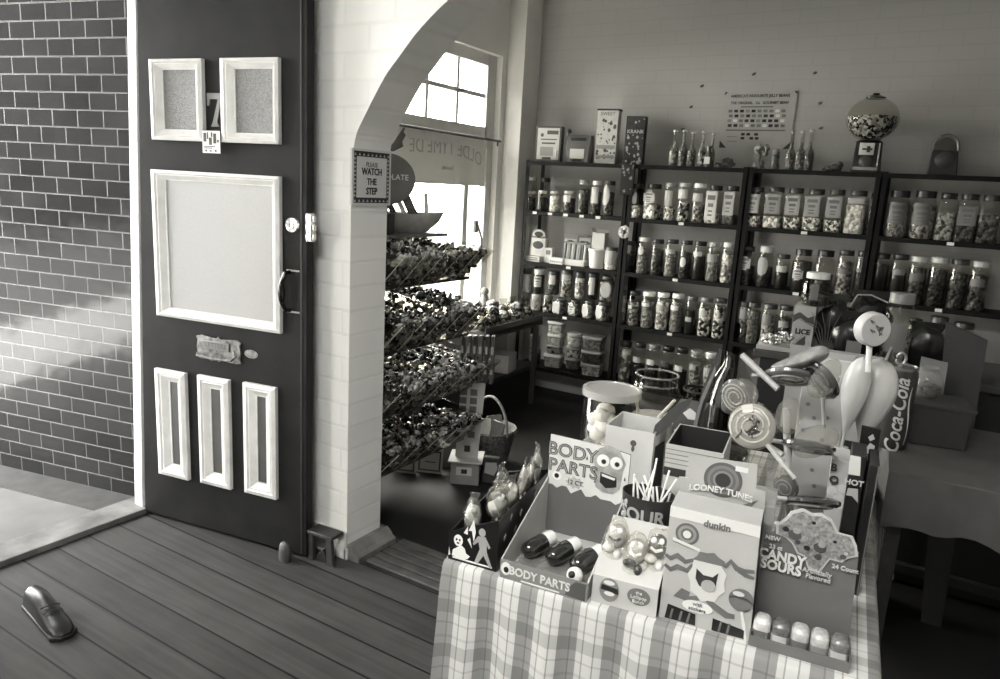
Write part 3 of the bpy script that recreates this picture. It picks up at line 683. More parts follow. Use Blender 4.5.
# things on the second shelf of the corner rack
def cbox(name, label, cat, px0, px1, pyt, y, dpt, v, z=None, pyb=None, rz=0, group=None, fr=W):
    """carton placed by its front-face pixels on plane y"""
    cx = (px0+px1)/2; qb = fr.v(cx, pyb if pyb else pyt+10, y); zb = z if z is not None else qb.z
    x0_ = fr.v(px0, (pyt+(pyb or pyt+20))/2, y).x; x1_ = fr.v(px1, (pyt+(pyb or pyt+20))/2, y).x; zt_ = fr.v(cx, pyt, y).z
    t = Thing(name, label, cat, fr, (x0_+x1_)/2, y, zb, group, rz); w_ = (x1_-x0_)/2; h_ = zt_-zb
    s = MB(); s.box(-w_, w_, 0, dpt, 0, h_); t.part('carton', s, mat(v, .55, noise=.04, nscale=20), bevel=.0015)
    return t, w_, h_
Z2 = ZS[2]
q = ony(538, 230, 4.97)
t, w_, h_ = cbox('counter_card_box', 'small open box of sweets with oval-topped header card, corner rack left end', 'box', 525, 539, 256, 4.93, .09, .82, Z2)
for zz in (.35, .7): s = MB(); s.box(-w_*.8, w_*.8, -.0015, 0, h_*(zz-.07), h_*(zz+.07)); t.part('printing', s, mat(.3, .6), smooth=False)
t, w_, h_ = cbox('header_card', 'white folded card with dark oval emblem, standing tall in corner rack', 'card', 531, 545, 238, 5.0, .05, .85, Z2)
s = MB(); s.card([(x*math.cos(k*math.pi/10)*1.0, 0) for x, k in []] or [(w_*.95*math.cos(k*math.pi/10), h_+.012+.055*math.sin(k*math.pi/10)) for k in range(0, 11)], .0, .003); t.part('header', s, mat(.85, .55), smooth=False)
s = disc(0, -.0015, h_+.03, w_*.6, rz=.02); t.part('emblem', s, mat(.25, .5))
s = disc(0, -.0015, h_*.7, w_*.75, rz=.03); t.part('emblem', s, mat(.3, .5))
t, w_, h_ = cbox('small_carton', 'small white carton with grey square label, corner rack second shelf', 'box', 544, 551.5, 248, 4.97, .05, .86, Z2)
s = MB(); s.box(-w_*.6, w_*.6, -.0015, 0, h_*.55, h_*.85); t.part('printing', s, mat(.5, .6), smooth=False)
t, w_, h_ = cbox('low_tray_box', 'low white box with grey wavy pattern, left of the stick display', 'box', 549, 562, 258, 4.93, .08, .86, Z2)
s = MB()
for k in range(6): s.ell((-w_*.8+k*w_*.32, 0, h_*.4), .006, .002, .008, 8, 4)
t.part('printing', s, mat(.5, .6), kind='stuff')
q0 = ony(575, 262, 4.95)
t = Thing('stick_display', 'box of upright candy sticks with a white front and header card', 'sweets display', W, q0.x-.02, 4.95, Z2)
s = MB(); s.box(-.10, .09, 0, .10, 0, .045); t.part('tray', s, mat(.85, .5), bevel=.002)
s = MB(); s.box(-.13, -.03, .105, .108, 0, .19); hd = t.part('header', s, mat(.84, .5), smooth=False); s = disc(-.08, .1035, .165, .03, rz=.016); t.part('emblem', s, mat(.25, .5), hd)
for k in range(9):
    x = -.085+k*.02; s = MB(); s.tube([(x, .03+.01*(k % 2), .02), (x+.004, .04, .165+.006*(k % 3))], .0075, 7); t.part('candy_stick', s, mat([.25, .7, .4, .85, .3, .75, .5, .3, .8][k], .3))
s = MB(); s.box(-.09, .09, .01, .09, .16, .172); t.part('top_board', s, mat(.55, .5), smooth=False)
t, w_, h_ = cbox('picture_carton', 'dark-edged carton with picture panel behind the candy stick display', 'box', 577, 592, 236, 5.1, .06, .5, Z2)
s = MB(); s.box(-w_*.75, w_*.75, -.0015, 0, h_*.6, h_*.93); t.part('picture', s, mat(.78, .6), smooth=False); s = MB(); s.box(-w_*.5, w_*.5, -.003, -.0015, h_*.72, h_*.82); t.part('printing', s, mat(.25, .6), smooth=False)
q0 = ony(597, 262, 4.97)
t = Thing('round_tub', 'white round plastic tub with rim, in the corner rack', 'tub', W, q0.x, 4.97, Z2)
s = MB(); s.lathe([(.05, 0), (.056, .01), (.066, .125), (.072, .127), (.072, .14), (.064, .142), (0, .14)], 24); t.part('tub_body', s, mat(.86, .35))
t = Thing('carton', 'pale grey carton standing on the white round tub', 'box', W, q0.x+.005, 4.95, Z2+.142)
s = MB(); s.box(-.05, .05, 0, .07, 0, .118); t.part('body', s, mat(.72, .5), bevel=.002); s = MB(); s.prism([(-.05, .0, .118), (-.062, -.01, .145), (-.06, -.01, .147), (-.048, 0, .12)], (0, .07, 0)); s.box(-.048, .05, .06, .063, .118, .14); t.part('flap', s, mat(.78, .5), smooth=False)
jar('white jar with dark lid, right end of corner rack second shelf', ony(611, 262, 4.97).x, 4.97, Z2, .098, .165, 'squat', .2, 'white', .95, (.8, .25, .85, 60, 'plain'))
# food tubs on the lowest shelf of the corner rack
def tub(label, a_, b_, ty, zb, kind, v, lidv, y=4.98, dp=.12, ct='mid'):
    cx = (a_+b_)/2; q = ony(cx, (ty+zb)/2, y); z0_ = ony(cx, zb, y).z; z1_ = ony(cx, ty, y).z; dep = (q-EYEP).dot(fw); w_ = (b_-a_)*dep/F*.93; h_ = z1_-z0_
    t = Thing('plastic_tub', label, 'tub', W, q.x, y, z0_, 'stacked plastic tubs in the corner rack', 8)
    sq, asp = (0, 1) if kind == 'round' else (7, dp/w_)
    r = w_/2
    s = MB(); s.lathe([(r*.85, 0), (r*.88, .003), (r*.95, h_*.8)], 24, sq=sq, asp=asp, cap=False); t.part('tub_body', s, clear(.9, 1, .1, base=.25, basev=v))
    s = MB(); s.lathe([(.0001, .003), (r*.83, .003), (r*.9, h_*.72), (0, h_*.74)], 24, sq=sq, asp=asp, cap=False); t.part('sweets', s, C[ct], kind='stuff')
    s = MB(); s.lathe([(r*.96, h_*.78), (r, h_*.8), (r, h_*.95), (r*.95, h_), (0, h_)], 24, sq=sq, asp=asp); t.part('lid', s, mat(lidv, .35))
tub('square pale tub, bottom of its stack, left of lowest shelf', 543.5, 564.5, 353, 366.5, 'sq', .8, .8, ct='pale')
tub('dark-sided square tub with white patch, second in the left stack', 547, 563.5, 344.5, 353, 'sq', .5, .55, ct='mix')
tub('whitish tub, third up in the left stack on lowest shelf', 547.5, 564.5, 333.5, 344.5, 'sq', .85, .75, ct='white')
tub('cloudy white tub on top of the left stack', 548, 566, 320.5, 333.5, 'sq', .85, .8, ct='white')
tub('dark round tub, bottom of the middle stack, corner rack lowest shelf', 564.5, 581.5, 357, 368.5, 'round', .5, .45, ct='dark')
tub('round tub with grey lid, middle of the middle stack', 565, 582, 346, 357, 'round', .7, .5, ct='mix')
tub('round white-labelled tub on top of the middle stack', 566, 583, 333, 346, 'round', .8, .6, ct='white')
tub('large square tub, bottom of the right stack, lowest shelf', 581, 604.5, 362.5, 374.5, 'sq', .6, .5, ct='light', dp=.16)
tub('large dark square tub, middle of the right stack', 581.5, 605, 349.5, 362.5, 'sq', .35, .5, ct='dark', dp=.16)
tub('large grey square tub on top of the right stack', 582.5, 606, 335.5, 349.5, 'sq', .6, .42, ct='mid', dp=.16)
jar('dark jar with swirl label, far left of lowest shelf of corner rack', ony(535, 353, 4.98).x, 4.98, ZS[4]+.001, .1, .12, 'squat', .4, 'black', .95, (.6, .25, .75, 35, 'round'))
jar('grey cloudy jar stacked on the dark swirl-labelled jar', ony(535, 338, 4.98).x, 4.98, ZS[4]+.122, .09, .115, 'squat', .45, 'grey', .95)

# ------------------------------------------------------------------ along the top of the racks
ZT = ZS[0]+.002
def topx(px, py=155, y=5.0): return ony(px, py, y).x
t = Thing('boxed_game', 'dark framed pinball toy in white box, far left on rack top', 'toy', W, topx(548), 4.99, ZT, rz=4)
s = MB(); s.box(-.105, .105, 0, .05, 0, .26); t.part('case', s, mat(.3, .45), bevel=.004)
s = MB(); s.box(-.088, .09, -.004, 0, .018, .245); f = t.part('face_card', s, mat(.74, .5), smooth=False)
s = MB(); s.box(-.01, .08, -.0055, -.004, .2, .228); s.ell((-.05, -.005, .195), .014, .002, .014, 10, 4); s.box(-.06, .07, -.0055, -.004, .16, .168); s.box(-.05, .06, -.0055, -.004, .13, .142); s.box(-.04, .03, -.0055, -.004, .02, .035); t.part('printing', s, mat(.3, .6), f, kind='stuff')
s = MB(); s.box(-.06, .045, -.006, -.004, .045, .11); t.part('panel', s, mat(.55, .4), f, smooth=False)
s = MB(); s.box(.065, .075, -.01, -.004, .03, .09); t.part('slider', s, mat(.85, .3), f, smooth=False)
t = Thing('toy_slot_machine', 'small grey toy slot machine with dark knob on rack top', 'toy', W, topx(578), 4.98, ZT, rz=6)
s = MB(); s.prism([(-.09, 0, 0), (-.09, 0, .13), (-.09, .03, .2), (-.09, .1, .2), (-.09, .1, 0)], (.18, 0, 0)); t.part('cabinet', s, mat(.42, .35, metal=.3), bevel=.006)
s = MB(); s.box(-.055, .055, -.004, .002, .03, .1); t.part('reel_window', s, mat(.85, .3, metal=.4), bevel=.002)
s = MB(); s.box(-.03, .035, -.007, -.003, .008, .028); t.part('coin_tray', s, BLACK)
s = MB(); s.box(-.07, .07, .006, .02, .125, .14, rot('X', 0)); t.part('name_bar', s, mat(.7, .35), smooth=False)
s = MB(); s.box(-.06, .06, .012, .03, .155, .18); t.part('display_window', s, mat(.15, .3), smooth=False)
s = MB(); s.tube([(-.095, .05, .08), (-.1, .05, .18), (-.085, .04, .22)], .005); s.ell((-.085, .04, .228), .016, .016, .016); t.part('lever', s, BLACK)
def posterbox(name, label, cat, cx, w_, h_, v, y=4.98, rz=5, lean=0, tone=(.35, .6)):
    t = Thing(name, label, cat, W, topx(cx), y, ZT, rz=rz)
    s = MB(); s.box(-w_/2, w_/2, 0, .07, 0, h_); t.part('carton', s, mat(v, .5, noise=.04, nscale=30), bevel=.002)
    return t
t = posterbox('tall_printed_carton', 'tall pale cartoned game with small printed figures on rack top', 'box', 606, .155, .375, .76)
t.text('SWEET', 0, -.001, .345, .035, mat(.25, .6))
s = MB(); s.box(-.082, .082, -.003, .07, .368, .38); t.part('top_edge', s, mat(.2, .5), smooth=False)
s = MB(); R0 = random.Random(4)
for k in range(38):
    x, z = R0.uniform(-.068, .068), R0.uniform(.02, .31); a_ = R0.uniform(.004, .014); s.card([(x-a_, z), (x-a_*.3, z-a_), (x+a_, z-a_*.4), (x+a_*.5, z+a_), (x-a_*.4, z+a_*1.2)], -.001, .001)
t.part('printed_figures', s, mat(.3, .6), kind='stuff', smooth=False)
s = MB(); s.box(-.07, .07, -.0012, 0, .105, .13); s.box(-.07, .07, -.0012, 0, .04, .06); t.part('printed_band', s, mat(.55, .6), smooth=False)
t = posterbox('dark_printed_carton', 'tall dark printed carton leaning on rack top over the uprights', 'box', 634, .135, .33, .2, rz=8)
s = MB(); R0 = random.Random(9)
for k in range(34):
    x, z = R0.uniform(-.058, .058), R0.uniform(.01, .31); a_ = R0.uniform(.004, .012); s.card([(x-a_, z), (x-a_*.3, z-a_), (x+a_, z-a_*.4), (x+a_*.5, z+a_), (x-a_*.4, z+a_*1.2)], -.001, .001)
t.part('printed_figures', s, mat(.7, .6), kind='stuff', smooth=False)
t.text('KRANK', .005, -.0015, .225, .036, mat(.85, .6))
t = Thing('hanging_packet', 'black printed packet hanging from the rack front below the dark carton', 'packet', W, ony(628, 178, 4.88).x, 4.885, ony(628, 195, 4.88).z, rz=3)
s = MB(); s.box(-.055, .045, -.008, .004, 0, .22); s.box(-.05, .0, -.006, .002, .22, .25); t.part('bag', s, mat(.1, .35), bevel=.003)
s = MB(); R0 = random.Random(3)
for k in range(13):
    x, z = R0.uniform(-.045, .035), R0.uniform(.02, .23); a_ = R0.uniform(.005, .013); s.card([(x-a_, z), (x, z-a_), (x+a_, z-a_*.4), (x+a_*.3, z+a_)], -.0092, .001)
t.part('printed_figures', s, mat(.6, .6), kind='stuff', smooth=False)
t.text('?', .03, -.0095, .19, .04, mat(.7, .6))
# paper flower on the upright
q = ony(624, 232, 4.875)
t = Thing('paper_flower', 'round pale paper flower fixed to the black upright', 'flower', W, q.x, 4.885, q.z)
s = MB()
for k in range(9):
    a_ = 2*math.pi*k/9; s.ell((.028*math.cos(a_), -.006+.004*(k % 2), .028*math.sin(a_)), .019, .006, .019, 8, 5, jit=.06)
t.part('petals', s, mat(.68, .6))
s = MB(); s.ell((0, -.014, 0), .014, .008, .014); t.part('flower_centre', s, mat(.25, .5))
# glass bottles with long necks
def bottle(px, top, v, label, fill='light', i=0):
    q = ony(px, 155, 5.0); h = ony(px, top, 5.0).z-ZT
    t = Thing('long_necked_bottle', label, 'bottle', W, q.x, 5.0, ZT, 'long-necked sweet bottles on the rack top')
    r = .031 if i != 9 else .022
    s = MB(); s.lathe([(r*.9, 0), (r, .006), (r, h*.42), (r*.75, h*.52), (r*.4, h*.58), (r*.36, h*.93), (r*.45, h*.94), (r*.45, h*.97)], 18); t.part('glass_body', s, clear(.9, 1, .05, base=.12, basev=.8))
    s = MB(); s.lathe([(.0001, .004), (r*.9, .005), (r*.9, h*.4), (r*.3, h*.56), (r*.25, h*.7), (0, h*.7)], 14, cap=False); t.part('sweets', s, C[fill], kind='stuff')
    s = MB(); s.lathe([(r*.5, h*.95), (r*.5, h), (0, h)], 12); t.part('cap', s, mat(v, .4))
    return t, r, h
bottle(673.5, 130, .8, 'leftmost long-necked bottle of the five left of the poster')
bottle(682.5, 130, .8, 'second of the five long-necked bottles left of the poster', 'mid')
bottle(691.5, 132, .8, 'middle of the five long-necked bottles left of the poster', 'mid')
bottle(702, 131, .8, 'fourth of the five long-necked bottles left of the poster', 'mix')
bottle(711.5, 133, .75, 'slim long-necked bottle behind the white-labelled one', 'mid', 9)
t = Thing('small_bottle', 'small short bottle with white label in front of the slim one', 'bottle', W, topx(708.5, y=4.94), 4.94, ZT)
s = MB(); s.lathe([(.024, 0), (.026, .005), (.026, .075), (.012, .095), (.012, .12), (.016, .121), (.016, .135), (0, .135)], 18); t.part('bottle_body', s, mat(.4, .2)); s = MB(); s.box(-.018, .018, -.0275, -.02, .02, .065); t.part('paper_label', s, mat(.88, .6))
bottle(790.5, 131, .7, 'left of the three bottles right of the poster', 'mid')
bottle(800.5, 131, .7, 'middle of the three bottles right of the poster', 'mid')
bottle(809, 130, .7, 'right-hand bottle of the three right of the poster', 'dark')
# ornaments
def lumps(name, label, cat, px, wd, ht, v, n, seed, y=5.0):
    R0 = random.Random(seed); t = Thing(name, label, cat, W, topx(px, y=y), y, ZT)
    s = MB()
    s.ell((0, 0, ht*.32), wd*.32, wd*.28, ht*.32, 12, 8, jit=.1)
    for k in range(n):
        a_ = R0.uniform(0, 2*math.pi); b_ = R0.uniform(0, 1); rr = wd*.34*(1-b_*.5)
        r_ = wd*R0.uniform(.08, .15); s.ell((rr*math.cos(a_), rr*.7*math.sin(a_), max(r_, ht*.75*b_)), r_, r_, r_*.9, 8, 6, jit=.12)
    t.part('body', s, mat(v, .45, noise=.12, nscale=60)); return t
t = lumps('crab_ornament', 'dark crab-shaped ornament under the poster on rack top', 'ornament', 728, .12, .08, .33, 12, 5)
for sg in (-1, 1):
    s = MB(); s.tube([(sg*.03, -.03, .02), (sg*.06, -.04, .03), (sg*.065, -.045, .012)], .007, r2=.003); t.part('claw', s, mat(.3, .5))
t = lumps('bouquet_ornament', 'bunched flower ornament on rack top left of the small pale jar', 'ornament', 760, .11, .06, .42, 6, 11)
s = MB(); s.tube([(0, 0, .04), (.0, 0, .1)], .008); t.part('stem', s, mat(.4, .5))
s = MB(); R0 = random.Random(2)
for k in range(11):
    a_ = R0.uniform(0, 6.28); rr = R0.uniform(0, .04); s.ell((rr*math.cos(a_), rr*.6*math.sin(a_), .12+R0.uniform(-.025, .04)), .018, .016, .018, 8, 6, jit=.15)
t.part('bloom', s, mat(.5, .5, noise=.18, nscale=70))
t = Thing('figure_ornament', 'small dark figure ornament with round pale top beside the bottles', 'ornament', W, topx(776), 5.0, ZT)
s = MB(); s.lathe([(.028, 0), (.03, .01), (.022, .06), (.026, .085), (.014, .095)], 14); t.part('body', s, mat(.32, .4, noise=.1, nscale=50)); s = MB(); s.ell((0, 0, .11), .026, .024, .022, jit=.06); t.part('head', s, mat(.55, .4)); 
t = lumps('shell_ornament', 'low dark shell-like ornament on rack top left of gumball machine', 'ornament', 837, .13, .075, .25, 14, 21)
s = MB(); s.tube([(-.07, 0, .012), (-.05, -.01, .03), (-.03, -.01, .035)], .008); t.part('tail', s, mat(.3, .5))
# gumball machine
q = ony(868, 150, 4.99)
t = Thing('gumball_machine', 'gumball machine with clear globe on dark base, on rack top', 'gumball machine', W, q.x, 4.99, ZT, rz=8)
s = MB(); s.box(-.085, .085, -.08, .08, 0, .012); s.prism([(-.08, -.075, .012), (.08, -.075, .012), (.07, -.06, .175), (-.07, -.06, .175)], (0, .13, 0)); t.part('base', s, mat(.12, .3), bevel=.003)
s = MB(); s.box(-.05, .03, -.079, -.07, .1, .17); pc = t.part('dial_plate', s, mat(.9, .3), bevel=.003); s = MB(); s.box(-.035, .02, -.086, -.079, .128, .138, rot('Y', 0)); s.box(-.01, .008, -.088, -.079, .115, .15); t.part('turn_handle', s, mat(.25, .4), pc, bevel=.002)
s = MB(); s.lathe([(0, 0), (.034, 0), (.036, .006), (.02, .01), (0, .01)], 20, tr(-.01, -.072, .062) @ rot('X', 90)); t.part('dispenser_flap', s, mat(.35, .35, metal=.5))
s = MB(); s.box(-.07, .06, -.084, -.07, .012, .03); t.part('tray', s, mat(.62, .35), bevel=.002)
s = MB(); s.box(.052, .06, -.078, -.07, .035, .17); t.part('trim_strip', s, mat(.8, .2, metal=.7))
s = MB(); s.lathe([(.07, .17), (.075, .178), (.06, .19)], 20); t.part('collar', s, mat(.1, .3))
s = MB()
pr = [(.145*math.cos(a_*math.pi/180), .31+.128*math.sin(a_*math.pi/180)) for a_ in range(-68, 71, 6)]
s.lathe(pr, 32, cap=False); t.part('glass_globe', s, clear(.93, 1, .03))
s = MB(); pr2 = [(.0001, .195)]+[(.138*math.cos(a_*math.pi/180), .31+.122*math.sin(a_*math.pi/180)) for a_ in range(-66, 10, 6)]+[(.06, .325), (0, .33)]
s.lathe(pr2, 28, cap=False); t.part('gumballs', s, candy(.06, .85, 60, .2, .6), kind='stuff')
s = MB(); s.lathe([(.055, .427), (.056, .434), (.03, .445), (.02, .45), (.018, .458), (0, .46)], 20); t.part('cap', s, mat(.25, .2, metal=.6))
# second vending globe at the right edge
q = ony(944, 160, 4.97)
t = Thing('small_vending_machine', 'small dark arched vending machine at right end of rack top', 'vending machine', W, q.x, 4.97, ZT, rz=5)
s = MB(); s.prism([(-.075, 0, 0), (.075, 0, 0), (.065, 0, .14), (-.065, 0, .14)], (0, .09, 0)); t.part('base', s, mat(.12, .35), bevel=.004)
s = MB(); arc = [(-.065, 0, .14)]+[(-.062*math.cos(k*math.pi/12), 0, .15+.075*math.sin(k*math.pi/12)) for k in range(13)]+[(.065, 0, .14)]
s.tube([(x, .02, z) for x, y, z in arc], .009); t.part('arched_frame', s, mat(.55, .25, metal=.6))
s = MB(); s.prism([(-.055*math.cos(k*math.pi/12), .03, .14+.075*math.sin(k*math.pi/12)) for k in range(13)], (0, .04, 0)); t.part('window', s, clear(.8, 1, .05, base=.25, basev=.4))
s = MB(); s.lathe([(0, 0), (.045, 0), (.047, .006), (.04, .01), (0, .01)], 20, tr(.0, -.001, .085) @ rot('X', 90)); t.part('dial', s, mat(.3, .3, metal=.4))
# poster and flakes on the wall
a_ = ony(723, 92, 5.195); b_ = ony(796, 89, 5.195); c_ = ony(720, 148, 5.195); d_ = ony(789, 150, 5.195)
t = Thing('wall_poster', 'yellowed wall poster with rows of small sweet pictures', 'poster', W, (c_.x+d_.x)/2, 5.194, c_.z)
hw, hh = (b_.x-a_.x)/2, a_.z-c_.z
s = MB(); s.card([(-hw, 0), (hw*.97, -.01), (hw, hh), (-hw*1.0, hh-.005)], -.002, .002); ps = t.part('sheet', s, mat(.66, .6, noise=.02), smooth=False)
t.text("AMERICA'S FAVOURITE JELLY BEANS", 0, -.0025, hh*.92, .026, mat(.2, .6), sx=.9, parent=ps, bold=.0008)
t.text('THE ORIGINAL   Co   GOURMET BEAN', 0, -.0025, hh*.8, .024, mat(.2, .6), sx=.9, parent=ps, bold=.0008)
s = MB(); R0 = random.Random(1)
sw = {}
for r_ in range(4):
    for c2 in range(10):
        x = -hw*.78+c2*hw*.163+(r_ % 2)*.006; z = hh*(.66-r_*.085); tn = R0.choice([.12, .4, .5, .45, .2, .85])
        sw.setdefault(tn, MB()).card([(x-.013, z-.009), (x+.013, z-.009), (x+.013, z+.009), (x-.013, z+.009)], -.0025, .0005)
for x, z in [(-.35, .23), (-.2, .23), (.02, .23), (-.35, .16), (-.1, .16), (.05, .16)]: sw[.12].card([(x*hw-.012, z*hh), (x*hw+.012, z*hh), (x*hw+.012, z*hh+.016), (x*hw-.012, z*hh+.016)], -.0025, .0005)
for tn, m_ in sw.items(): t.part('printed_swatches', m_, mat(tn, .6), ps, smooth=False, kind='stuff')
s = MB(); s.box(-hw*.85, hw*.8, -.0025, -.002, hh*.31, hh*.335); s.box(-hw*.5, hw*.4, -.0025, -.002, hh*.72, hh*.745); s.box(-hw*.8, -hw*.5, -.0025, -.002, hh*.2, hh*.21); s.box(-hw*.8, -hw*.5, -.0025, -.002, hh*.12, hh*.13)
t.part('printed_rules', s, mat(.42, .6), ps, smooth=False)
for sx_, z in ((-1, 0), (1, 0), (-1, hh), (1, hh)):
    s = MB(); x = sx_*hw; zz = z; k_ = -1 if z else 1; L_ = .05 if z == 0 else .022
    s.card([(x-sx_*.002, zz+k_*.002), (x-sx_*L_, zz+k_*.002), (x-sx_*.002, zz+k_*L_)], -.0028, .0006); t.part('corner_ornament', s, mat(.2, .6), ps, smooth=False)
spots = [(702, 86), (691, 107), (683, 129), (815, 73), (820, 103), (821, 128), (754, 74)]
wh = ['dark flake on the wall above the long-necked bottles, highest of three', 'dark flake on the wall above the bottles, middle of three', 'dark flake on the wall above the bottles, lowest of three', 'dark flake on the wall right of the poster, highest', 'dark flake on the wall right of the poster, middle one', 'dark flake on the wall right of the poster, lowest', 'dark flake on the wall above the poster']
for (px, py), lb in zip(spots, wh):
    q = ony(px, py, 5.196); s = MB(); s.ell((0, 0, 0), .014, .003, .009, 8, 5, jit=.15, R=rot('Y', -25).to_3x3()); o = s.build('wall_flake', mat(.3, .6)); o.location = q; tag(o, lb, 'wall flake', 'dark flakes on the back wall')
# ================================================================== WATCH THE STEP notice on the arch reveal
RV = Frame(-1.992, 2.27, 90)
tl = RV.v(351.5, 148, 0); br_ = RV.v(389.5, 206, 0)
t = Thing('step_notice', 'patterned-border notice reading WATCH THE STEP on the arch reveal', 'sign', RV, (tl.x+br_.x)/2, 0, br_.z+.002)
hw = (br_.x-tl.x)/2; hh = tl.z-br_.z
s = MB(); s.box(-hw, hw, -.003, .006, 0, hh); nb = t.part('board', s, mat(.78, .5), smooth=False)
s = MB(); b_ = hw*.2; o_ = hw*.1
for (a, b, c, e) in [(-hw+o_, hw-o_, hh-b_*1.3, hh-o_*.8), (-hw+o_, hw-o_, o_*.8, b_*1.3), (-hw+o_, -hw+b_*1.15, b_*1.3, hh-b_*1.3), (hw-b_*1.15, hw-o_, b_*1.3, hh-b_*1.3)]: s.box(a, b, -.0036, -.003, c, e)
t.part('dark_border', s, mat(.17, .6), nb, smooth=False)
s = MB()
n = 9
for k in range(n):
    x = -hw+o_*1.6+(2*hw-3.2*o_)*k/(n-1)
    for z in (hh-b_*1.3+.004, o_*.8+.004): s.card([(x-.006, z), (x+.006, z), (x, z+b_*.42)], -.0042, .0006)
for k in range(n+1):
    z = b_*1.6+(hh-3.3*b_)*k/n
    for x in (-hw+o_*1.15, hw-b_*1.0): s.card([(x, z-.006), (x+b_*.45, z), (x, z+.006)], -.0042, .0006)
t.part('border_triangles', s, mat(.7, .6), nb, smooth=False, kind='stuff')
for tx, zf, sz in (('PLEASE', .725, .026), ('WATCH', .6, .037), ('THE', .42, .036), ('STEP', .25, .037)):
    t.text(tx, 0, -.0036, hh*zf, sz, mat(.35 if zf > .7 else .12, .6), parent=nb, sx=.85, bold=.0008 if zf < .7 else 0)
# ------------------------------------------------------------------ candy display rack by the display window
rk = Thing('sweet_display_rack', 'four-tier rack of clear trough trays heaped with wrapped sweets by the window', 'display rack', W, -2.2, 2.43, 0)
ZR = [1.13, .83, .53, .245]; YE = [.72, .74, .86, .74]
s = MB()
for y in (0.02, .66):
    for x in (-.36,): s.box(x-.012, x+.012, y-.012, y+.012, 0, 1.34)
rk.part('back_post', s, mat(.2, .4)) if 0 else None
for y in (.02, .66):
    s = MB(); s.box(-.372, -.348, y-.012, y+.012, 0, 1.35); rk.part('back_post', s, mat(.3, .4, metal=.3))
trm = mat(.16, .35); acr = clear(.95, .8, .05); edge = mat(.88, .2)
for zf, ye in zip(ZR, YE):
    s = MB(); s.prism([(-.35, 0, zf+.05), (.10, 0, zf-.008), (.10, 0, zf+.004), (-.35, 0, zf+.062)], (0, ye, 0)); tray = rk.part('tray', s, trm, smooth=False)
    s = MB(); s.prism([(.10, 0, zf), (.245, 0, zf+.155), (.248, 0, zf+.152), (.103, 0, zf-.003)], (0, ye, 0)); rk.part('clear_front', s, acr, tray, smooth=False)
    s = MB(); s.prism([(-.345, 0, zf+.06), (-.35, 0, zf+.24), (-.354, 0, zf+.24), (-.349, 0, zf+.06)], (0, ye, 0)); rk.part('clear_back', s, acr, tray, smooth=False)
    nd = 5
    for k in range(nd+1):
        y = ye*k/nd
        s = MB(); s.prism([(-.34, y-.0015, zf+.06), (.10, y-.0015, zf+.002), (.245, y-.0015, zf+.155), (-.34, y-.0015, zf+.235)], (0, .003, 0)); dv = rk.part('divider', s, acr, tray, smooth=False)
        s = MB(); s.tube([(.101, y, zf), (.247, y, zf+.156)], 0.0013, 5); rk.part('bright_edge', s, edge, dv)
names = ['top', 'second', 'third', 'lowest']
foil = [candy(.2, .75, 38, .2, .6), candy(.16, .7, 38, .2, .62), candy(.15, .75, 36, .2, .6), candy(.1, .6, 38, .2, .66)]
for i, (zf, ye) in enumerate(zip(ZR, YE)):
    R0 = random.Random(30+i); s = MB()
    N_ = 1150
    for k in range(N_):
        y = R0.uniform(.015, ye-.015); a = R0.uniform(0, 1)
        hmp = .045*math.sin(y*9+i*1.3)+.02*math.sin(y*23+i)
        if a < .4:
            f = a/.4; x = .095+.125*f; z = zf+.015+.135*f; x -= R0.uniform(.012, .03)
        else:
            f = (a-.4)/.6; x = .2-.5*f; z = zf+.135-R0.choice([0, 0, .02])+(.035+hmp*(1.3 if i < 2 else .6))*math.sin(f*math.pi*.6)+R0.uniform(-.015, .015)
        r_ = R0.uniform(.012, .02); q = rot('Z', R0.uniform(0, 180)) @ rot('Y', R0.uniform(-60, 60)); q3 = q.to_3x3()
        s.ell((x, y, z), r_*1.4, r_*.75, r_*.7, 6, 4, jit=.22, R=q3)
        if R0.random() < .15:
            for sg in (-1, 1):
                c0 = q3 @ Vector((sg*r_*1.3, 0, 0)); c1 = q3 @ Vector((sg*r_*2.4, r_*.9, 0)); c2_ = q3 @ Vector((sg*r_*2.4, -r_*.9, r_*.4)); b0 = Vector((x, y, z))
                s.add([b0+c0, b0+c1, b0+c2_], [(0, 1, 2)])
    o = s.build('wrapped_sweets', foil[i], None, smooth=False); o.location = (-2.2, 2.43, 0)
    tag(o, f'heap of shiny wrapped sweets in the {names[i]} tray of the window rack', 'sweets', None, 'stuff')
# narrow packets standing at the end of the third tray
for k in range(6):
    a_ = W.v(463+k*5.2, 352, 3.19); t_ = W.v(463+k*5.2, 335+.3*k, 3.19)
    t = Thing('narrow_packet', ['leftmost', 'second', 'third', 'fourth', 'fifth', 'rightmost'][k]+' of six narrow upright packets at the end of the window rack', 'packet', W, a_.x, 3.19+.008*k, ZR[2]+.035, 'narrow upright packets', rz=20)
    h_ = t_.z-ZR[2]-.035
    s = MB(); s.box(-.009, .009, -.02, .02, 0, h_); t.part('wrapper', s, mat([.2, .32, .24, .34, .2, .3][k], .35), bevel=.002)
    s = MB(); s.box(-.007, .007, -.021, -.02, h_*.2, h_*.3); s.box(-.007, .007, -.021, -.02, h_*.62, h_*.78); t.part('printed_band', s, mat(.62, .5), smooth=False)
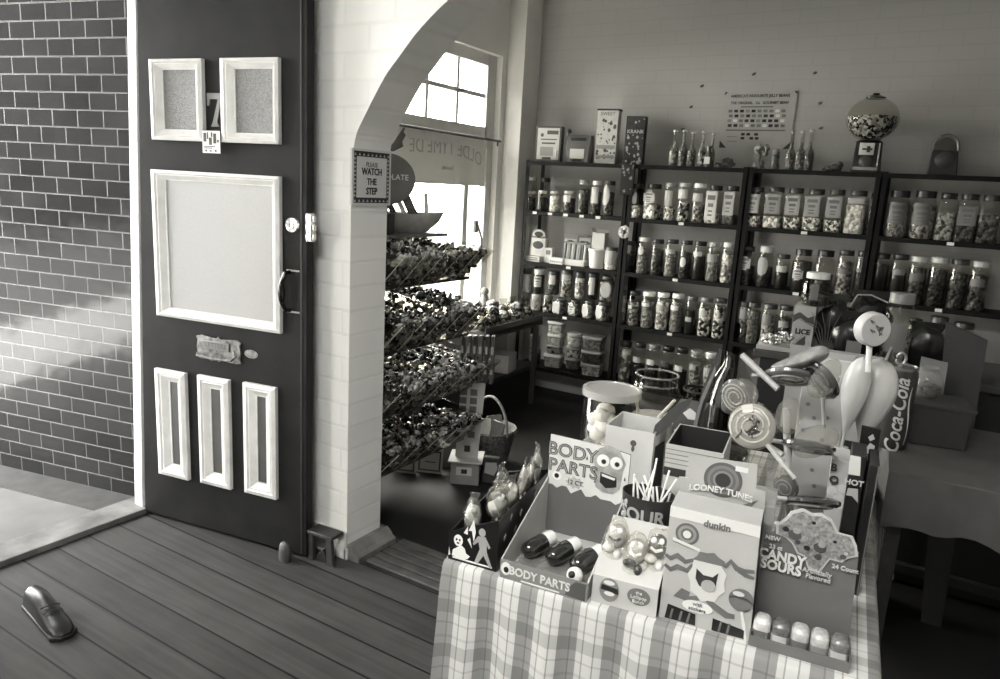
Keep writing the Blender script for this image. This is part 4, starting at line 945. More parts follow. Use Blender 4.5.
# bowl with packets on top of the rack
s = MB(); s.box(-.37, -.02, .0, .68, 1.335, 1.35); rk.part('top_board', s, mat(.45, .5, noise=.05), bevel=.002)
bw = Thing('wooden_bowl', 'boat-shaped pale wooden bowl on top of the window sweet rack', 'bowl', W, -2.36, 2.93, 1.351, rz=58)
s = MB()
def boat(L_, B_, h0, z0_, inset):
    pts = []
    n = 20
    for k in range(n):
        a = 2*math.pi*k/n; c, d = math.cos(a), math.sin(a); pts.append((L_*c, B_*d*(1-abs(c)**3*.5), z0_+.012*abs(c)**2*inset))
    return pts
r0 = boat(.12, .05, 0, 0, 0); rm_ = boat(.185, .1, 0, .045, .6); r1 = boat(.215, .115, 0, .095, 1); r2_ = boat(.2, .1, 0, .093, 1); r3 = boat(.12, .06, 0, .012, 0)
vs = r0+rm_+r1+r2_+r3; n = 20; fs = [(i*n+k, i*n+(k+1) % n, (i+1)*n+(k+1) % n, (i+1)*n+k) for i in range(4) for k in range(n)]; fs.append(tuple(reversed(range(n)))); fs.append(tuple(range(4*n, 5*n)))
s.add(vs, fs); bw.part('bowl_body', s, mat(.7, .5, noise=.06, nscale=20))
cl_ = Thing('dark_box', 'dark square box beside the wooden bowl on the rack top', 'box', W, -2.33, 2.67, 1.351, rz=25)
s = MB(); s.box(-.08, .08, -.05, .06, 0, .1); cl_.part('carton', s, mat(.13, .5), bevel=.004)
pk = [(-.125, -.27, .75, .035), (-.07, -.24, .28, .028), (-.015, -.2, .22, .03), (.035, -.26, .85, .024), (.085, -.22, .3, .045), (.13, -.2, .8, .02)]
pkd = ['narrow white packet at left in the wooden bowl', 'dark packet leaning in the wooden bowl beside a white one', 'black patterned packet in the middle of the wooden bowl', 'long white packet leaning in the wooden bowl', 'wide dark patterned packet leaning right in the bowl', 'slim pale packet at the right end of the bowl']
for k, (u_, ln, v_, w_) in enumerate(pk):
    t = Thing('sweet_packet', pkd[k], 'packet', bw.fr, u_, -.0+.01*(k % 3), 1.37, 'packets in the wooden bowl')
    L_ = [.15, .19, .19, .26, .27, .18][k]
    s = MB(); s.box(-w_/2, w_/2, -.008, .008, 0, L_, rot('Y', -28 if k < 5 else -5)); t.part('wrapper', s, mat(v_, .35, noise=.1 if v_ < .4 else .0, nscale=90), bevel=.003)
# round sign CHOCOLATE
sg_ = Frame(-2.3, 2.62, 40)
c_ = sg_.v(386, 179, 0)
t = Thing('round_sign', 'dark round sign lettered CHOCOLATE, half hidden behind the pier', 'sign', sg_, c_.x, 0, 1.351)
zc = c_.z-1.351
s = disc(0, 0, zc, .135, 40, rz=.118, th=.008); rd = t.part('disc', s, mat(.36, .5))
t.text('CHOCOLATE', 0, -.001, zc+.01, .036, mat(.85, .6), parent=rd, sx=.95)
s = MB(); s.box(-.012, .012, .008, .014, 0, zc); t.part('stem', s, mat(.3, .5), smooth=False)
s = MB(); s.card([(-.0, zc+.13), (.03, zc+.125), (.075, zc+.15), (.07, zc+.17), (.085, zc+.2), (.075, zc+.215), (.083, zc+.235), (.07, zc+.23), (.03, zc+.165)], 0, .006); t.part('finial', s, mat(.3, .5), rd, smooth=False)
# ------------------------------------------------------------------ corner table by the window with bagged goods
ZTB = .64
t = Thing('corner_table', 'small dark table below the window in the corner, with one thin leg', 'table', W, -2.55, 4.35, 0)
s = MB(); s.box(-.42, .05, -.45, .42, ZTB-.03, ZTB); t.part('tabletop', s, DKW, bevel=.003)
for x in (-.38, .02):
    for y in (-.41, .37): s = MB(); s.box(x-.016, x+.016, y-.016, y+.016, .0, ZTB-.03); t.part('leg', s, mat(.24, .5))
t = Thing('window_bench', 'low dark bench under the corner table by the window', 'bench', W, -2.78, 4.4, 0)
s = MB(); s.box(-.24, .24, -.45, .4, .27, .3); t.part('seat', s, DKW, bevel=.003)
s = MB(); s.box(-.22, .2, -.42, .36, 0, .27); t.part('base', s, mat(.1, .6))
q = W.v(514, 374, 4.3)
t = Thing('carton', 'pale carton with printed panel on the low bench under the corner table', 'box', W, -2.66, 4.38, .301, rz=12)
s = MB(); s.box(-.10, .12, -.06, .12, 0, .13); t.part('body', s, mat(.62, .5, noise=.03), bevel=.002); s = MB(); s.box(-.09, .02, -.062, -.06, .02, .11); t.part('printed_panel', s, mat(.75, .5), smooth=False); s = MB(); s.box(-.07, 0, -.064, -.062, .07, .09); s.box(-.07, 0, -.064, -.062, .04, .05); t.part('print', s, mat(.4, .5), smooth=False)
for k, (x, y, r_) in enumerate([(-2.72, 4.08, 10), (-2.62, 4.1, -20), (-2.7, 4.14, 35)]):
    t = Thing('paper_packet', ['pale flat paper packet lying on the low bench, lowest', 'flat paper packet on the bench beside the lowest one', 'creased flat paper packet on top of two others'][k], 'packet', W, x, y, .301+.012*k, 'flat packets on the low bench', rz=r_)
    s = MB(); s.box(-.09, .09, -.06, .06, 0, .01); t.part('wrapper', s, mat(.6, .5, noise=.12, nscale=25), bevel=.003)
# open tray of bags on the table
t = Thing('goods_tray', 'shallow tray on the corner table filled with bagged sweets', 'tray', W, -2.62, 4.38, ZTB+.001)
s = MB(); s.box(-.3, .13, -.42, .36, 0, .012); s.box(.12, .13, -.42, .36, 0, .05); s.box(-.3, -.29, -.42, .36, 0, .05); t.part('tray_body', s, mat(.3, .4), smooth=False)
R0 = random.Random(5)
bd = ['dark', 'grey', 'pale', 'mixed']
bp_ = [(-2.56, 4.03), (-2.72, 4.06), (-2.58, 4.17), (-2.74, 4.22), (-2.57, 4.32), (-2.72, 4.39), (-2.57, 4.47), (-2.72, 4.54), (-2.57, 4.62), (-2.73, 4.69)]
bl = ['nearest bag of sweets at the front edge of the corner table', 'nearest bag of sweets at the window side of the corner table', 'second bag from the near end, front edge of the corner table', 'second bag from the near end, window side of the table',
      'middle bag along the front edge of the corner table', 'middle bag on the window side of the corner table', 'fourth bag along the front edge of the corner table', 'fourth bag on the window side of the corner table', 'farthest bag at the front edge of the corner table', 'farthest bag at the window side of the corner table']
for k, (x, y) in enumerate(bp_):
    t = Thing('bag_of_sweets', bl[k], 'bag', W, x, y, ZTB+.014, 'bags of sweets on the corner table', rz=R0.uniform(0, 90))
    s = MB(); s.ell((0, 0, .05), .065, .055, .05, 10, 7, jit=.1)
    if k in (2, 5, 6): s.ell((.01, 0, .115), .05, .045, .04, 9, 6, jit=.12)
    t.part('sweets', s, candy(.15+.1*(k % 2), .6, 40, .25), kind='stuff')
    s = MB(); s.ell((0, 0, .055), .072, .062, .056, 9, 6, jit=.08); s.prism([(-.02, 0, .1), (.02, 0, .1), (.035, 0, .15), (-.03, 0, .145)], (0, .004, 0)); t.part('clear_wrap', s, clear(.92, 1, .08, bump=.6))
# things standing in the window behind the rack
q = onx(470, 312, -2.85)
for k, (px, v_, w_, h_) in enumerate([(457, .5, .13, .15), (478, .42, .11, .17)]):
    q = onx(px, 306, -2.88)
    t = Thing('gingerbread_house', ['small decorated sweet house in the window, left of two', 'small decorated sweet house in the window, right of two'][k], 'sweet house', W, -2.9, q.y, .601, rz=60)
    s = MB(); s.prism([(-w_/2, -.04, 0), (w_/2, -.04, 0), (w_/2, -.04, h_*.55), (0, -.04, h_), (-w_/2, -.04, h_*.55)], (0, .08, 0)); t.part('walls', s, mat(v_, .5, noise=.15, nscale=50))
    s = MB()
    for sg in (-1, 1): s.prism([(0, -.05, h_+.004), (sg*(w_/2+.015), -.05, h_*.5), (sg*(w_/2+.015), -.05, h_*.5+.012), (0, -.05, h_+.018)], (0, .1, 0))
    t.part('roof', s, mat(.7, .5, noise=.1, nscale=60)); s = MB(); s.box(-.014, .014, -.043, -.04, 0, .05); t.part('doorway', s, mat(.85, .5), smooth=False)
q = onx(487, 294, -2.9)
t = Thing('window_figurine', 'pale figurine standing at the right end of the window sill', 'figurine', W, -2.92, min(q.y, 4.8), .601)
s = MB(); s.lathe([(.04, 0), (.045, .02), (.03, .1), (.035, .16), (.02, .2)], 14); t.part('body', s, mat(.55, .5, noise=.15, nscale=50)); s = MB(); s.ell((0, 0, .225), .03, .03, .03, jit=.05); t.part('head', s, mat(.5, .5))
# ------------------------------------------------------------------ things on the dark floor beyond the arch
fl = W.z(459, 487, 0)
t = Thing('card_box', 'pale grey box on the dark floor with ledge under the tall card', 'box', W, -2.06, 3.12, 0, rz=28)
s = MB(); s.box(-.07, .085, 0, .16, 0, .13); t.part('carton', s, mat(.5, .5, noise=.03), bevel=.002); s = MB(); s.box(-.085, .10, -.02, .17, .13, .137); t.part('ledge', s, mat(.68, .5), smooth=False)
s = MB(); s.box(-.04, .045, -.002, 0, .055, .1); e_ = t.part('label_patch', s, mat(.72, .5), smooth=False); s = MB(); s.box(-.012, .02, -.004, -.002, .065, .09); t.part('print', s, mat(.15, .5), e_, smooth=False)
t2 = Thing('tall_header_card', 'tall pale card with two columns of dark lettering panels, standing on the box', 'card', t.fr, .005, .06, .138)
H_ = .42
s = MB(); s.prism([(-.06, .0, 0), (.065, .0, 0), (.085, .03, H_), (.015, .03, H_-.01), (.01, .03, H_-.03), (-.05, .03, H_-.045)], (0, .006, 0)); t2.part('card', s, mat(.68, .5), smooth=False)
s = MB()
for c2 in range(2):
    for r_ in range(6):
        x = -.036+c2*.056; z = .11+r_*.047; y = .03*z/H_-.0015
        s.box(x-.018+.01*z, x+.02+.01*z, y-.001, y, z, z+.036)
t2.part('lettering_panels', s, mat(.36, .5), kind='stuff', smooth=False)
s = MB(); s.box(-.012, .02, .0-.001, .003, .03, .065); t2.part('emblem', s, mat(.15, .5), smooth=False)
t = Thing('carton', 'grey carton behind the boxed tall card, on the dark floor', 'box', W, -2.2, 3.3, 0, rz=28)
s = MB(); s.box(-.12, .06, 0, .2, 0, .2); t.part('body', s, mat(.36, .5, noise=.03), bevel=.002)
for k, (px, w_) in enumerate([(433, .085), (408, .075)]):
    q = W.z(px, 474, .0); q2 = Vector((q.x-.02, q.y+.0, 0))
    t = Thing('framed_card', ['white card with dark border line leaning under the sweet rack, right one', 'plain white card under the sweet rack, left one, mostly hidden'][k], 'card', W, q2.x, q2.y, .0, rz=22)
    s = MB(); s.box(-w_, w_*.75, 0, .012, 0, .14, rot('X', -10)); t.part('card', s, mat(.66, .5), bevel=.001); s = MB()
    for (a, b, c, e) in [(-.85, -.75, .015, .125), (.55, .65, .015, .125), (-.85, .65, .118, .127), (-.85, .65, .012, .02)]: s.box(a*w_, b*w_, -.001, .0, c, e, rot('X', -10))
    s.box(-.4*w_, .3*w_, -.001, 0, .06, .066, rot('X', -10)); t.part('border_line', s, mat(.2, .5), smooth=False)
# wicker basket with a hoop handle
bk = Thing('wicker_basket', 'dark wicker basket with a tall hoop handle on the floor', 'basket', W, -2.13, 3.50, 0)
wick = mat(.36, .6, noise=.12, nscale=60, bump=.8, bscale=120)
s = MB(); s.lathe([(.095, 0), (.105, .01), (.145, .2), (.155, .21), (.15, .22), (.135, .205), (.1, .02), (0, .02)], 24); bk.part('basket_body', s, wick)
s = MB(); s.tube([(-.15*math.cos(math.pi*k/16), 0, .2+.2*math.sin(math.pi*k/16)) for k in range(17)], .0085, 8, rot('Z', -20)); bk.part('hoop_handle', s, mat(.42, .6, noise=.08, nscale=50))
for k, (x, y, v_, r_) in enumerate([(-2.16, 3.45, .72, 30), (-2.08, 3.46, .25, -15), (-2.13, 3.56, .5, 60)]):
    t = Thing('sweet_packet', ['white packet with clear window leaning in the wicker basket', 'dark printed packet in the wicker basket, right side', 'grey packet at the back of the wicker basket'][k], 'packet', W, x, y, .15, 'packets in the wicker basket', rz=r_)
    s = MB(); s.box(-.05, .05, -.006, .006, 0, .12, rot('X', -18)); t.part('wrapper', s, mat(v_, .3, noise=.05), bevel=.004)
t = Thing('printed_bag', 'small dark printed bag standing before the wicker basket', 'bag', W, -1.96, 3.25, 0, rz=20)
s = MB(); s.box(-.05, .05, -.025, .02, 0, .15, taper=.006); t.part('bag_body', s, mat(.2, .3, noise=.05), bevel=.006); s = MB(); s.card([(-.035, .06), (.02, .05), (.038, .09), (.03, .125), (-.03, .12)], -.028, .003); t.part('printed_panel', s, mat(.6, .4), smooth=False)
# ================================================================== FRONT TABLE
ZTT = .75
def plaid():
    m, nt, b = nodes_of('plaid_cloth'); N = nt.nodes.new; L = nt.links.new
    tc = N('ShaderNodeTexCoord'); s = N('ShaderNodeSeparateXYZ'); L(tc.outputs['Object'], s.inputs[0])
    def stripes(sock, per, stops):
        a = N('ShaderNodeMath'); a.operation = 'MULTIPLY_ADD'; a.inputs[1].default_value = 1/per; a.inputs[2].default_value = 20; L(sock, a.inputs[0])
        f = N('ShaderNodeMath'); f.operation = 'FRACT'; L(a.outputs[0], f.inputs[0])
        r = N('ShaderNodeValToRGB'); r.color_ramp.interpolation = 'CONSTANT'; cr = r.color_ramp
        while len(cr.elements) < len(stops): cr.elements.new(.5)
        for e, (p, v) in zip(cr.elements, stops): e.position = p; e.color = (v, v, v, 1)
        L(f.outputs[0], r.inputs['Fac']); return r.outputs['Color']
    yz = N('ShaderNodeMath'); yz.operation = 'SUBTRACT'; L(s.outputs[1], yz.inputs[0]); L(s.outputs[2], yz.inputs[1])
    A = stripes(s.outputs[0], .098, [(0, .42), (.24, .3), (.27, .46), (.42, .95), (.55, .55), (.58, 1), (.8, .5), (.83, .95)])
    B = stripes(yz.outputs[0], .098, [(0, .72), (.3, 1), (.5, .78), (.54, 1), (.8, .84), (.86, 1)])
    mx = N('ShaderNodeMix'); mx.data_type = 'RGBA'; mx.blend_type = 'MULTIPLY'; mx.inputs['Factor'].default_value = 1
    L(A, mx.inputs['A']); L(B, mx.inputs['B'])
    m2 = N('ShaderNodeMix'); m2.data_type = 'RGBA'; m2.blend_type = 'MULTIPLY'; m2.inputs['Factor'].default_value = 1; m2.inputs['B'].default_value = g(.77)
    L(mx.outputs['Result'], m2.inputs['A']); L(m2.outputs['Result'], b.inputs['Base Color']); b.inputs['Roughness'].default_value = .85
    return m
PL = plaid()
TW, TD = .90, 1.22
t = Thing('display_table', 'display table under the plaid cloth, crowded with sweets boxes', 'table', TB, TW/2, TD/2, 0)
s = MB(); s.box(-TW/2+.005, TW/2-.005, -TD/2+.005, TD/2-.005, .715, .746); t.part('tabletop', s, DKW)
for sx_ in (-1, 1):
    for sy in (-1, 1): s = MB(); s.box(sx_*.4-.022, sx_*.4+.022, sy*.55-.022, sy*.55+.022, 0, .715); t.part('leg', s, DKW)
s = MB()
NX, NY = 46, 60
def ripple(k, ph): return .5+.5*math.sin(k*.9+ph)+.3*math.sin(k*2.3+ph*2)
loop = [(x*TW/NX, 0, 0, -1) for x in range(NX)]+[(TW, y*TD/NY, 1, 0) for y in range(NY)]+[(TW-x*TW/NX, TD, 0, 1) for x in range(NX)]+[(0, TD-y*TD/NY, -1, 0) for y in range(NY)]
rings = []; levels = [(0, .752), (.004, .749), (.007, .74), (.3, .70), (.6, .6), (1, .5), (1.2, .43)]
nl = len(loop); vs = []
for lv, z in levels:
    for k, (x, y, nx, ny) in enumerate(loop):
        o_ = lv if lv < .01 else .007+lv*.018*ripple(k*.55, 1.3)+(lv*(.0+.085*max(0, (y/TD-.72)/.28)) if (nx > 0 or (ny > 0 and x > TW*.8)) else lv*.012)
        cx_ = (1 if nx > 0 or x > TW-.001 else 0)
        vs.append((x+nx*o_, y+ny*o_, z-(0.0 if lv < .5 else .0)))
fs = [(i*nl+k, (i+1)*nl+k, (i+1)*nl+(k+1) % nl, i*nl+(k+1) % nl) for i in range(len(levels)-1) for k in range(nl)]
fs.append(tuple(range(nl))); s.add(vs, fs)
o = s.build('tablecloth', PL); o.location = (TB.x, TB.y, 0); o.rotation_euler = (0, 0, TB.a); tag(o, 'light plaid tablecloth hanging over the front sweets table', 'tablecloth')
ZC0 = .7525
def quadmat(v, **k): return mat(v, .5, **k)
def openbox(t, w, d, h, m, mi=None, th=.003, hb=None):
    """four thin walls and a floor; hb is the height at the back"""
    hb = hb or h
    s = MB(); s.box(-w/2, w/2, 0, th, .0, h); s.box(-w/2, w/2, d-th, d, 0, hb)
    for x in (-w/2, w/2-th): s.prism([(x, th, 0), (x, d-th, 0), (x, d-th, hb), (x, th, h)], (th, 0, 0))
    s.box(-w/2, w/2, 0, d, 0, th)
    return t.part('box_body', s, m, smooth=False)
def wrapped(t, x, y, z, h, w, tilt=0, v=.6, yaw=0, name='cellophane'):
    M = tr(x, y, z) @ rot('Z', yaw) @ rot('X', tilt)
    s = MB(); s.ell((0, 0, h*.5), w*.42, w*.26, h*.36, 10, 7, M=M, jit=.08)
    s.ell((w*.08, -w*.1, h*.66), w*.24, w*.18, h*.13, 8, 6, M=M, jit=.1); p_ = t.part('sweet', s, candy(max(.05, v-.25), min(.95, v+.25), 35, .25))
    s = MB(); s.ell((0, 0, h*.5), w*.5, w*.3, h*.46, 9, 7, M=M, jit=.1); s.prism([(-w*.12, 0, h*.88), (w*.12, 0, h*.88), (w*.3, 0, h*1.08), (-w*.28, 0, h*1.04)], (0, .003, 0), M=M); t.part(name, s, clear(.95, 1, .06, bump=.8, bscale=35, base=.06))
# ---- black box with pale painted figures, full of wrapped lollipops
t = Thing('black_lolly_box', 'black box with white ghost-like prints, full of cellophane lollipops', 'sweets box', TB, .066, .012, ZC0, rz=1)
w_ = .062
s = MB()
FL, FR_, BR_, BL_ = .068, .125, .135, .10; D_ = .33
s.add([(-w_, 0, 0), (w_, 0, 0), (w_, D_, 0), (-w_, D_, 0), (-w_, 0, FL), (w_, 0, FR_), (w_, D_, BR_), (-w_, D_, BL_),
       (-w_+.003, .003, .004), (w_-.003, .003, .004), (w_-.003, D_-.003, .004), (-w_+.003, D_-.003, .004), (-w_+.003, .003, FL), (w_-.003, .003, FR_), (w_-.003, D_-.003, BR_), (-w_+.003, D_-.003, BL_)],
      [(0, 3, 2, 1), (0, 1, 5, 4), (1, 2, 6, 5), (2, 3, 7, 6), (3, 0, 4, 7), (8, 9, 10, 11), (9, 8, 12, 13), (10, 9, 13, 14), (11, 10, 14, 15), (8, 11, 15, 12), (4, 5, 13, 12), (5, 6, 14, 13), (6, 7, 15, 14), (7, 4, 12, 15)])
bb = t.part('box_body', s, mat(.07, .35), smooth=False)
wp = mat(.88, .5)
def blob(T, parent, pts, m, y=-.0012, name='printed_figure'):
    s = MB(); s.card(pts, y, .001); return T.part(name, s, m, parent, smooth=False)
def ov(cx, cz, rx, rz_, n=14, a0=0): return [(cx+rx*math.cos(2*math.pi*k/n+a0), cz+rz_*math.sin(2*math.pi*k/n+a0)) for k in range(n)]
blob(t, bb, ov(-.037, .052, .0115, .014), wp); blob(t, bb, [(-.052, .012), (-.03, .006), (-.012, .012), (-.006, .02), (-.016, .024), (-.02, .036), (-.03, .042), (-.04, .034), (-.05, .026)], wp)
blob(t, bb, ov(-.041, .054, .0025, .003, 8), mat(.1, .5), -.002, 'eye'); blob(t, bb, ov(-.033, .054, .0025, .003, 8), mat(.1, .5), -.002, 'eye'); blob(t, bb, ov(-.037, .046, .004, .002, 8), mat(.1, .5), -.002, 'mouth')
blob(t, bb, ov(.022, .086, .0085, .01), mat(.6, .5)); blob(t, bb, [(.012, .075), (.03, .077), (.044, .055), (.04, .05), (.034, .06), (.036, .04), (.05, .008), (.044, .006), (.028, .032), (.014, .008), (.006, .01), (.018, .045), (.014, .062), (.002, .05), (.0, .056)], mat(.6, .5))
blob(t, bb, [(-.012, .082), (.0, .112), (.006, .082), (.002, .06), (-.004, .084)], wp); blob(t, bb, [(-.024, .074), (-.014, .092), (-.014, .072)], wp); blob(t, bb, [(-.014, .06), (-.008, .066), (-.002, .042)], wp); blob(t, bb, [(-.06, .03), (-.056, .012), (-.061, .01)], wp)
s = MB(); s.prism([(-.05, -.001, .006), (.05, -.001, .006), (.05, -.001, .009), (-.05, -.001, .009)], (0, .001, 0)); t.part('printed_line', s, wp, bb, smooth=False)
s = MB()
R0 = random.Random(8)
for k in range(9):
    y = .03+.03*k; z = .07+R0.uniform(-.02, .03); s.prism([(w_+.0008, y, z), (w_+.0008, y+.012, z+.01), (w_+.0008, y+.008, z+.018), (w_+.0008, y-.002, z+.01)], (.0008, 0, 0))
t.part('printed_marks', s, mat(.6, .5), bb, smooth=False, kind='stuff')
LP = [(-.02, .03, .055, .115, .05, -4, .55), (.018, .085, .075, .115, .06, 0, .7), (.028, .13, .085, .11, .05, 6, .75), (-.005, .17, .085, .11, .055, -6, .6), (.03, .2, .09, .12, .05, 4, .7), (.018, .255, .09, .1, .05, 10, .5), (.03, .30, .09, .13, .04, 0, .4)]
ll = ['nearest cellophane lollipop at the front of the black box', 'second cellophane lollipop from the front of the black box', 'third cellophane lollipop from the front of the black box', 'fourth cellophane lollipop from the front of the black box', 'fifth cellophane lollipop, near the back of the black box', 'sixth cellophane lollipop, low at the back of the black box', 'rearmost dark cellophane lollipop in the black box']
for k, (x, y, z, h, w, ti, v_) in enumerate(LP):
    t2 = Thing('wrapped_lollipop', ll[k], 'lollipop', t.fr, x, y, ZC0+.006, 'wrapped lollipops in the black box')
    s = MB(); s.tube([(0, 0, 0), (0, 0, z+.03)], .0025, 6); t2.part('stick', s, WHITE)
    wrapped(t2, 0, 0, z-.008, h*.86, w*.92, ti, v_*.85, yaw=k*25)
# ---- BODY PARTS display box
t = Thing('body_parts_box', 'open display box lettered BODY PARTS holding three dark capsule sweets', 'sweets box', TB, .2435, .0, ZC0)
hw = .1015; D_ = .262
card_ = mat(.72, .55, noise=.02); cgrey = mat(.40, .5)
tl = t.p(542, 432, D_); trr = t.p(622, 448, D_)
HB = tl[1]
s = MB()
s.box(-hw, hw, 0, D_, 0, .003); base = t.part('box_base', s, card_, smooth=False)
s = MB(); s.box(-hw, hw, 0, .003, 0, .043); lip = t.part('front_lip', s, mat(.5, .5), smooth=False)
for x in (-hw, hw-.003):
    s = MB(); s.prism([(x, .003, .0), (x, D_, 0), (x, D_, HB*.58), (x, .003, .043)], (.003, 0, 0)); t.part('side_panel', s, card_, smooth=False)
s = MB(); s.card([(-hw, 0), (hw, 0), (hw, HB-.012), (hw*.3, HB-.003), (-hw, HB)], D_, .004); bk_ = t.part('backboard', s, cgrey, smooth=False)
# upper pale part with a ragged edge
zz = HB*.50
s = MB(); n = 16; edge_ = [(-hw+2*hw*k/n, zz+.006*math.sin(k*2.1)+.004*math.sin(k*4.7)-.012*(k/n)) for k in range(n+1)]
s.card(edge_+[(hw, HB-.012), (hw*.3, HB-.003), (-hw, HB)], D_-.0012, .001); up_ = t.part('printed_top', s, mat(.84, .5), bk_, smooth=False)
for (tx, xx, z2, sz) in (('BODY', -.042, HB*.86, .047), ('PARTS', -.038, HB*.70, .045)):
    t.text(tx, xx, D_-.0022, z2, sz, mat(.25, .5), parent=bk_, bold=.0012); t.text(tx, xx, D_-.0028, z2, sz, mat(.62, .5), parent=bk_, bold=-.0008)
t.text('12 CT', -.03, D_-.0022, HB*.565, .016, mat(.2, .5), parent=bk_)
s = MB()
n = 18; s.card([(-.03+(.026 if k % 2 else .018)*math.cos(2*math.pi*k/n), HB*.565+(.017 if k % 2 else .011)*math.sin(2*math.pi*k/n)) for k in range(n)], D_-.0018, .0006); t.part('star_burst', s, mat(.7, .5), bk_, smooth=False)
s = disc(-.078, D_-.0022, HB*.6, .012); e_ = t.part('printed_eye', s, mat(.92, .5), bk_); s = disc(-.078, D_-.003, HB*.6, .006); t.part('pupil', s, BLACK, bk_)
# monster face
fx, fz = .053, HB*.78
s = MB(); s.card([(fx-.03, fz-.052), (fx-.012, fz-.062), (fx+.014, fz-.062), (fx+.03, fz-.045), (fx+.034, fz), (fx+.04, fz+.02), (fx+.022, fz+.05), (fx-.006, fz+.058), (fx-.03, fz+.045), (fx-.04, fz+.015), (fx-.034, fz-.01)], D_-.0024, .001); fc_ = t.part('printed_face', s, mat(.6, .5, noise=.08, nscale=60), bk_, smooth=False)
for k, dx in enumerate((-.016, .017)):
    s = disc(fx+dx, D_-.004, fz+.018, .0155, th=.0015); t.part('printed_eye', s, mat(.9, .5), bk_); s = disc(fx+dx+.002, D_-.005, fz+.016, .006, th=.001); t.part('pupil', s, mat(.15, .5), bk_)
s = MB(); s.card([(fx-.02, fz-.012), (fx+.02, fz-.018), (fx+.022, fz-.042), (fx-.004, fz-.05), (fx-.02, fz-.038)], D_-.0036, .001); t.part('printed_mouth', s, BLACK, bk_, smooth=False)
s = MB(); s.card([(fx-.017, fz-.015), (fx+.018, fz-.02), (fx+.016, fz-.026), (fx-.015, fz-.021)], D_-.0044, .0006); t.part('printed_teeth', s, WHITE, bk_, smooth=False)
R0 = random.Random(3)
s = MB()
for k in range(9):
    x = R0.uniform(-.005, hw-.008); z = R0.uniform(zz+.01, HB-.03); s.card([(x, z+.008), (x-.0025, z), (x, z-.003), (x+.0025, z)], D_-.002, .0006)
t.part('printed_drops', s, mat(.3, .5), bk_, smooth=False, kind='stuff')
t.text('BODY PARTS', -.008, -.0008, .022, .0265, mat(.82, .5), parent=lip, bold=.0006, sx=.92)
s = disc(-.087, -.0012, .024, .012, rz=.015); t.part('printed_eye', s, WHITE, lip); s = disc(-.086, -.002, .022, .006, rz=.007); t.part('pupil', s, BLACK, lip)
s = MB(); s.card([(.052, .004), (.098, .002), (.098, .04), (.075, .041), (.066, .03)], -.0009, .0008); t.part('printed_patch', s, mat(.32, .5), lip, smooth=False)
s = MB(); s.box(-.05, .04, -.001, 0, .003, .006); t.part('printed_line', s, WHITE, lip, smooth=False)
s = MB(); s.box(-.09, .09, .01, .2, .003, .018, taper=.006); t.part('clear_tray', s, clear(.9, 1, .08, bump=.7, base=.25, basev=.75))
for k, (x, y) in enumerate([(-.055, .105), (.006, .105), (.066, .10)]):
    t2 = Thing('capsule_sweet', ['dark capsule with white cap, left of three in the display box', 'dark capsule with white cap, middle of three in the display box', 'dark capsule with white cap, right, touching a printed eye'][k], 'sweet', t.fr, x, y, ZC0+.02, 'capsule sweets in the BODY PARTS box', rz=-28)
    M = tr(0, 0, .024) @ rot('X', -78)
    s = MB(); s.lathe([(0, -.046), (.011, -.044), (.018, -.036), (.0205, -.026), (.0205, .012), (.019, .018)], 20, M); t2.part('capsule', s, mat(.13, .12, coat=1))
    s = MB(); s.lathe([(.016, .014), (.017, .018), (.017, .042), (.015, .045), (0, .045)], 20, M); t2.part('cap', s, mat(.9, .4))
    s = MB(); s.tube([(-.03, -.05, -.015), (-.034, .03, -.015), (-.02, .06, -.012), (.02, .06, -.012), (.034, .03, -.015), (.03, -.05, -.015)], .003, 6); t2.part('tray_rim', s, clear(.95, 1, .1, base=.4, basev=.9))
t2 = Thing('eye_sweet', 'round eyeball sweet at the right front of the display box', 'sweet', t.fr, .062, .03, ZC0+.02); s = MB(); s.ell((0, 0, .017), .018, .018, .018, 16, 12); t2.part('ball', s, mat(.9, .3)); s = MB(); s.ell((-.002, -.012, .023), .009, .007, .009, 12, 8); t2.part('iris', s, BLACK)
# ---- pale sloping box with three wrapped lollipops
t = Thing('pale_lolly_box', 'pale sloping display box with three cartoon-faced lollipops in clear wrap', 'sweets box', TB, .42, .016, ZC0, rz=3)
w_ = .07
bl_ = t.p(587, 606); br2 = t.p(653, 620)
x0, x1 = -.069, .069
D_ = .15; lipz = (t.p(591, 573)[1]+t.p(653, 589)[1])/2; topz = (t.p(614, 512, D_)[1]+t.p(669, 529, D_)[1])/2
s = MB(); s.prism([(x0, 0, 0), (x0, D_, 0), (x0, D_, topz), (x0, .0, lipz)], (x1-x0, 0, 0)); pb = t.part('box_body', s, mat(.74, .5, noise=.02), smooth=False, bevel=.001)
s = MB(); s.add([(x1+.0006, .0, 0), (x1+.0006, D_, 0), (x1+.0006, D_, topz), (x1+.0006, 0, lipz)], [(0, 1, 2, 3)]); t.part('shaded_side', s, mat(.22, .5), pb, smooth=False)  # right face coloured dark to stand for the side turned from the light
blob(t, pb, ov(-.032, .036, .021, .027, 20), mat(.52, .5), -.0012); blob(t, pb, [(-.05, .035), (-.012, .03), (-.014, .042), (-.048, .046)], mat(.15, .5), -.002); blob(t, pb, ov(-.033, .052, .012, .005), mat(.85, .5), -.002, 'eyes'); blob(t, pb, ov(-.031, .028, .011, .005), mat(.88, .5), -.002, 'mouth')
blob(t, pb, ov(.03, .037, .024, .019, 20), mat(.45, .5), -.0012); t.text('the', .03, -.0022, .046, .01, mat(.85, .5), parent=pb); t.text('Lollipop', .03, -.0022, .036, .0105, mat(.85, .5), parent=pb); t.text('Bunch', .03, -.0022, .026, .01, mat(.85, .5), parent=pb)
sl = math.degrees(math.atan2(topz-lipz, D_))
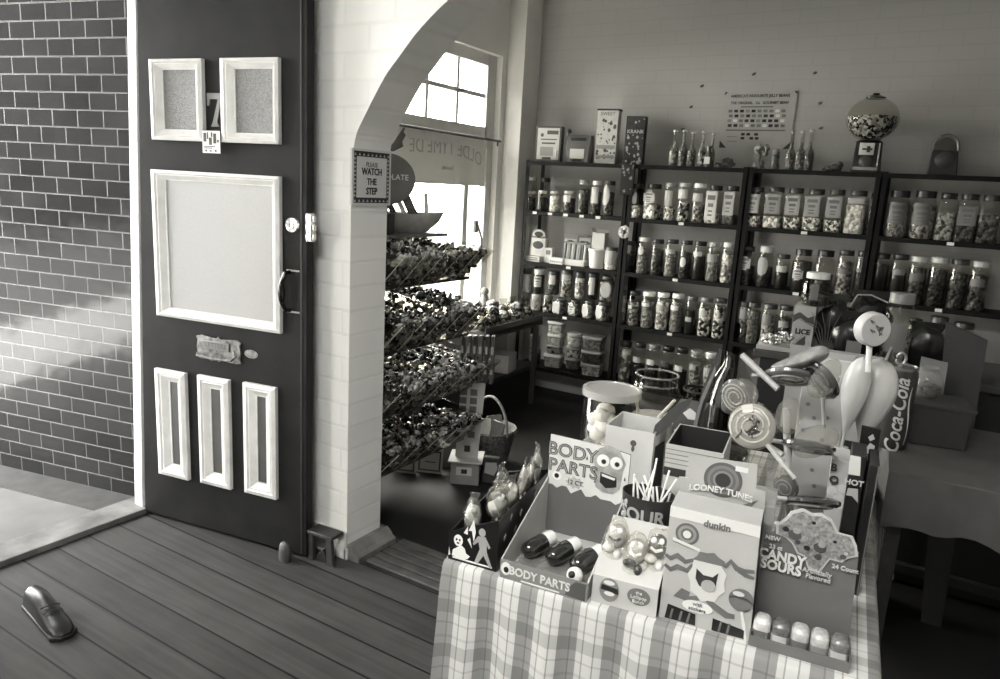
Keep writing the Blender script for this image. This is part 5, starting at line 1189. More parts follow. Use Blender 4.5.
for k, (x, f, v_) in enumerate([(-.043, .52, .65), (.008, .36, .5), (.047, .5, .35)]):
    y = D_*f; z = lipz+(topz-lipz)*f
    t2 = Thing('wrapped_lollipop', ['crumpled pale wrapped lollipop, left on the pale sloping box', 'wrapped lollipop with dark and white pieces, middle of pale box', 'wrapped round-faced dark lollipop, right on the pale sloping box'][k], 'lollipop', t.fr, x, y, ZC0+z, 'lollipops on the pale sloping box')
    M = rot('X', -(90-sl)*.55)
    s = MB(); s.ell((0, -.012, .018), .021, .015, .026, 14, 10, M=M); t2.part('sweet', s, mat([.62, .6, .25][k], .3, noise=.1, nscale=60))
    s = MB(); s.ell((-.008, -.026, .026), .006, .004, .007, 8, 6, M=M); s.ell((.008, -.026, .026), .006, .004, .007, 8, 6, M=M); t2.part('eyes', s, WHITE)
    s = MB(); s.tube([(-.012, -.024, .01), (0, -.028, .003), (.012, -.024, .01)], .0035, 6, M=M); t2.part('mouth', s, mat(.9, .3) if k else mat(.2, .3))
    s = MB(); s.ell((-.01, -.02, -.012), .014, .01, .01, 10, 6, M=M); s.ell((.01, -.018, -.022), .009, .008, .012, 8, 6, M=M); t2.part('body', s, mat([.75, .18, .8][k], .3))
    s = MB(); s.tube([(0, -.008, -.02), (0, -.008, -.06)], .0022, 6, M=M); t2.part('stick', s, WHITE)
    s = MB(); s.ell((0, -.012, .008), .03, .02, .05, 9, 8, M=M, jit=.1); t2.part('cellophane', s, clear(.97, 1, .06, bump=1, bscale=40, base=.08))
# ---- big pale carton at the front
t = Thing('lollipop_carton', 'large pale carton with white top band and a printed ball lollipop', 'sweets box', TB, .585, .03, ZC0, rz=2)
a = t.p(671, 505); b2 = t.p(761, 525.5); c2 = t.p(660, 612); e2 = t.p(751, 617)
x0, x1 = c2[0]-.002, e2[0]+.004; H_ = (a[1]+b2[1])/2
xa, xb = a[0], b2[0]
M_ = Matrix.Identity(4)
s = MB(); front = [(x0, 0), (x1, 0), (xb, H_-.003), (xa, H_+.0)]
s.card(front, 0, .085); cb = t.part('box_body', s, mat(.70, .5, noise=.012), smooth=False, bevel=.001)
def lerp(z): f = z/H_; return x0+(xa-x0)*f, x1+(xb-x1)*f
l0, r0_ = lerp(H_-.022)
blob(t, cb, [(l0, H_-.022), (r0_, H_-.026), (xb, H_-.003), (xa, H_)], mat(.86, .5), -.0012, 'white_band')
s = MB(); s.add([(x1+.0008, 0, 0), (x1+.0008, .085, 0), (xb+.0008, .085, H_-.003), (xb+.0008, 0, H_-.003)], [(0, 1, 2, 3)]); t.part('shaded_side', s, mat(.17, .5), cb, smooth=False)  # shade of the right side painted on as a dark face
t.text('dunkin', 0, -.0024, H_-.021, .019, mat(.45, .5), parent=cb, bold=.0006)
cx_, cz_ = x0+.038, H_-.052
for r_, v_ in ((.023, .42), (.018, .58), (.0125, .42)): blob(t, cb, ov(cx_, cz_, r_, r_, 24), mat(v_, .5), -.0012-.0004*(23-r_*1000)/5, 'printed_ring')
blob(t, cb, ov(cx_, cz_, .008, .008), mat(.85, .5), -.003, 'printed_dot')
blob(t, cb, [(cx_-.026, cz_-.012), (cx_+.028, cz_-.024), (cx_+.028, cz_-.03), (cx_-.026, cz_-.018)], mat(.85, .5), -.0036, 'printed_ribbon')
# printed splash with swinging ribbons in the middle (plain generic motif)
mx, mz = (x0+x1)/2-.004, H_*.5
drk = mat(.42, .5)
def rib(pts, r, m=drk, nm='printed_ribbon'):
    s = MB(); L_, R_ = [], []
    for i, (x, z) in enumerate(pts):
        p0 = Vector(pts[max(i-1, 0)]); p1 = Vector(pts[min(i+1, len(pts)-1)]); d_ = (p1-p0).normalized(); n_ = Vector((-d_.y, d_.x)); rr = r*(.6+.8*math.sin(math.pi*(i+.5)/len(pts)))
        L_.append((x+n_.x*rr, z+n_.y*rr)); R_.append((x-n_.x*rr, z-n_.y*rr))
    s.card(L_+R_[::-1], -.0014, .001); t.part(nm, s, m, cb, smooth=False)
rib([(mx-.03, mz+.02), (mx-.045, mz+.012), (mx-.062, mz+.022), (mx-.075, mz+.012), (mx-.085, mz+.018)], .004); rib([(mx-.03, mz+.01), (mx-.04, mz-.006), (mx-.06, mz-.002), (mx-.072, mz-.012), (mx-.085, mz-.004)], .004)
rib([(mx+.03, mz+.02), (mx+.04, mz+.036), (mx+.052, mz+.024), (mx+.066, mz+.022), (mx+.085, mz+.026)], .004); rib([(mx+.055, mz+.02), (mx+.07, mz+.014), (mx+.086, mz+.012)], .003)
rib([(mx-.03, mz-.055), (mx-.045, mz-.052), (mx-.056, mz-.062), (mx-.03, mz-.066), (mx-.005, mz-.055)], .005); rib([(mx+.005, mz-.058), (mx+.025, mz-.07), (mx+.045, mz-.08), (mx+.06, mz-.078)], .005)
blob(t, cb, [(mx+.033*math.cos(k*math.pi/9)*(1+.16*(k % 2)), mz-.012+.047*math.sin(k*math.pi/9)*(1+.12*(k % 2))) for k in range(18)], mat(.82, .5), -.002, 'printed_splash')
blob(t, cb, [(mx-.022, mz+.005), (mx-.008, mz-.006), (mx+.01, mz-.006), (mx+.02, mz+.006), (mx+.018, mz-.022), (mx+.004, mz-.034), (mx-.014, mz-.03), (mx-.022, mz-.016)], mat(.2, .5), -.003, 'printed_centre')
blob(t, cb, ov(mx+.004, mz-.026, .014, .013), mat(.66, .5), -.0036, 'printed_dot')
blob(t, cb, [(mx+.027*math.cos(math.pi*k/7)*(1+.2*(k % 2)), mz+.022+.02*math.sin(math.pi*k/7)*(1+.2*(k % 2))) for k in range(8)], mat(.45, .5), -.0026, 'printed_curl')
bx, bz = x1-.026, H_*.345
rib([(bx+.002, bz-.02), (bx+.01, bz-.05), (bx+.018, bz-.085)], .0022, mat(.85, .5), 'printed_stick')
blob(t, cb, ov(bx, bz, .0235, .0235, 26), mat(.45, .35), -.003, 'printed_ball'); blob(t, cb, [(bx-.022, bz+.004), (bx-.008, bz+.008), (bx+.01, bz+.006), (bx+.022, bz-.001), (bx+.022, bz-.005), (bx+.008, bz+.001), (bx-.01, bz+.003), (bx-.022, bz-.001)], mat(.3, .4), -.0036, 'printed_stripe'); blob(t, cb, ov(bx-.006, bz+.012, .011, .005), mat(.8, .3), -.004, 'printed_shine')
blob(t, cb, ov(mx-.012, H_*.185, .03, .013, 22), mat(.88, .5), -.0024, 'printed_oval'); t.text('with', mx-.012, -.0034, H_*.185+.006, .011, mat(.35, .5), parent=cb); t.text('stickers', mx-.012, -.0034, H_*.185-.005, .011, mat(.35, .5), parent=cb)
blob(t, cb, [(x0+.012, .004), (mx-.012, .004), (mx-.014, .028), (x0+.016, .036)], mat(.14, .3), -.0016, 'window'); blob(t, cb, [(mx+.02, .004), (x1-.012, .004), (x1-.013, .022), (mx+.02, .03)], mat(.14, .3), -.0016, 'window')
s = MB()
for x in (x0+.024, x0+.042, x0+.058, mx+.034, mx+.05): s.tube([(x, -.0022, .006), (x+.003, -.0022, .028)], .0025, 5, flat=.3)
t.part('window_sticks', s, mat(.4, .3), cb, kind='stuff')
# ---- second carton with stepped header and ring emblem
t = Thing('ring_emblem_carton', 'pale stepped carton with a grey ring emblem and white arched lettering', 'sweets box', TB, .60, .15, ZC0, rz=2)
pts = t.pl([(679, 560), (679, 477), (688, 478), (688.5, 455), (757.5, 465), (756, 489), (765.5, 492), (765.5, 575)])
pts = [(pts[0][0], 0)]+pts[1:-1]+[(pts[-1][0], 0)]
s = MB(); s.card(pts, 0, .005); hd = t.part('header_card', s, mat(.68, .5, noise=.012), smooth=False)
s = MB(); s.box(pts[0][0], pts[-1][0], .005, .12, 0, pts[2][1]-.03); t.part('box_body', s, mat(.6, .5), smooth=False)
c_ = t.p(723, 480); e_ = t.p(743, 480); R_ = e_[0]-c_[0]
for r_, v_ in ((1, .36), (.82, .47), (.66, .38), (.52, .5), (.4, .2)): blob(t, hd, ov(c_[0], c_[1], R_*r_, R_*r_*.98, 30), mat(v_, .5), -.0010-.0004*(1-r_)*6, 'printed_ring')
def arcl(co): return (co.x, co.y-.5*co.x*co.x/.07*.9, co.z)
c3 = t.p(721, 489)
t.text('LOONEY TUNES', c3[0], -.004, c3[1]-.002, .0185, mat(.88, .5), parent=hd, warp=lambda co: (co.x, co.y-.0+1.6*co.x*co.x*-1, co.z), bold=.0005, sx=.95)
k1 = t.p(742, 467); k2 = t.p(752, 474); blob(t, hd, [(k1[0]-.012, k2[1]), (k2[0]-.008, k2[1]), (k2[0]-.008, k1[1]), (k1[0]-.012, k1[1])], mat(.86, .5), -.0012, 'price_sticker')
P_ = t.pl([(708, 503), (725, 508), (742, 505), (758, 500), (748, 510), (733, 515), (716, 513)]); blob(t, hd, P_, mat(.42, .5), -.0014, 'printed_ribbon')
P_ = t.pl([(693, 499), (700, 503), (700, 510), (694, 509)]); blob(t, hd, P_, mat(.88, .5), -.0014, 'printed_patch')
# ---- SOUR tub with white-sticked lollipops
q = TB.v(647, 510, .215)
t = Thing('sour_tub', 'dark rounded tub lettered SOUR, stuffed with white-sticked lollipops', 'tub', TB, q.x, q.y, ZC0, rz=-4)
a = t.p(621, 500); b2 = t.p(671, 512); R_ = (b2[0]-a[0])/2; top = t.p(646, 492)[1]
s = MB(); s.lathe([(R_*.8, 0), (R_*.84, .004), (R_*1.02, top), (R_*.98, top), (R_*.8, .008), (0, .008)], 28, asp=.8); tb_ = t.part('tub_body', s, mat(.17, .4))
def wrapc(rr0, rr1, zt, asp=.8):
    def f(co):
        return co
    return f
me = t.text('SOUR', 0, 0, 0, R_*.74, mat(.62, .5), parent=tb_, bold=.001, ext=.001); fine(me.data)
for v in me.data.vertices:
    x, y, z = v.co; an = x/R_*.98; zz_ = z+t.p(646, 507)[1]-.006; rr = R_*(.84+.18*zz_/top)+.002-y
    v.co = (rr*math.sin(an), -rr*.8*math.cos(an), zz_)
s = MB(); 
def strip(a0, a1, z0_, z1_, off=.0012):
    vs = []
    for k in range(9):
        an = a0+(a1-a0)*k/8
        for zq in (z0_, z1_):
            rr = R_*(.84+.18*zq/top)+off; vs.append((rr*math.sin(an), -rr*.8*math.cos(an), zq))
    s.add(vs, [(2*k, 2*k+2, 2*k+3, 2*k+1) for k in range(8)])
strip(-.15, .35, top*.52, top*.64, .0035); t.part('price_sticker', s, mat(.88, .5), tb_)
s = MB(); strip(-.9, 1.0, top*.19, top*.23); t.part('printed_line', s, mat(.5, .5), tb_)
s = MB(); strip(-1.2, 1.2, top*.0, top*.12); t.part('printed_band', s, mat(.66, .5), tb_)
for an, zz_ in ((-.85, .72), (-.7, .9), (-1.05, .85), (-.9, .52)):
    rr = R_*.99+.001; s = MB(); s.ell((rr*math.sin(an), -rr*.8*math.cos(an), top*zz_), .0055, .002, .007, 8, 5); t.part('printed_bubble', s, mat(.7, .5), tb_)
R0 = random.Random(12)
lp = [(-.75, .0, -3, .09), (-.5, .3, 14, .12), (-.35, -.2, -12, .07), (-.15, .4, 6, .06), (0.0, -.3, 4, .14), (.15, .2, -18, .08), (.3, -.1, 24, .11), (.45, .3, 10, .12), (.5, -.35, -4, .085), (.65, .1, -30, .10), (.75, -.2, -15, .075), (.8, .3, 8, .06), (-.65, -.3, 30, .05), (.2, .5, -35, .09)]
wd = ['leftmost upright', 'tall right-leaning', 'short left', 'short rear left', 'tallest central', 'left-leaning central', 'right-leaning central', 'long right-leaning', 'front right', 'strongly left-leaning right', 'left-leaning far right', 'short far right', 'low slanting left', 'rear slanting']
for k, (x, y, an, ln) in enumerate(lp):
    t2 = Thing('white_lollipop', f'{wd[k]} white lollipop stick poking out of the SOUR tub', 'lollipop', t.fr, x*R_*.75, y*R_*.6, ZC0+top*.7, 'lollipops in the SOUR tub')
    M = rot('Y', an) @ rot('X', R0.uniform(-12, 12))
    s = MB(); s.tube([(0, 0, 0), (0, 0, ln)], .0024, 6, M=M); t2.part('stick', s, mat(.95, .4))
    s = MB(); s.ell((0, 0, 0), .013, .013, .013, 10, 8, M=M); t2.part('sweet', s, mat(R0.choice([.3, .6, .8]), .3, noise=.1, nscale=60))
# ---- open pale box behind, with dark flap
t = Thing('open_white_box', 'open white box with small printed face, between big jar and tub', 'sweets box', TB, TB.v(629, 440, .40).x, .40, ZC0, rz=-1)
a = t.p(605, 424); b2 = t.p(653, 434); H_ = (a[1]+b2[1])/2; w_ = b2[0]-a[0]
openbox(t, w_, .14, H_, mat(.80, .5, noise=.02)); s = MB(); s.box(-w_/2+.004, w_/2-.004, .004, .136, H_*.55, H_*.56); t.part('inner_shelf', s, mat(.3, .5), smooth=False)
s = disc(.035*0+.012, -.0012, H_-.035, .008); t.part('printed_face', s, mat(.35, .5)); s = disc(.012, -.0012, H_-.05, .004, rz=.008); t.part('printed_face', s, mat(.35, .5))
s = MB(); s.prism([(w_/2+.0006, .01, H_*.45), (w_/2+.0006, .13, H_*.3), (w_/2+.0006, .12, H_*.8), (w_/2+.0006, .02, H_*.85)], (.0006, 0, 0)); t.part('dark_print', s, mat(.18, .5), smooth=False)
s = MB(); p_ = t.pl([(651, 440), (655, 425), (676, 405), (693, 397), (690, 404), (668, 428)], .02); s.card(p_, .02, .003); t.part('raised_flap', s, mat(.25, .5), smooth=False)
# ---- open box with striped front
t = Thing('open_striped_box', 'open box, dark inside, with plank-striped pale front, behind the stepped carton', 'sweets box', TB, TB.v(694, 455, .26).x, .26, ZC0, rz=2)
a = t.p(665, 442); b2 = t.p(722, 455); H_ = (a[1]+b2[1])/2; w_ = b2[0]-a[0]
openbox(t, w_, .17, H_, mat(.72, .5)); s = MB(); s.box(-w_/2+.004, w_/2-.004, .166, .1668, .004, H_-.001); s.box(-w_/2+.0035, -w_/2+.0043, .004, .166, .004, H_-.001); s.box(w_/2-.0043, w_/2-.0035, .004, .166, .004, H_-.001); s.box(-w_/2+.004, w_/2-.004, .004, .166, .0035, .0045); s.box(-w_/2+.004, w_/2-.004, .0034, .0042, .004, H_-.001); t.part('dark_inside', s, mat(.16, .5), smooth=False)  # inner faces of the box coloured dark
s = MB()
for k in range(4): s.box(-w_/2, w_/2, -.001, 0, H_-.012-k*.011, H_-.0105-k*.011)
t.part('plank_lines', s, mat(.45, .5), smooth=False)
s = MB(); s.box(-w_/2, -w_/2+.05, -.001, 0, H_-.075, H_-.055); t.part('printed_panel', s, mat(.2, .5), smooth=False)
# ---- small picture carton with a leaning lid behind
t = Thing('picture_carton', 'dark carton with white printed blob shapes, behind the open boxes', 'box', TB, TB.v(688, 425, .5).x, .5, ZC0)
a = t.p(673, 405); b2 = t.p(703, 410); w_ = b2[0]-a[0]
s = MB(); s.box(-w_/2, w_/2, 0, .08, 0, a[1]); cc = t.part('carton', s, mat(.3, .5), smooth=False, bevel=.002)
p_ = t.pl([(683, 413), (690, 408), (696, 413), (695, 420), (688, 419)]); blob(t, cc, p_, mat(.8, .5), -.001, 'printed_shape')
p_ = t.pl([(674, 430), (682, 425), (688, 430), (684, 437), (676, 437)]); blob(t, cc, p_, mat(.88, .5), -.001, 'printed_shape'); p_ = t.pl([(678, 431), (681, 429), (683, 432), (680, 434)]); blob(t, cc, p_, BLACK, -.002, 'printed_dot')
for k, (pp, v_, lb) in enumerate([([(694, 470), (699, 400), (712, 365), (719, 348), (722, 350), (716, 372), (704, 410), (701, 470)], .24, 'tall dark folded card strip rising behind the striped box'), ([(689, 440), (701, 398), (715, 366), (716, 371), (703, 402), (693, 440)], .45, 'thin grey folded card strip beside the tall dark one')]):
    vv = .46-.02*k; xx = TB.v(700, 440, vv).x
    t = Thing('folded_card', lb, 'card', TB, xx, vv, ZC0)
    p_ = t.pl(pp); p_ = [(x, max(0, z)) for x, z in p_]; s = MB(); s.card(p_, 0, .006); s.box(p_[0][0]-.01, p_[-1][0]+.02, 0, .04, 0, .01); t.part('card', s, mat(v_, .4), smooth=False)
# ---- jars on the table
q = TB.v(612, 388, .93)
def bigjar(name, label, cx, py_top, px0, px1, v, prof_f, lidv=None, **k):
    c_ = TB.v(cx, py_top, v); a = TB.v(px0, py_top+8, v); b_ = TB.v(px1, py_top+8, v)
    t = Thing(name, label, 'jar', TB, c_.x, v, ZC0); return t, (b_.x-a.x)/2*.96, c_.z-ZC0
t, r_, h_ = bigjar('big_jar', 'big round clear jar with flat white-rimmed lid, pale lumps inside', 612.5, 388, 583, 641.5, .82, None)
s = MB(); s.lathe([(r_*.9, 0), (r_*.97, .006), (r_*.98, h_*.88), (r_*.9, h_*.93)], 36, cap=False); t.part('glass_body', s, clear(.93, 1, .03))
s = MB(); s.lathe([(r_*.99, h_*.9), (r_*1.02, h_*.905), (r_*1.02, h_*.995), (r_*.98, h_), (r_*.9, h_*1.0), (r_*.88, h_*.985), (0, h_*.985)], 40); t.part('lid', s, clear(.9, 1, .08, base=.38, basev=.88), label='white-rimmed translucent lid')
s = MB(); R0 = random.Random(6)
for k in range(26):
    an = R0.uniform(0, 6.28); rr = r_*.62*math.sqrt(R0.random()); s.ell((rr*math.cos(an), rr*math.sin(an), R0.uniform(.03, h_*.5)+(.04 if math.cos(an) < 0 else -.02)), r_*.3, r_*.3, r_*.26, 9, 6, jit=.1)
t.part('marshmallows', s, mat(.88, .6), kind='stuff')
t, r_, h_ = bigjar('open_glass_jar', 'open-necked round clear glass jar holding white papers and sticks', 657.5, 374, 632, 685, .95, None)
s = MB(); s.lathe([(r_*.8, 0), (r_*.95, .02), (r_*1.0, h_*.6), (r_*.97, h_*.78), (r_*.84, h_*.87), (r_*.8, h_*.9), (r_*.8, h_*.97), (r_*.84, h_*.975), (r_*.84, h_), (r_*.77, h_), (r_*.77, h_*.9), (r_*.9, h_*.76)], 36, cap=False); t.part('glass_body', s, clear(.93, 1, .03))
s = MB(); s.lathe([(r_*.85, h_-.004), (r_*.87, h_-.001), (r_*.85, h_+.002), (r_*.8, h_+.001), (r_*.8, h_-.004)], 36, cap=False); s.lathe([(r_*.81, h_*.88), (r_*.835, h_*.89), (r_*.81, h_*.9)], 36, cap=False); t.part('glass_rim', s, clear(.9, 1, .05, base=.25, basev=.8))
s = MB(); s.lathe([(0, .01), (r_*.75, .012), (r_*.85, h_*.5), (0, h_*.52)], 20, cap=False); t.part('white_sweets', s, mat(.78, .6, noise=.06, nscale=40), kind='stuff')
s = MB()
for k, (x, an, ln) in enumerate([(-.03, -20, .13), (-.045, -5, .12), (.0, 35, .12), (.03, 60, .11)]): s.tube([(0, 0, 0), (0, 0, ln)], .005, 6, M=tr(x, -.02, h_*.4) @ rot('Y', an))
t.part('white_sticks', s, mat(.92, .5), kind='stuff')
t, r_, h_ = bigjar('rimmed_glass_jar', 'low dark-rimmed glass jar right of the open-necked one', 698, 389, 682, 714, 1.0, None)
s = MB(); s.lathe([(r_*.8, 0), (r_, .02), (r_, h_*.8), (r_*.9, h_*.95), (r_*.92, h_), (r_*.86, h_)], 28, cap=False); t.part('glass_body', s, clear(.85, 1, .04)); s = MB(); s.lathe([(r_*.92, h_-.006), (r_*.97, h_-.004), (r_*.96, h_+.002), (r_*.9, h_+.001)], 28, cap=False); t.part('rim', s, mat(.2, .3))
t, r_, h_ = bigjar('large_clear_jar', 'large shouldered clear jar behind the giant lollipops', 736, 351, 706, 763, .78, None)
s = MB(); s.lathe([(r_*.85, 0), (r_*.97, .02), (r_, h_*.3), (r_*.98, h_*.62), (r_*.75, h_*.8), (r_*.42, h_*.9), (r_*.4, h_*.97), (r_*.44, h_*.975), (r_*.44, h_)], 36, cap=False); t.part('glass_body', s, clear(.92, 1, .03))
s = MB(); s.lathe([(0, .01), (r_*.9, .02), (r_*.92, h_*.3), (0, h_*.34)], 24, cap=False); t.part('sweets', s, C['dark'], kind='stuff')
# ---- CANDY SOURS box
t = Thing('candy_sours_box', 'grey display box lettered CANDY SOURS with cloud-shaped header and rolls', 'sweets box', TB, TB.v(810, 560, .10).x, .10, ZC0, rz=1)
a = t.p(765, 531); b2 = t.p(859, 553); c2 = t.p(757, 600); d2 = t.p(852, 618)
sd = [(c2[0], .0), (d2[0]+.002, 0), b2, t.p(845, 549), a]
s = MB(); s.card(sd, 0, .005); bd_ = t.part('backboard', s, mat(.42, .5), smooth=False)
cl = t.pl([(776, 533), (776, 524), (785, 518), (791, 511), (803, 508), (812, 513), (822, 513), (832, 519), (838, 532), (845, 534), (853, 536), (857, 546), (858, 556), (848, 558), (842, 562), (830, 559), (818, 574), (808, 568), (804, 556), (797, 553), (792, 543), (786, 537)])
s = MB(); s.card(cl, -.003, .003); hd = t.part('cloud_header', s, mat(.74, .5), smooth=False)
cl2 = [(sum(p[0] for p in cl)/len(cl)+(p[0]-sum(q_[0] for q_ in cl)/len(cl))*.93, sum(p[1] for p in cl)/len(cl)+(p[1]-sum(q_[1] for q_ in cl)/len(cl))*.9) for p in cl]
blob(t, hd, cl2, mat(.52, .6, noise=.12, nscale=160), -.0038, 'printed_cloud')
for (px, py, r_, v_) in [(795, 534, 7, .35), (797, 530, 4, .65), (786, 528, 3.4, .2), (798, 541, 3, .3), (820, 547, 7, .3), (822, 544, 4, .6), (807, 547, 3.4, .18), (818, 556, 4, .28), (843, 556, 3.4, .35), (846, 553, 2.2, .75), (814, 522, 2.2, .12), (835, 541, 2, .12), (777, 522, 2.4, .8)]:
    c_ = t.p(px, py); e_ = t.p(px+r_, py); blob(t, hd, ov(c_[0], c_[1], e_[0]-c_[0], (e_[0]-c_[0])*.85, 12), mat(v_, .5), -.0046-.0003*r_/7-(.0006 if r_ < 4.5 else 0), 'printed_fruit')
def txat(T, s_, px, py, size, v_, parent, y=-.0065, **k):
    c_ = T.p(px, py, 0); return T.text(s_, c_[0], y, c_[1], size, mat(v_, .5), parent=parent, **k)
txat(t, 'NEW', 773, 537, .012, .8, bd_, bold=.0003); txat(t, '23 ct', 776, 546, .012, .8, bd_, bold=.0003)
txat(t, 'CANDY', 782, 556, .028, .85, bd_, bold=.0011, sx=.88); txat(t, 'SOURS', 781, 566, .028, .85, bd_, bold=.0011, sx=.88)
txat(t, 'Artificially', 817, 571, .013, .75, bd_, bold=.0003); txat(t, 'Flavored', 818, 577, .013, .75, bd_, bold=.0003); txat(t, '24 Count', 845, 567.5, .012, .75, bd_, bold=.0003)
wq = d2[0]-c2[0]; 
s = MB(); s.box(c2[0]-.003, d2[0]+.003, -.075, .0, 0, .004); s.box(c2[0]-.003, d2[0]+.003, -.077, -.074, 0, .022); s.box(c2[0]-.003, c2[0], -.075, 0, 0, .03); s.box(d2[0], d2[0]+.003, -.075, 0, 0, .03); t.part('front_tray', s, mat(.42, .5), smooth=False)
for k in range(5):
    x = c2[0]+wq*(k+.5)/5
    for r2_, yy in enumerate((-.052,)):
        t2 = Thing('sweet_roll', ['leftmost foil roll in the CANDY SOURS tray', 'second foil roll from the left in the CANDY SOURS tray', 'middle foil roll in the CANDY SOURS tray', 'fourth foil roll from the left in the CANDY SOURS tray', 'rightmost foil roll in the CANDY SOURS tray'][k], 'sweet roll', t.fr, x, yy, ZC0+.0045, 'foil rolls in the CANDY SOURS tray')
        s = MB(); s.lathe([(.012, 0), (.0165, .003), (.0172, .03), (.016, .044), (.011, .051), (0, .053)], 20, sq=4, asp=1.25); t2.part('wrapper', s, mat([.78, .4, .72, .7, .45][k], .25, noise=.08, nscale=80), bevel=.001)
        s = MB(); s.lathe([(.0176, .012), (.0177, .03)], 20, sq=4, asp=1.25, cap=False); t2.part('label_band', s, mat([.4, .7, .4, .5, .7][k], .3))
# ---- tall upright cartons and strips standing behind the giant lollipops
t = Thing('dotted_carton', 'tall pale carton with small grey dots behind the giant lollipops', 'box', TB, TB.v(820, 420, .62).x, .62, ZC0, rz=-6)
a = t.p(792, 352); b2 = t.p(838, 360); w_ = b2[0]-a[0]; H_ = (a[1]+b2[1])/2
s = MB(); s.box(-w_/2, w_/2, 0, .09, 0, H_); cc = t.part('carton', s, mat(.66, .5, noise=.015), smooth=False, bevel=.002)
for (px, py) in [(826, 397), (827, 418), (814, 418), (812, 470), (814, 486), (808, 404), (803, 430), (822, 440)]:
    c_ = t.p(px, py); blob(t, cc, ov(c_[0], c_[1], .0055, .0055, 10), mat(.45, .5), -.001, 'printed_dot')
t = Thing('lettered_carton', 'pale carton with dark block letters and round sweets print, right side', 'box', TB, TB.v(838, 480, .42).x, .42, ZC0)
a = t.p(828, 458); b2 = t.p(846, 462); w_ = b2[0]-a[0]
s = MB(); s.box(-w_/2, w_/2, 0, .1, 0, a[1]); cc = t.part('carton', s, mat(.72, .5), smooth=False, bevel=.002)
txat(t, 'B', 834, 467, .024, .25, cc, bold=.001); txat(t, 'O', 834, 479, .024, .25, cc, bold=.001)
for (px, py) in [(832, 491), (838, 497), (843, 489), (840, 504)]: c_ = t.p(px, py); blob(t, cc, ov(c_[0], c_[1], .011, .011, 14), mat(.8, .5), -.001, 'printed_ball')
t = Thing('hot_carton', 'narrow black and white carton lettered HOT beside the pale lettered one', 'box', TB, TB.v(854, 490, .38).x, .38, ZC0)
a = t.p(847, 453); b2 = t.p(862, 457); w_ = b2[0]-a[0]
s = MB(); s.box(-w_/2, w_/2, 0, .1, 0, a[1]); cc = t.part('carton', s, mat(.13, .4), smooth=False, bevel=.002)
p_ = t.pl([(850, 455), (861, 457), (860, 476), (848, 474)]); blob(t, cc, p_, mat(.86, .5), -.001, 'printed_panel'); txat(t, 'HOT', 854, 482, .018, .8, cc, bold=.0006)
p_ = t.pl([(848, 488), (858, 489), (858, 503), (852, 496), (846, 495)]); blob(t, cc, p_, mat(.7, .5), -.001, 'printed_shape')
t = Thing('black_strip_carton', 'tall thin black carton at the right edge of the crowded table', 'box', TB, TB.v(866, 520, .34).x, .34, ZC0)
a = t.p(861, 463); b2 = t.p(871, 466); w_ = b2[0]-a[0]
s = MB(); s.box(-w_/2, w_/2, 0, .12, 0, a[1]); cc = t.part('carton', s, mat(.1, .4), smooth=False, bevel=.002); s = MB(); s.box(w_/2-.004, w_/2-.001, -.001, 0, 0, a[1]); t.part('pale_edge', s, mat(.4, .5), cc, smooth=False)
t = Thing('dark_picture_card', 'small black card with white animal-like print near the red-toned can', 'card', TB, TB.v(869, 450, .52).x, .52, ZC0)
t.o['label'] = 'small black card with pale blotchy print left of the lettered tin'
p_ = t.pl([(862, 426), (881, 430), (876, 465), (859, 460)]); s = MB(); s.card([(p_[3][0], 0), (p_[2][0], 0)]+[p_[1], p_[0]], 0, .01); cc = t.part('card', s, mat(.09, .4), smooth=False)
for pp in ([(866, 448), (870, 443), (875, 446), (873, 453), (866, 454)], [(868, 437), (873, 434), (875, 439), (870, 441)], [(864, 456), (871, 455), (870, 460), (863, 459)]): blob(t, cc, t.pl(pp), mat(.68, .5), -.001, 'printed_shape')
# plain backing boxes so the tall things stand on something solid
# ---- giant lollipops
def swirl(T, c, r, n_, m1, m2, m3, th=.018, M=None, tilt=None):
    """flat round sweet: thick disc with raised spiral"""
    M = M or Matrix.Identity(4)
    s = MB(); s.lathe([(0, -th/2), (r*.85, -th/2), (r, -th*.2), (r, th*.2), (r*.85, th/2), (0, th/2)], 36, M @ rot('X', 90)); d_ = T.part('sweet_disc', s, m1)
    s = MB(); pts = []
    for k in range(70):
        f = k/69; an = f*2*math.pi*n_; rr = r*(.25+.66*f); pts.append((rr*math.cos(an), -th/2-.001, rr*math.sin(an)))
    s.tube(pts, r*.045, 5, M=M, flat=1); T.part('swirl_ridge', s, m2, d_)
    return d_
def lolly(name, label, px, py, v, rpx, tz, tx, sdir, sl, m1, m2, group='giant lollipops', n_=2.6):
    c_ = TB.v(px, py, v); e_ = TB.v(px+rpx, py, v); r_ = e_.x-c_.x
    T = Thing(name, label, 'lollipop', TB, c_.x, v, c_.z, group)
    M = rot('Z', tz) @ rot('X', tx)
    swirl(T, None, r_, n_, m1, m2, None, M=M)
    an = math.radians(sdir); s = MB(); s.tube([(r_*.9*math.cos(an), 0, r_*.9*math.sin(an)), ((r_+sl)*math.cos(an), .0, (r_+sl)*math.sin(an))], .005, 8, M=M); T.part('stick', s, mat(.75, .35))
    return T, r_, M
sw1 = mat(.6, .25, noise=.05, nscale=20); sw2 = mat(.52, .25)
T, r_, M = lolly('giant_lollipop', 'giant pale swirled lollipop with tangled print, nearest of the bunch', 752, 426, .30, 24.5, -4, -12, -42, .09, sw1, mat(.8, .25))
R0 = random.Random(2)
s = MB()
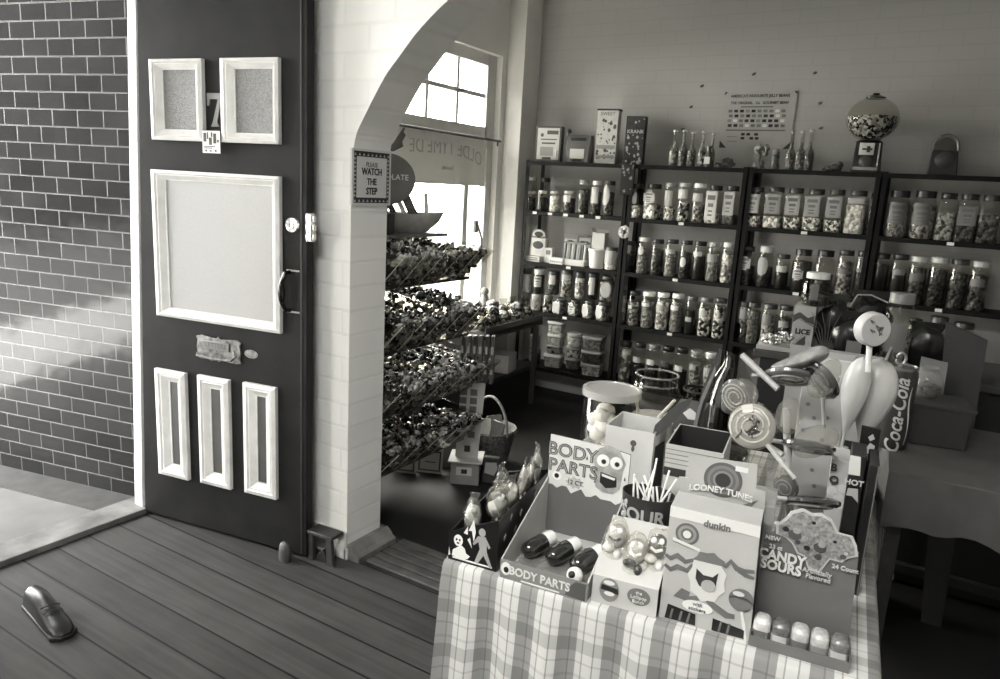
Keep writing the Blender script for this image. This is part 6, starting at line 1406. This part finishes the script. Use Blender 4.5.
for k in range(9):
    p0 = Vector((R0.uniform(-.4, .2), 0, R0.uniform(-.3, .3)))*r_; pts = [p0+Vector((R0.uniform(-.25, .3)*j*r_*.5, -.012-.0005*k, R0.uniform(-.25, .2)*j*r_*.5)) for j in range(4)]
    s.tube(pts, .0028, 5, M=M, flat=.5)
T.part('printed_tangle', s, mat(.25, .4), kind='stuff')
s = MB(); s.box(-.012, .012, -.0135, -.0115, r_*.62, r_*.95, M @ rot('Y', -20)); T.part('price_sticker', s, WHITE, smooth=False)
s = MB(); s.lathe([(0, -.022), (r_*1.04, -.014), (r_*1.08, 0), (r_*1.0, .014), (0, .022)], 30, M @ rot('X', 90)); T.part('cellophane', s, clear(.96, 1, .05, bump=.5, bscale=25))
dk1 = mat(.2, .12, coat=1); 
lolly('giant_lollipop', 'ring-striped glossy giant lollipop behind the nearest pale one', 737, 396, .42, 19, -25, 10, -60, .05, mat(.35, .12, coat=1), mat(.75, .15), n_=3)
lolly('giant_lollipop', 'dark glossy giant lollipop lying tilted under the paper cone', 790, 376, .50, 27, 10, 62, 200, .03, mat(.4, .15, coat=1), mat(.7, .15), n_=2)
T, r_, M = lolly('giant_lollipop', 'dark oval glossy lollipop standing edge-on right of the cone', 822, 380, .46, 24, -48, 30, -110, .12, mat(.13, .08, coat=1), mat(.3, .1), n_=1.5)
T, r_, M = lolly('giant_lollipop', 'dark flat lollipop with white square sticker, in front of dotted carton', 808, 446, .40, 29, 4, 68, 185, .02, mat(.22, .1, coat=1), mat(.5, .12), n_=2)
s = MB(); s.box(-.016, .012, -.013, -.0105, -.014, .022, M); T.part('price_sticker', s, WHITE, smooth=False)
lolly('giant_lollipop', 'long dark flat lollipop above the CANDY SOURS header', 812, 502, .26, 30, 18, 64, 170, .02, mat(.24, .1, coat=1), mat(.55, .12), n_=1.6)
lolly('giant_lollipop', 'small dark glossy lollipop low beside the stepped carton', 786, 487, .30, 14, -20, 5, -92, .22, mat(.3, .12, coat=1), mat(.6, .15), n_=2)
# stick of the ring lollipop crossing above
def rod2(name, label, cat, a, b_, va, vb, r_, v_, r2=None):
    A = TB.v(a[0], a[1], va); B = TB.v(b_[0], b_[1], vb)
    T = Thing(name, label, cat, TB, B.x, B.y, B.z); s = MB(); s.tube([(A.x-B.x, A.y-B.y, A.z-B.z), (0, 0, 0)], r_, 10, r2=r2); T.part('stick', s, mat(v_, .35)); return T
rod2('lollipop_stick', 'thick pale lollipop stick slanting over the large clear jar', 'lollipop stick', (742, 355), (778, 389), .5, .46, .008, .66)
rod2('lollipop_stick', 'pale lollipop stick slanting right below the nearest swirled lollipop', 'lollipop stick', (766, 444), (783, 455), .34, .32, .006, .7)
rod2('lollipop_stick', 'upright twisted pale stick in front of the dotted carton', 'lollipop stick', (786, 408), (792, 575), .40, .34, .008, .7)
# cellophane-wrapped bundles among them
def cello(name, label, pts, v, dep=.03, m=None, z0=None):
    c_ = TB.v(sum(p[0] for p in pts)/len(pts), sum(p[1] for p in pts)/len(pts), v)
    T = Thing(name, label, 'wrapper', TB, c_.x, v, c_.z); P2 = T.pl(pts); n = len(P2)
    s = MB(); R1 = random.Random(len(pts)*7+int(pts[0][0]))
    vs = [(x, -.0, z) for x, z in P2]; mid = [(x*.55+R1.uniform(-.004, .004), -dep*R1.uniform(.6, 1.2), z*.55+R1.uniform(-.004, .004)) for x, z in P2]; bk2 = [(x*.6, dep*.5, z*.6) for x, z in P2]
    allv = vs+mid+bk2+[(0, -dep*1.1, 0), (0, dep*.6, 0)]
    f = []
    for k in range(n):
        k2 = (k+1) % n; f += [(k, k2, n+k2), (k, n+k2, n+k), (n+k, n+k2, 3*n), (k2, k, 2*n+k), (k2, 2*n+k, 2*n+k2), (2*n+k2, 2*n+k, 3*n+1)]
    s.add(allv, f); o = T.part('film', s, m or clear(.93, 1, .07, bump=.8, bscale=22, base=.12, basev=.8)); md = o.modifiers.new('smooth', 'SUBSURF'); md.levels = 2; md.render_levels = 2; return T
cello('cellophane_cone', 'crinkled cellophane cone flaring above the tilted giant lollipop', [(762, 368), (785, 358), (808, 348), (826, 341), (836, 352), (826, 363), (800, 371), (775, 373)], .48, .04, mat(.5, .25, noise=.1, nscale=25))
cello('cellophane_wrap', 'crumpled clear wrap around the ring-striped giant lollipop', [(716, 410), (722, 384), (738, 374), (757, 380), (764, 398), (750, 412), (728, 418)], .38, .03)
cello('cellophane_wrap', 'creased shiny wrap beside the upright twisted stick', [(776, 400), (795, 392), (806, 410), (800, 432), (786, 440), (772, 426)], .38, .03)
cello('cellophane_wrap', 'crumpled shiny wrap low behind the stepped carton', [(762, 470), (780, 462), (800, 475), (797, 500), (778, 510), (762, 498)], .28, .03)
cello('cellophane_wrap', 'loose clear wrap hanging over the flat stickered lollipop', [(790, 432), (820, 420), (846, 428), (838, 450), (812, 462), (788, 458)], .36, .03)
cello('cellophane_wrap', 'clear wrap over the dark edge-on lollipop', [(800, 392), (815, 366), (838, 352), (846, 366), (838, 392), (816, 404)], .42, .03)
t = Thing('small_glass_jar', 'small ribbed clear jar under the nearest giant lollipop', 'jar', TB, TB.v(754, 470, .3).x, .31, ZC0)
zt = t.p(754, 455)[1]; s = MB(); pr = [(.026, 0), (.028, zt-.05)]
for k in range(6): pr += [(.028, zt-.045+k*.007), (.025, zt-.0415+k*.007)]
s.lathe(pr, 22, cap=False); t.part('glass_body', s, clear(.93, 1, .05, base=.1)); s = MB(); s.lathe([(0, .003), (.024, .004), (.024, zt*.6), (0, zt*.62)], 18, cap=False); t.part('sweets', s, C['dark'], kind='stuff')
# ---- pale teardrop holders and the flat round lolly
def teardrop(label, cx, top, bot, hwpx, v, dep=.06, v_=.74):
    c_ = TB.v(cx, (top+bot)/2, v); T = Thing('teardrop_balloon', label, 'balloon', TB, c_.x, v, c_.z, 'pale teardrop balloons'); zt = T.p(cx, top)[1]; zb = T.p(cx, bot)[1]; R_ = (T.p(cx+hwpx, (top+bot)/2)[0])
    H_ = zt-zb; pr = []
    for k in range(21):
        f = k/20; w = math.sin(math.pi*min(1, f**.9))**.75 if f < .96 else .12; w = (math.sin(math.pi*f**.62)) ; w = max(w, .05); pr.append((R_*w, zb+H_*f))
    # wide at the top, drawn to a point at the bottom
    pr = [(R_*max(.07, math.sin(math.pi*f**1.9))**.85 if f < .5**(1/1.9) else R_*(max(0.0, math.sin(math.pi*f**1.9)))**.55, zb+H_*f) for f in [k/24 for k in range(25)]]
    s = MB(); s.lathe([(max(r, 0.0), z) for r, z in pr], 28, asp=dep/R_ if R_ > dep else .9, M=rot('Y', 4)); T.part('body', s, mat(v_, .3)); return T, zb, R_
T, zb, R_ = teardrop('pale teardrop-shaped balloon, slimmer left one of the pair', 852, 355, 452, 15, .60)
s = MB(); s.tube([(0, 0, zb+.01), (0, 0, zb-.03)], .008, 8); T.part('neck', s, mat(.7, .4))
T, zb, R_ = teardrop('large pale teardrop-shaped balloon, right of the slimmer one', 870, 356, 462, 23.5, .66)
s = MB(); s.tube([(-.002, 0, zb+.01), (-.01, 0, zb-.06)], .012, 8); T.part('neck', s, mat(.7, .4))
c_ = TB.v(872, 329, .56); T = Thing('flat_lollipop', 'upright flat round white lollipop with dark print above the balloons', 'lollipop', TB, c_.x, .56, c_.z)
r_ = T.p(886, 329)[0]; M = rot('Z', 34)
s = MB(); s.lathe([(0, -.016), (r_*1.28, -.016), (r_*1.4, -.01), (r_*1.4, .01), (r_*1.28, .016), (0, .016)], 34, M @ rot('Y', 14) @ rot('X', 90)); d_ = T.part('sweet_disc', s, mat(.7, .35))
s = MB()
R0 = random.Random(77)
for k in range(7): x, z = R0.uniform(-.5, .5)*r_, R0.uniform(-.6, .6)*r_; s.tube([(x, -.0172, z), (x+R0.uniform(-.3, .3)*r_, -.0172, z+.3*r_), (x+.2*r_, -.0172, z+.1*r_)], .0025, 5, M=M, flat=.3)
T.part('dark_print', s, mat(.3, .5), d_, kind='stuff')
b3 = T.p(868, 372); s = MB(); s.tube([(0, 0, -r_*1.3), (b3[0], 0, b3[1])], .0065, 8); T.part('stick', s, mat(.85, .4))
# ================================================================== RIGHT SIDE TABLE AND BACK COUNTER
zr = .84
t = Thing('side_table', 'table under a plain grey cloth, right of the sweets table', 'table', W, .42, 2.80, 0, rz=4)
s = MB(); s.box(-.5, .55, -.38, .3, .80, .828); t.part('tabletop', s, DKW)
for sx_ in (-.46, .5):
    for sy in (-.34, .26): s = MB(); s.box(sx_-.02, sx_+.02, sy-.02, sy+.02, 0, .8); t.part('leg', s, DKW)
s = MB()
loop = [(-.5+1.05*k/30, -.38, 0, -1) for k in range(30)]+[(.55, -.38+.68*k/20, 1, 0) for k in range(20)]+[(.55-1.05*k/30, .3, 0, 1) for k in range(30)]+[(-.5, .3-.68*k/20, -1, 0) for k in range(20)]
nl = len(loop); vs = []
levels = [(0, .833), (.004, .829), (.3, .78), (.7, .72), (1, .66)]
for lv, z in levels:
    for k, (x, y, nx, ny) in enumerate(loop):
        o_ = .004+lv*.03*(.5+.5*math.sin(k*.8)) if lv else 0; zz = z
        if lv == 1: zz = z+.02*abs(math.sin(k*.7))
        vs.append((x+nx*o_, y+ny*o_, zz))
s.add(vs, [(i*nl+k, (i+1)*nl+k, (i+1)*nl+(k+1) % nl, i*nl+(k+1) % nl) for i in range(len(levels)-1) for k in range(nl)]+[tuple(range(nl))])
o = s.build('grey_cloth', mat(.27, .8, noise=.02)); o.location = (.42, 2.80, 0); o.rotation_euler = (0, 0, math.radians(4)); tag(o, 'plain grey cloth with scalloped edge on the right-hand side table', 'tablecloth')
c_ = onz(889, 446, .834)
t = Thing('lettered_tin', 'tall dark can-shaped tin with white script lettering and ring pull', 'tin', W, c_.x, c_.y, .834, rz=20)
pa = t.p(880, 400); pb_ = t.p(913, 404); R_ = (pb_[0]-pa[0])/2; H_ = t.p(897, 365)[1]
s = MB(); s.lathe([(R_*.86, 0), (R_*.98, .012), (R_, .02), (R_, H_*.9), (R_*.9, H_*.97)], 32); cn = t.part('can_body', s, mat(.17, .3))
s = MB(); s.lathe([(R_*.88, H_*.955), (R_*.93, H_*.96), (R_*.94, H_*.995), (R_*.9, H_), (R_*.86, H_*.985), (0, H_*.985)], 32); t.part('rim_lid', s, mat(.5, .25, metal=.6))
s = MB(); s.tube([(.014*math.cos(a_), .0, H_+.022+.018*math.sin(a_)) for a_ in [2*math.pi*k/16 for k in range(17)]], .0045, 6, M=tr(-.008, 0, 0)); s.box(-.014, -.002, -.003, .003, H_*.985, H_+.008); t.part('ring_pull', s, mat(.6, .3, metal=.4))
me = t.text('Coca-Cola', 0, 0, 0, R_*1.25, mat(.88, .5), parent=cn, bold=.0012, sx=.92)
for v in me.data.vertices: v.co.x += .28*v.co.z
fine(me.data)
for v in me.data.vertices:
    x, y, z = v.co; zz_ = H_*.44+x*1.0; lat = -z-.0; an = lat/R_-.15; v.co = (R_*1.01*math.sin(an)+.0, -R_*1.01*math.cos(an), zz_)
s = MB(); L_ = []
for k in range(13): f = k/12; L_.append((-.55*R_+.12*R_*math.sin(f*6), H_*.08+f*H_*.7))
vs = []
for k, (x, z) in enumerate(L_):
    for dx in (-.035, .035): an = (x+R_*1.1)/R_+dx*(1-abs(k-6)/8)*2; vs.append((R_*1.008*math.sin(an), -R_*1.008*math.cos(an), z))
s.add(vs, [(2*k, 2*k+1, 2*k+3, 2*k+2) for k in range(12)]); t.part('printed_swoosh', s, mat(.85, .5), cn)
def sbox(name, label, cat, x0, x1, y0, y1, z0, z1, v_, rz=0, **k):
    T = Thing(name, label, cat, W, (x0+x1)/2, (y0+y1)/2, z0, None, rz); s = MB(); hx, hy = (x1-x0)/2, (y1-y0)/2; s.box(-hx, hx, -hy, hy, 0, z1-z0); T.part('body', s, mat(v_, .5, **k), bevel=.003); return T
c_ = onz(925, 447, .834); T = sbox('dark_box', 'plain dark grey box on the grey-clothed side table', 'box', c_.x-.085, c_.x+.10, c_.y+.02, c_.y+.2, .835, .965, .16, rz=10)
s = MB(); s.box(-.095, .105, -.095, .1, .13, .138); T.part('lid', s, mat(.2, .5), smooth=False)
c_ = onz(914, 400, .974); t = Thing('small_globe_jar', 'small cloudy round jar on the dark grey box', 'jar', W, c_.x+.03, c_.y+.08, .9735)
s = MB(); s.lathe([(.03, 0), (.046, .02), (.05, .05), (.042, .08), (.028, .095), (.03, .105)], 22, cap=False); t.part('glass_body', s, clear(.85, 1, .05, base=.15)); s = MB(); s.lathe([(0, .003), (.036, .01), (.044, .04), (0, .06)], 18, cap=False); t.part('sweets', s, C['dark'], kind='stuff')
# back counter
ZK = .93
t = Thing('back_counter', 'dark counter behind the table crowded with jars, bags and cartons', 'counter', W, .05, 3.72, 0)
s = MB(); s.box(-.75, .75, -.28, .28, ZK-.03, ZK); t.part('worktop', s, mat(.25, .5), bevel=.003); s = MB(); s.box(-.72, .74, -.25, .26, 0, ZK-.03); t.part('base', s, mat(.1, .6)); s = MB(); s.box(-.74, .74, -.285, -.25, .05, .09); t.part('kickboard', s, mat(.2, .5), smooth=False)
def atk(px, py, y=3.55): q = ony(px, py, y); return q
a = onz(763, 357, ZK); b2 = onz(797, 361, ZK)
t = Thing('sweets_tray', 'shallow pale tray of silver-wrapped sweets on the back counter', 'tray', W, -.58, 3.53, ZK+.0005, rz=6)
s = MB(); s.box(-.12, .1, -.05, .07, 0, .02); t.part('tray_body', s, mat(.68, .5), bevel=.002)
s = MB(); R0 = random.Random(14)
for k in range(80):
    x = R0.uniform(-.105, .09); s.ell((x, R0.uniform(-.04, .06), .026+R0.uniform(0, .055)*(1+x*5)), .0115, .01, .009, 6, 4, jit=.25)
o = s.build('foil_sweets', mat(.7, .2, metal=.5, noise=.2, nscale=60), smooth=False); o.location = t.o.location; o.rotation_euler = t.o.rotation_euler; tag(o, 'pile of silver foil sweets heaped in the shallow pale tray', 'sweets', None, 'stuff')
c_ = atk(802, 335, 3.52); zt = ony(805, 306, 3.52).z
t = Thing('licorice_carton', 'pale carton lettered LICE... with dark wavy picture, on the back counter', 'box', W, c_.x, 3.52, ZK+.0005, rz=4)
t.o['label'] = 'pale lettered carton with dark wavy picture on the back counter'
a = t.p(793, 320); b2 = t.p(814, 323); w_ = b2[0]-a[0]; H_ = zt-ZK
s = MB(); s.box(-w_/2, w_/2, 0, .14, 0, H_); cc = t.part('carton', s, mat(.68, .5), smooth=False, bevel=.002)
P_ = t.pl([(793, 315), (800, 312), (808, 318), (814, 316), (814, 325), (806, 322), (800, 318), (793, 322)]); blob(t, cc, P_, mat(.3, .5), -.001, 'printed_wave')
t.text('LICE', 0, -.0015, t.p(803, 332)[1], w_*.36, mat(.1, .5), parent=cc, bold=.0015)
zj = ZK+H_+.001
t_ = jar('wide clear jar with white lid standing on the pale lettered carton', t.fr.wld(.03, .06, 0).x, t.fr.wld(.03, .06, 0).y, zj, .128, ony(816, 272, 3.6).z-zj, 'apoth', .88, 'dark', .35, (.5, .2, .66, 16, 'plain'), glass=clear(.95, 1, .04))
c_ = atk(900, 330, 3.55); 
jar('tall wide clear jar with pale crumpled label, right end of back counter', atk(899, 320, 3.58).x, 3.58, ZK+.001, .125, ony(899, 293, 3.58).z-ZK, 'apoth', .55, 'mid', .5, (.6, .2, .6, 40, 'plain'), glass=clear(.95, 1, .04))
def bagk(name, label, px, py, y, w, h, d, v_, extra=None, z0=ZK+.001):
    q = ony(px, py, y); T = Thing(name, label, 'bag', W, q.x, y, z0); s = MB(); s.ell((0, 0, h*.45), w/2, d/2, h*.45, 12, 8, jit=.13); s.prism([(-w*.3, 0, h*.8), (w*.3, 0, h*.8), (w*.42, 0, h*1.02), (-w*.4, 0, h)], (0, .006, 0)); T.part('bag_body', s, mat(v_, .25, noise=.03)); return T
T = bagk('black_sweet_bag', 'shiny black bag with grey label panel on the back counter', 852, 340, 3.5, .16, .22, .1, .09); s = MB(); s.box(-.015, .045, -.056, -.05, .03, .10); T.part('label_panel', s, mat(.5, .5), smooth=False)
T = bagk('black_sweet_bag', 'black bag with bright creased top edge behind the labelled bag', 868, 320, 3.68, .2, .3, .1, .08); s = MB(); s.tube([(-.08, -.03, .22), (-.055, -.03, .28), (.0, -.03, .285), (.07, -.03, .26)], .004, 6); T.part('shiny_crease', s, mat(.7, .2, metal=.3))
T = bagk('dark_sweet_bag', 'dark crumpled bag beside the lettered carton on the back counter', 832, 325, 3.66, .15, .27, .1, .14)
T = bagk('dark_sweet_bag', 'dark bag at the far right of the back counter', 925, 340, 3.6, .18, .2, .1, .1)
# leafy grass-like strands
T = Thing('grass_sprig', 'dark spiky sprig beside the lettered carton', 'decoration', W, ony(828, 335, 3.5).x, 3.5, ZK+.001)
for k in range(9):
    a_ = -1.0+k*.25; s = MB(); s.tube([(0, 0, 0), (.06*a_, 0, .13), (.16*a_, 0, .22-.05*abs(a_))], .004, 5, r2=.0008); T.part('blade', s, mat(.28, .5))
s = MB(); s.lathe([(.03, 0), (.034, .05), (.0, .05)], 12); T.part('pot', s, mat(.3, .5))
# cartons with wedge sides between counter and table
T = Thing('wedge_box', 'open pale wedge-sided box with dark inside behind the lollipops', 'box', W, ony(830, 365, 3.0).x, 3.0, 0)
zt = ony(830, 350, 3.0).z
s = MB(); s.box(-.16, .2, 0, .3, 0, .72); T.part('crate', s, mat(.12, .6)); s = MB(); s.box(-.15, .19, .0, .012, .72, zt); s.prism([(-.15, .012, .72), (-.15, .28, .72), (-.15, .28, zt), (-.15, .012, zt)], (.01, 0, 0)); s.prism([(.18, .012, .72), (.18, .28, .72), (.18, .28, zt), (.18, .012, zt)], (.01, 0, 0)); T.part('open_top', s, mat(.62, .5), smooth=False)
T = Thing('slanting_board', 'dark board slanting down behind the ring-pull tin', 'board', W, .15, 3.15, 0)
s = MB(); s.prism([(-.02, 0, 0), (.05, 0, 0), (.02, 0, 1.15), (-.12, 0, 1.2)], (0, .02, 0)); T.part('board', s, mat(.18, .5), smooth=False)
c_ = onz(935, 395, .834)
T = Thing('pale_price_card', 'grey card sheet leaning behind the dark grey box', 'card', W, ony(932, 370, 2.98).x, 2.95, .8345)
s = MB(); s.prism([(-.04, 0, 0), (.05, 0, 0), (.045, .05, .24), (-.04, .05, .25)], (0, .004, 0)); T.part('card', s, mat(.36, .5), smooth=False)
# ================================================================== LIGHT
wd = bpy.data.worlds.new('daylight'); SC.world = wd; wd.use_nodes = True
bg = wd.node_tree.nodes['Background']; bg.inputs[0].default_value = (1, .995, .98, 1); bg.inputs[1].default_value = 11.5
def area(name, loc, size, sizey, energy, direction, portal=False):
    l = bpy.data.lights.new(name, 'AREA'); l.shape = 'RECTANGLE'; l.size = size; l.size_y = sizey; l.energy = energy; l.color = (1, .995, .98)
    o = bpy.data.objects.new(name, l); COL.objects.link(o); o.location = loc
    o.rotation_euler = Vector(direction).to_track_quat('-Z', 'Y').to_euler()
    if portal: l.cycles.is_portal = True
    return o
area('portal_display_window', (XF-.2, 3.9, 1.57), 1.9, 1.95, 1, (1, 0, 0), True)
area('portal_doorway', (XF-.2, 1.45, 1.25), .95, 2.5, 1, (1, 0, 0), True)
area('fill_behind_camera', (XF+.02, -.9, 1.65), 2.7, 2.1, 12, (1, .12, -.12))  # unseen fill lamp added inside the window opening behind the camera
# fill lamp added to brighten the front room, unseen behind the camera
lp = Thing('fill_lamp', 'unseen added fill lamp, long and white, over the front of the shop', 'fill lamp', W, -.6, -.3, 2.99)
s = MB(); s.box(-.7, .7, -.08, .08, .02, .1); lp.part('housing', s, WHITE, bevel=.004)
s = MB(); s.tube([(-.66, 0, 0), (.66, 0, 0)], .02, 12); lp.part('tube', s, emit(1, 6))
area('fill_lamp_light', (-.6, -.3, 2.96), 1.3, .12, 46, (0, .0, -1))
l = bpy.data.lights.new('sun', 'SUN'); l.energy = 5; l.angle = .01; l.color = (1, .99, .97); o = bpy.data.objects.new('sun', l); COL.objects.link(o); o.rotation_euler = Vector((-.15, -.3, -.94)).to_track_quat('-Z', 'Y').to_euler()
SC.view_settings.exposure = 1.12
